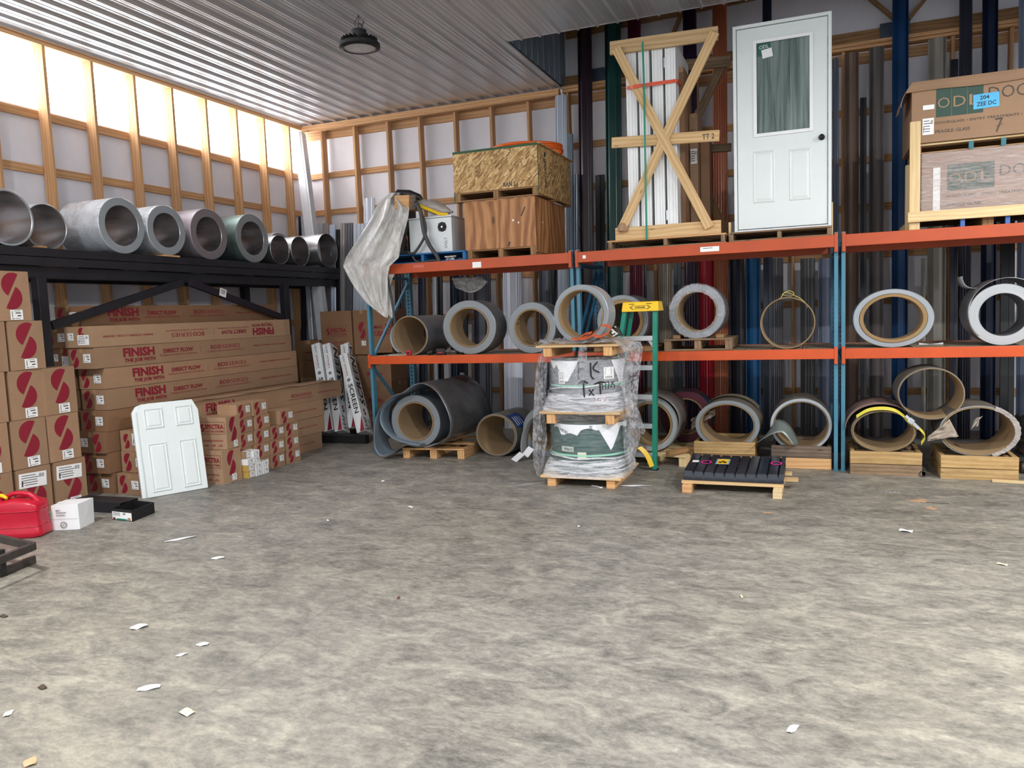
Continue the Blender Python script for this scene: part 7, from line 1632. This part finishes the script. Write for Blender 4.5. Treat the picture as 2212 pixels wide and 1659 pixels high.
# ================================================================= BLACK TILE BUNDLE
def tile_bundle():
    A, C = on(1474, 1040, z=0.10), on(1690, 1042, z=0.10); y0 = min(A.y, C.y); x0, x1 = -1.155, -0.275; y0 = 7.10; d = 0.62
    t = thing('tile_bundle', 'bundle of black stepped metal roof tiles with pink circles and yellow sticker', 'roof tiles', ((x0 + x1) / 2, y0 + d / 2, 0.098)); n = 10; w = (x1 - x0) / 9.5
    def prof(u):   # cross-tile profile
        k = (u * 9.5) % 1.0; return 0.022 * (1 if 0.10 < k < 0.90 else (k / 0.10 if k < 0.10 else (1 - k) / 0.10)) - 0.010
    def f(u, v):
        y = y0 + d * v; step = 0.0
        return Vector((x0 + (x1 - x0) * u, y, 0.098 + 0.075 + prof(u) + 0.045 * v + 0.012 * math.sin(u * PI) * -1))
    b = MB(); b.grid(f, 191, 6); b.grid(lambda u, v: Vector((x0 + (x1 - x0) * u, y0 - 0.012 + 0.012 * v * v, 0.10 + (0.073 + prof(u) - 0.012 * math.sin(u * PI)) * v)), 191, 5)
    build('top_tile', b, paint('#2a2d35', 0.2, 0.2, 0.05), t, True, smooth=0.5)
    for k in range(4):
        z = 0.100 + 0.017 * k; b = MB(); b.bx(x0 + 0.004, x1 - 0.004, y0 + 0.004, y0 + d - 0.01, z, z + 0.013); build('stacked_tile', b, paint('#1b1d24', 0.3, 0.3), t, True)
    mk = MB()
    def put(px, py): 
        q = on(px, py, z=0.21); v = (q.y - y0) / d; u = (q.x - x0) / (x1 - x0); p = f(u, v); p.z += 0.004; return p
    for px, py in ((1526, 997), (1596, 998), (1677, 1001)):
        c = put(px, py); mk.add([c + Vector((math.cos(a) * r_, math.sin(a) * r_ * 1.25, 0.045 * math.sin(a) * r_ * 1.25 / d)) for r_ in (0.052, 0.034) for a in [2 * PI * i / 24 for i in range(24)]], [(i, (i + 1) % 24, 24 + (i + 1) % 24, 24 + i) for i in range(24)], 0)
    c = put(1562, 996); V = Vector((0, 1, 0.075)); mk.quad(c, (1, 0, 0), V, 0.125, 0.19, 1); mk.quad(c + Vector((0, 0, 0.001)), (1, 0, 0), V, 0.095, 0.16, 2)
    for i, j in ((-1, -1), (1, -1), (-1, 1), (1, 1), (0, 0)): mk.quad(c + Vector((i * 0.022, j * 0.038, 0.0018)), (1, 0, 0), V, 0.026, 0.038, 3)
    c = put(1503, 996); mk.quad(c, (1, 0, 0), V, 0.06, 0.07, 4)
    build('sticker_and_marks', mk, ['magenta', paint('#8ca3b3', 0.5), 'yellow', 'black_ink', 'label'], t, True)
tile_bundle()
def tile_pallet():
    t = thing('tile_skid', 'low wooden skid of two runners and cross boards under the black tile bundle', 'skid', (-0.72, 7.38, 0))
    b = MB(); b.bx(-1.15, -1.065, 6.99, 7.66, 0, 0.072); build('runner', b, 'pine', t, True, bevel=0.003)
    b = MB(); b.bx(-0.36, -0.285, 6.93, 7.68, 0, 0.072); build('runner', b, 'pale', t, True, bevel=0.003)
    for y, xa, xb in ((7.10, -1.165, -0.275), (7.36, -1.16, -0.16), (7.62, -1.165, -0.22)):
        b = MB(); b.bx(xa, xb, y - 0.045, y + 0.045, 0.0725, 0.097); build('cross_board', b, 'fresh', t, True, bevel=0.003)
tile_pallet()
# ================================================================= SCRAPS ON THE FLOOR
def scrap(px, py, w, l, rz, label, mat='paper', name='paper_scrap', z=0.0015, curl=0.006, cat='scrap'):
    p = on(px, py, z=0); b = MB(); rn = random.Random(px)
    def f(u, v):
        k = 1 - 0.5 * abs(v - 0.5) * rn.random() * 0
        x = (u - 0.5) * w * (1 - 0.4 * abs(v - 0.5)); y = (v - 0.5) * l
        q = Vector((x, y, z + curl * abs(math.sin(v * 3 + u * 2)))); q = Matrix.Rotation(rz, 3, 'Z') @ q; return q + Vector((p.x, p.y, 0))
    b.grid(f, 5, 9); return single(name, b, mat, label, cat, smooth=2, solid=0.0012)
scrap(390, 1165, 0.035, 0.24, -0.6, 'long thin white scrap on the bare floor right of the black tray')
scrap(471, 1206, 0.05, 0.09, -0.9, 'small white scrap on the floor below the long thin one')
scrap(300, 1356, 0.055, 0.09, -0.7, 'white crumpled scrap in the lower left floor', curl=0.012)
scrap(438, 1393, 0.04, 0.06, -1.2, 'small white scrap right of the crumpled lower left one')
scrap(392, 1416, 0.02, 0.06, -0.5, 'tiny white scrap in the lower left floor, between two larger ones')
scrap(322, 1487, 0.05, 0.10, -0.9, 'flattened white scrap near the lower left, below the crumpled one')
scrap(404, 1540, 0.05, 0.07, 1.3, 'yellowish paper scrap near the bottom left of the floor', paint('#d6cfb2', 0.7))
scrap(92, 1486, 0.03, 0.05, 1.3, 'dark leaf like scrap at the lower left', paint('#4a3a2c', 0.8))
scrap(18, 1543, 0.03, 0.05, 0.5, 'white scrap at the far lower left edge')
scrap(65, 1648, 0.05, 0.06, 0.9, 'tan scrap at the bottom left corner of the floor', paint('#c0a27c', 0.8))
scrap(8, 1332, 0.03, 0.06, 1.4, 'dark scrap at the left edge of the floor', paint('#453a30', 0.8))
scrap(861, 1292, 0.015, 0.04, 0.4, 'tiny reddish chip in the middle of the floor', paint('#6a3a2a', 0.8))
scrap(887, 1096, 0.03, 0.06, 1.2, 'tiny white scrap on the floor left of the wrapped stack')
scrap(708, 1125, 0.02, 0.04, 1.0, 'tiny white chip on the floor below the small cartons')
scrap(827, 1040, 0.04, 0.05, 0.8, 'small white scrap before the pine pallet')
scrap(1372, 1050, 0.035, 0.30, -1.35, 'long white paper strip beside the foot of the wrapped stack', 'paper')
scrap(1290, 1052, 0.04, 0.14, 1.1, 'white strip poking out under the bottom pallet of the stack')
scrap(1524, 1047, 0.025, 0.04, 0.3, 'small pinkish scrap under the black tile bundle', paint('#d6b8b4', 0.7), curl=0.015)
scrap(1538, 1060, 0.01, 0.13, -1.2, 'thin dark splinter before the black tile bundle', paint('#5e5044', 0.8), 'wood_splinter')
scrap(1957, 1148, 0.05, 0.09, 1.3, 'folded white scrap on the floor at the right', curl=0.01)
scrap(2165, 1220, 0.03, 0.06, 1.1, 'small yellow white scrap near the right edge', paint('#d8cfae', 0.7))
scrap(1602, 1290, 0.015, 0.04, 0.4, 'tiny yellowish chip in the right half of the floor', paint('#cfc59c', 0.7))
scrap(1712, 1576, 0.03, 0.07, -0.4, 'pale scrap near the bottom right of the floor')
scrap(1250, 1138, 0.02, 0.03, 0.4, 'tiny pale chip in front of the wrapped stack')
scrap(1410, 1008, 0.02, 0.05, 0.4, 'tiny white flake at the ladder foot')
b = MB(); p = on(1928, 1063, z=0); b.bx(p.x - 0.06, p.x + 0.06, p.y - 0.02, p.y + 0.02, 0.001, 0.004)
for k in range(3): b.disc((p.x - 0.035 + 0.035 * k, p.y, 0.0048), (0, 0, 1), 0.008, 12, 1, up=(0, 1, 0))
single('perforated_strap', b, ['aluminium', 'dark'], 'short perforated metal strap on the floor at the right', 'metal strap')
b = MB(); a, c = on(2143, 1038, z=0.012), on(2230, 1043, z=0.012); b.beam(a, c, 0.045, 0.02); single('wood_strip', b, 'pale', 'thin pale wood strip on the floor at the right picture edge', 'wood strip')
b = MB(); a, c = on(2000, 1085, z=0.002), on(2050, 1088, z=0.002); b.beam(a, c, 0.01, 0.003); single('wire_piece', b, 'rust', 'thin wire piece on the floor right of the perforated strap', 'wire')
# orange spray paint traces are stains of the floor itself
st = paint('#c98a55', 0.8)
for px, py, r_ in ((1658, 1107, 0.05), (1990, 1082, 0.09), (2012, 1098, 0.06)):
    p = on(px, py, z=0); b = MB(); rn = random.Random(px); n = 26
    b.add([(p.x + math.cos(2 * PI * i / n) * r_ * rn.uniform(0.35, 1.1), p.y + math.sin(2 * PI * i / n) * r_ * rn.uniform(0.35, 1.0), 0.0006) for i in range(n)], [tuple(range(n))]); trim_struct(b, paint('#b08c6c', 0.8), bevel=0)
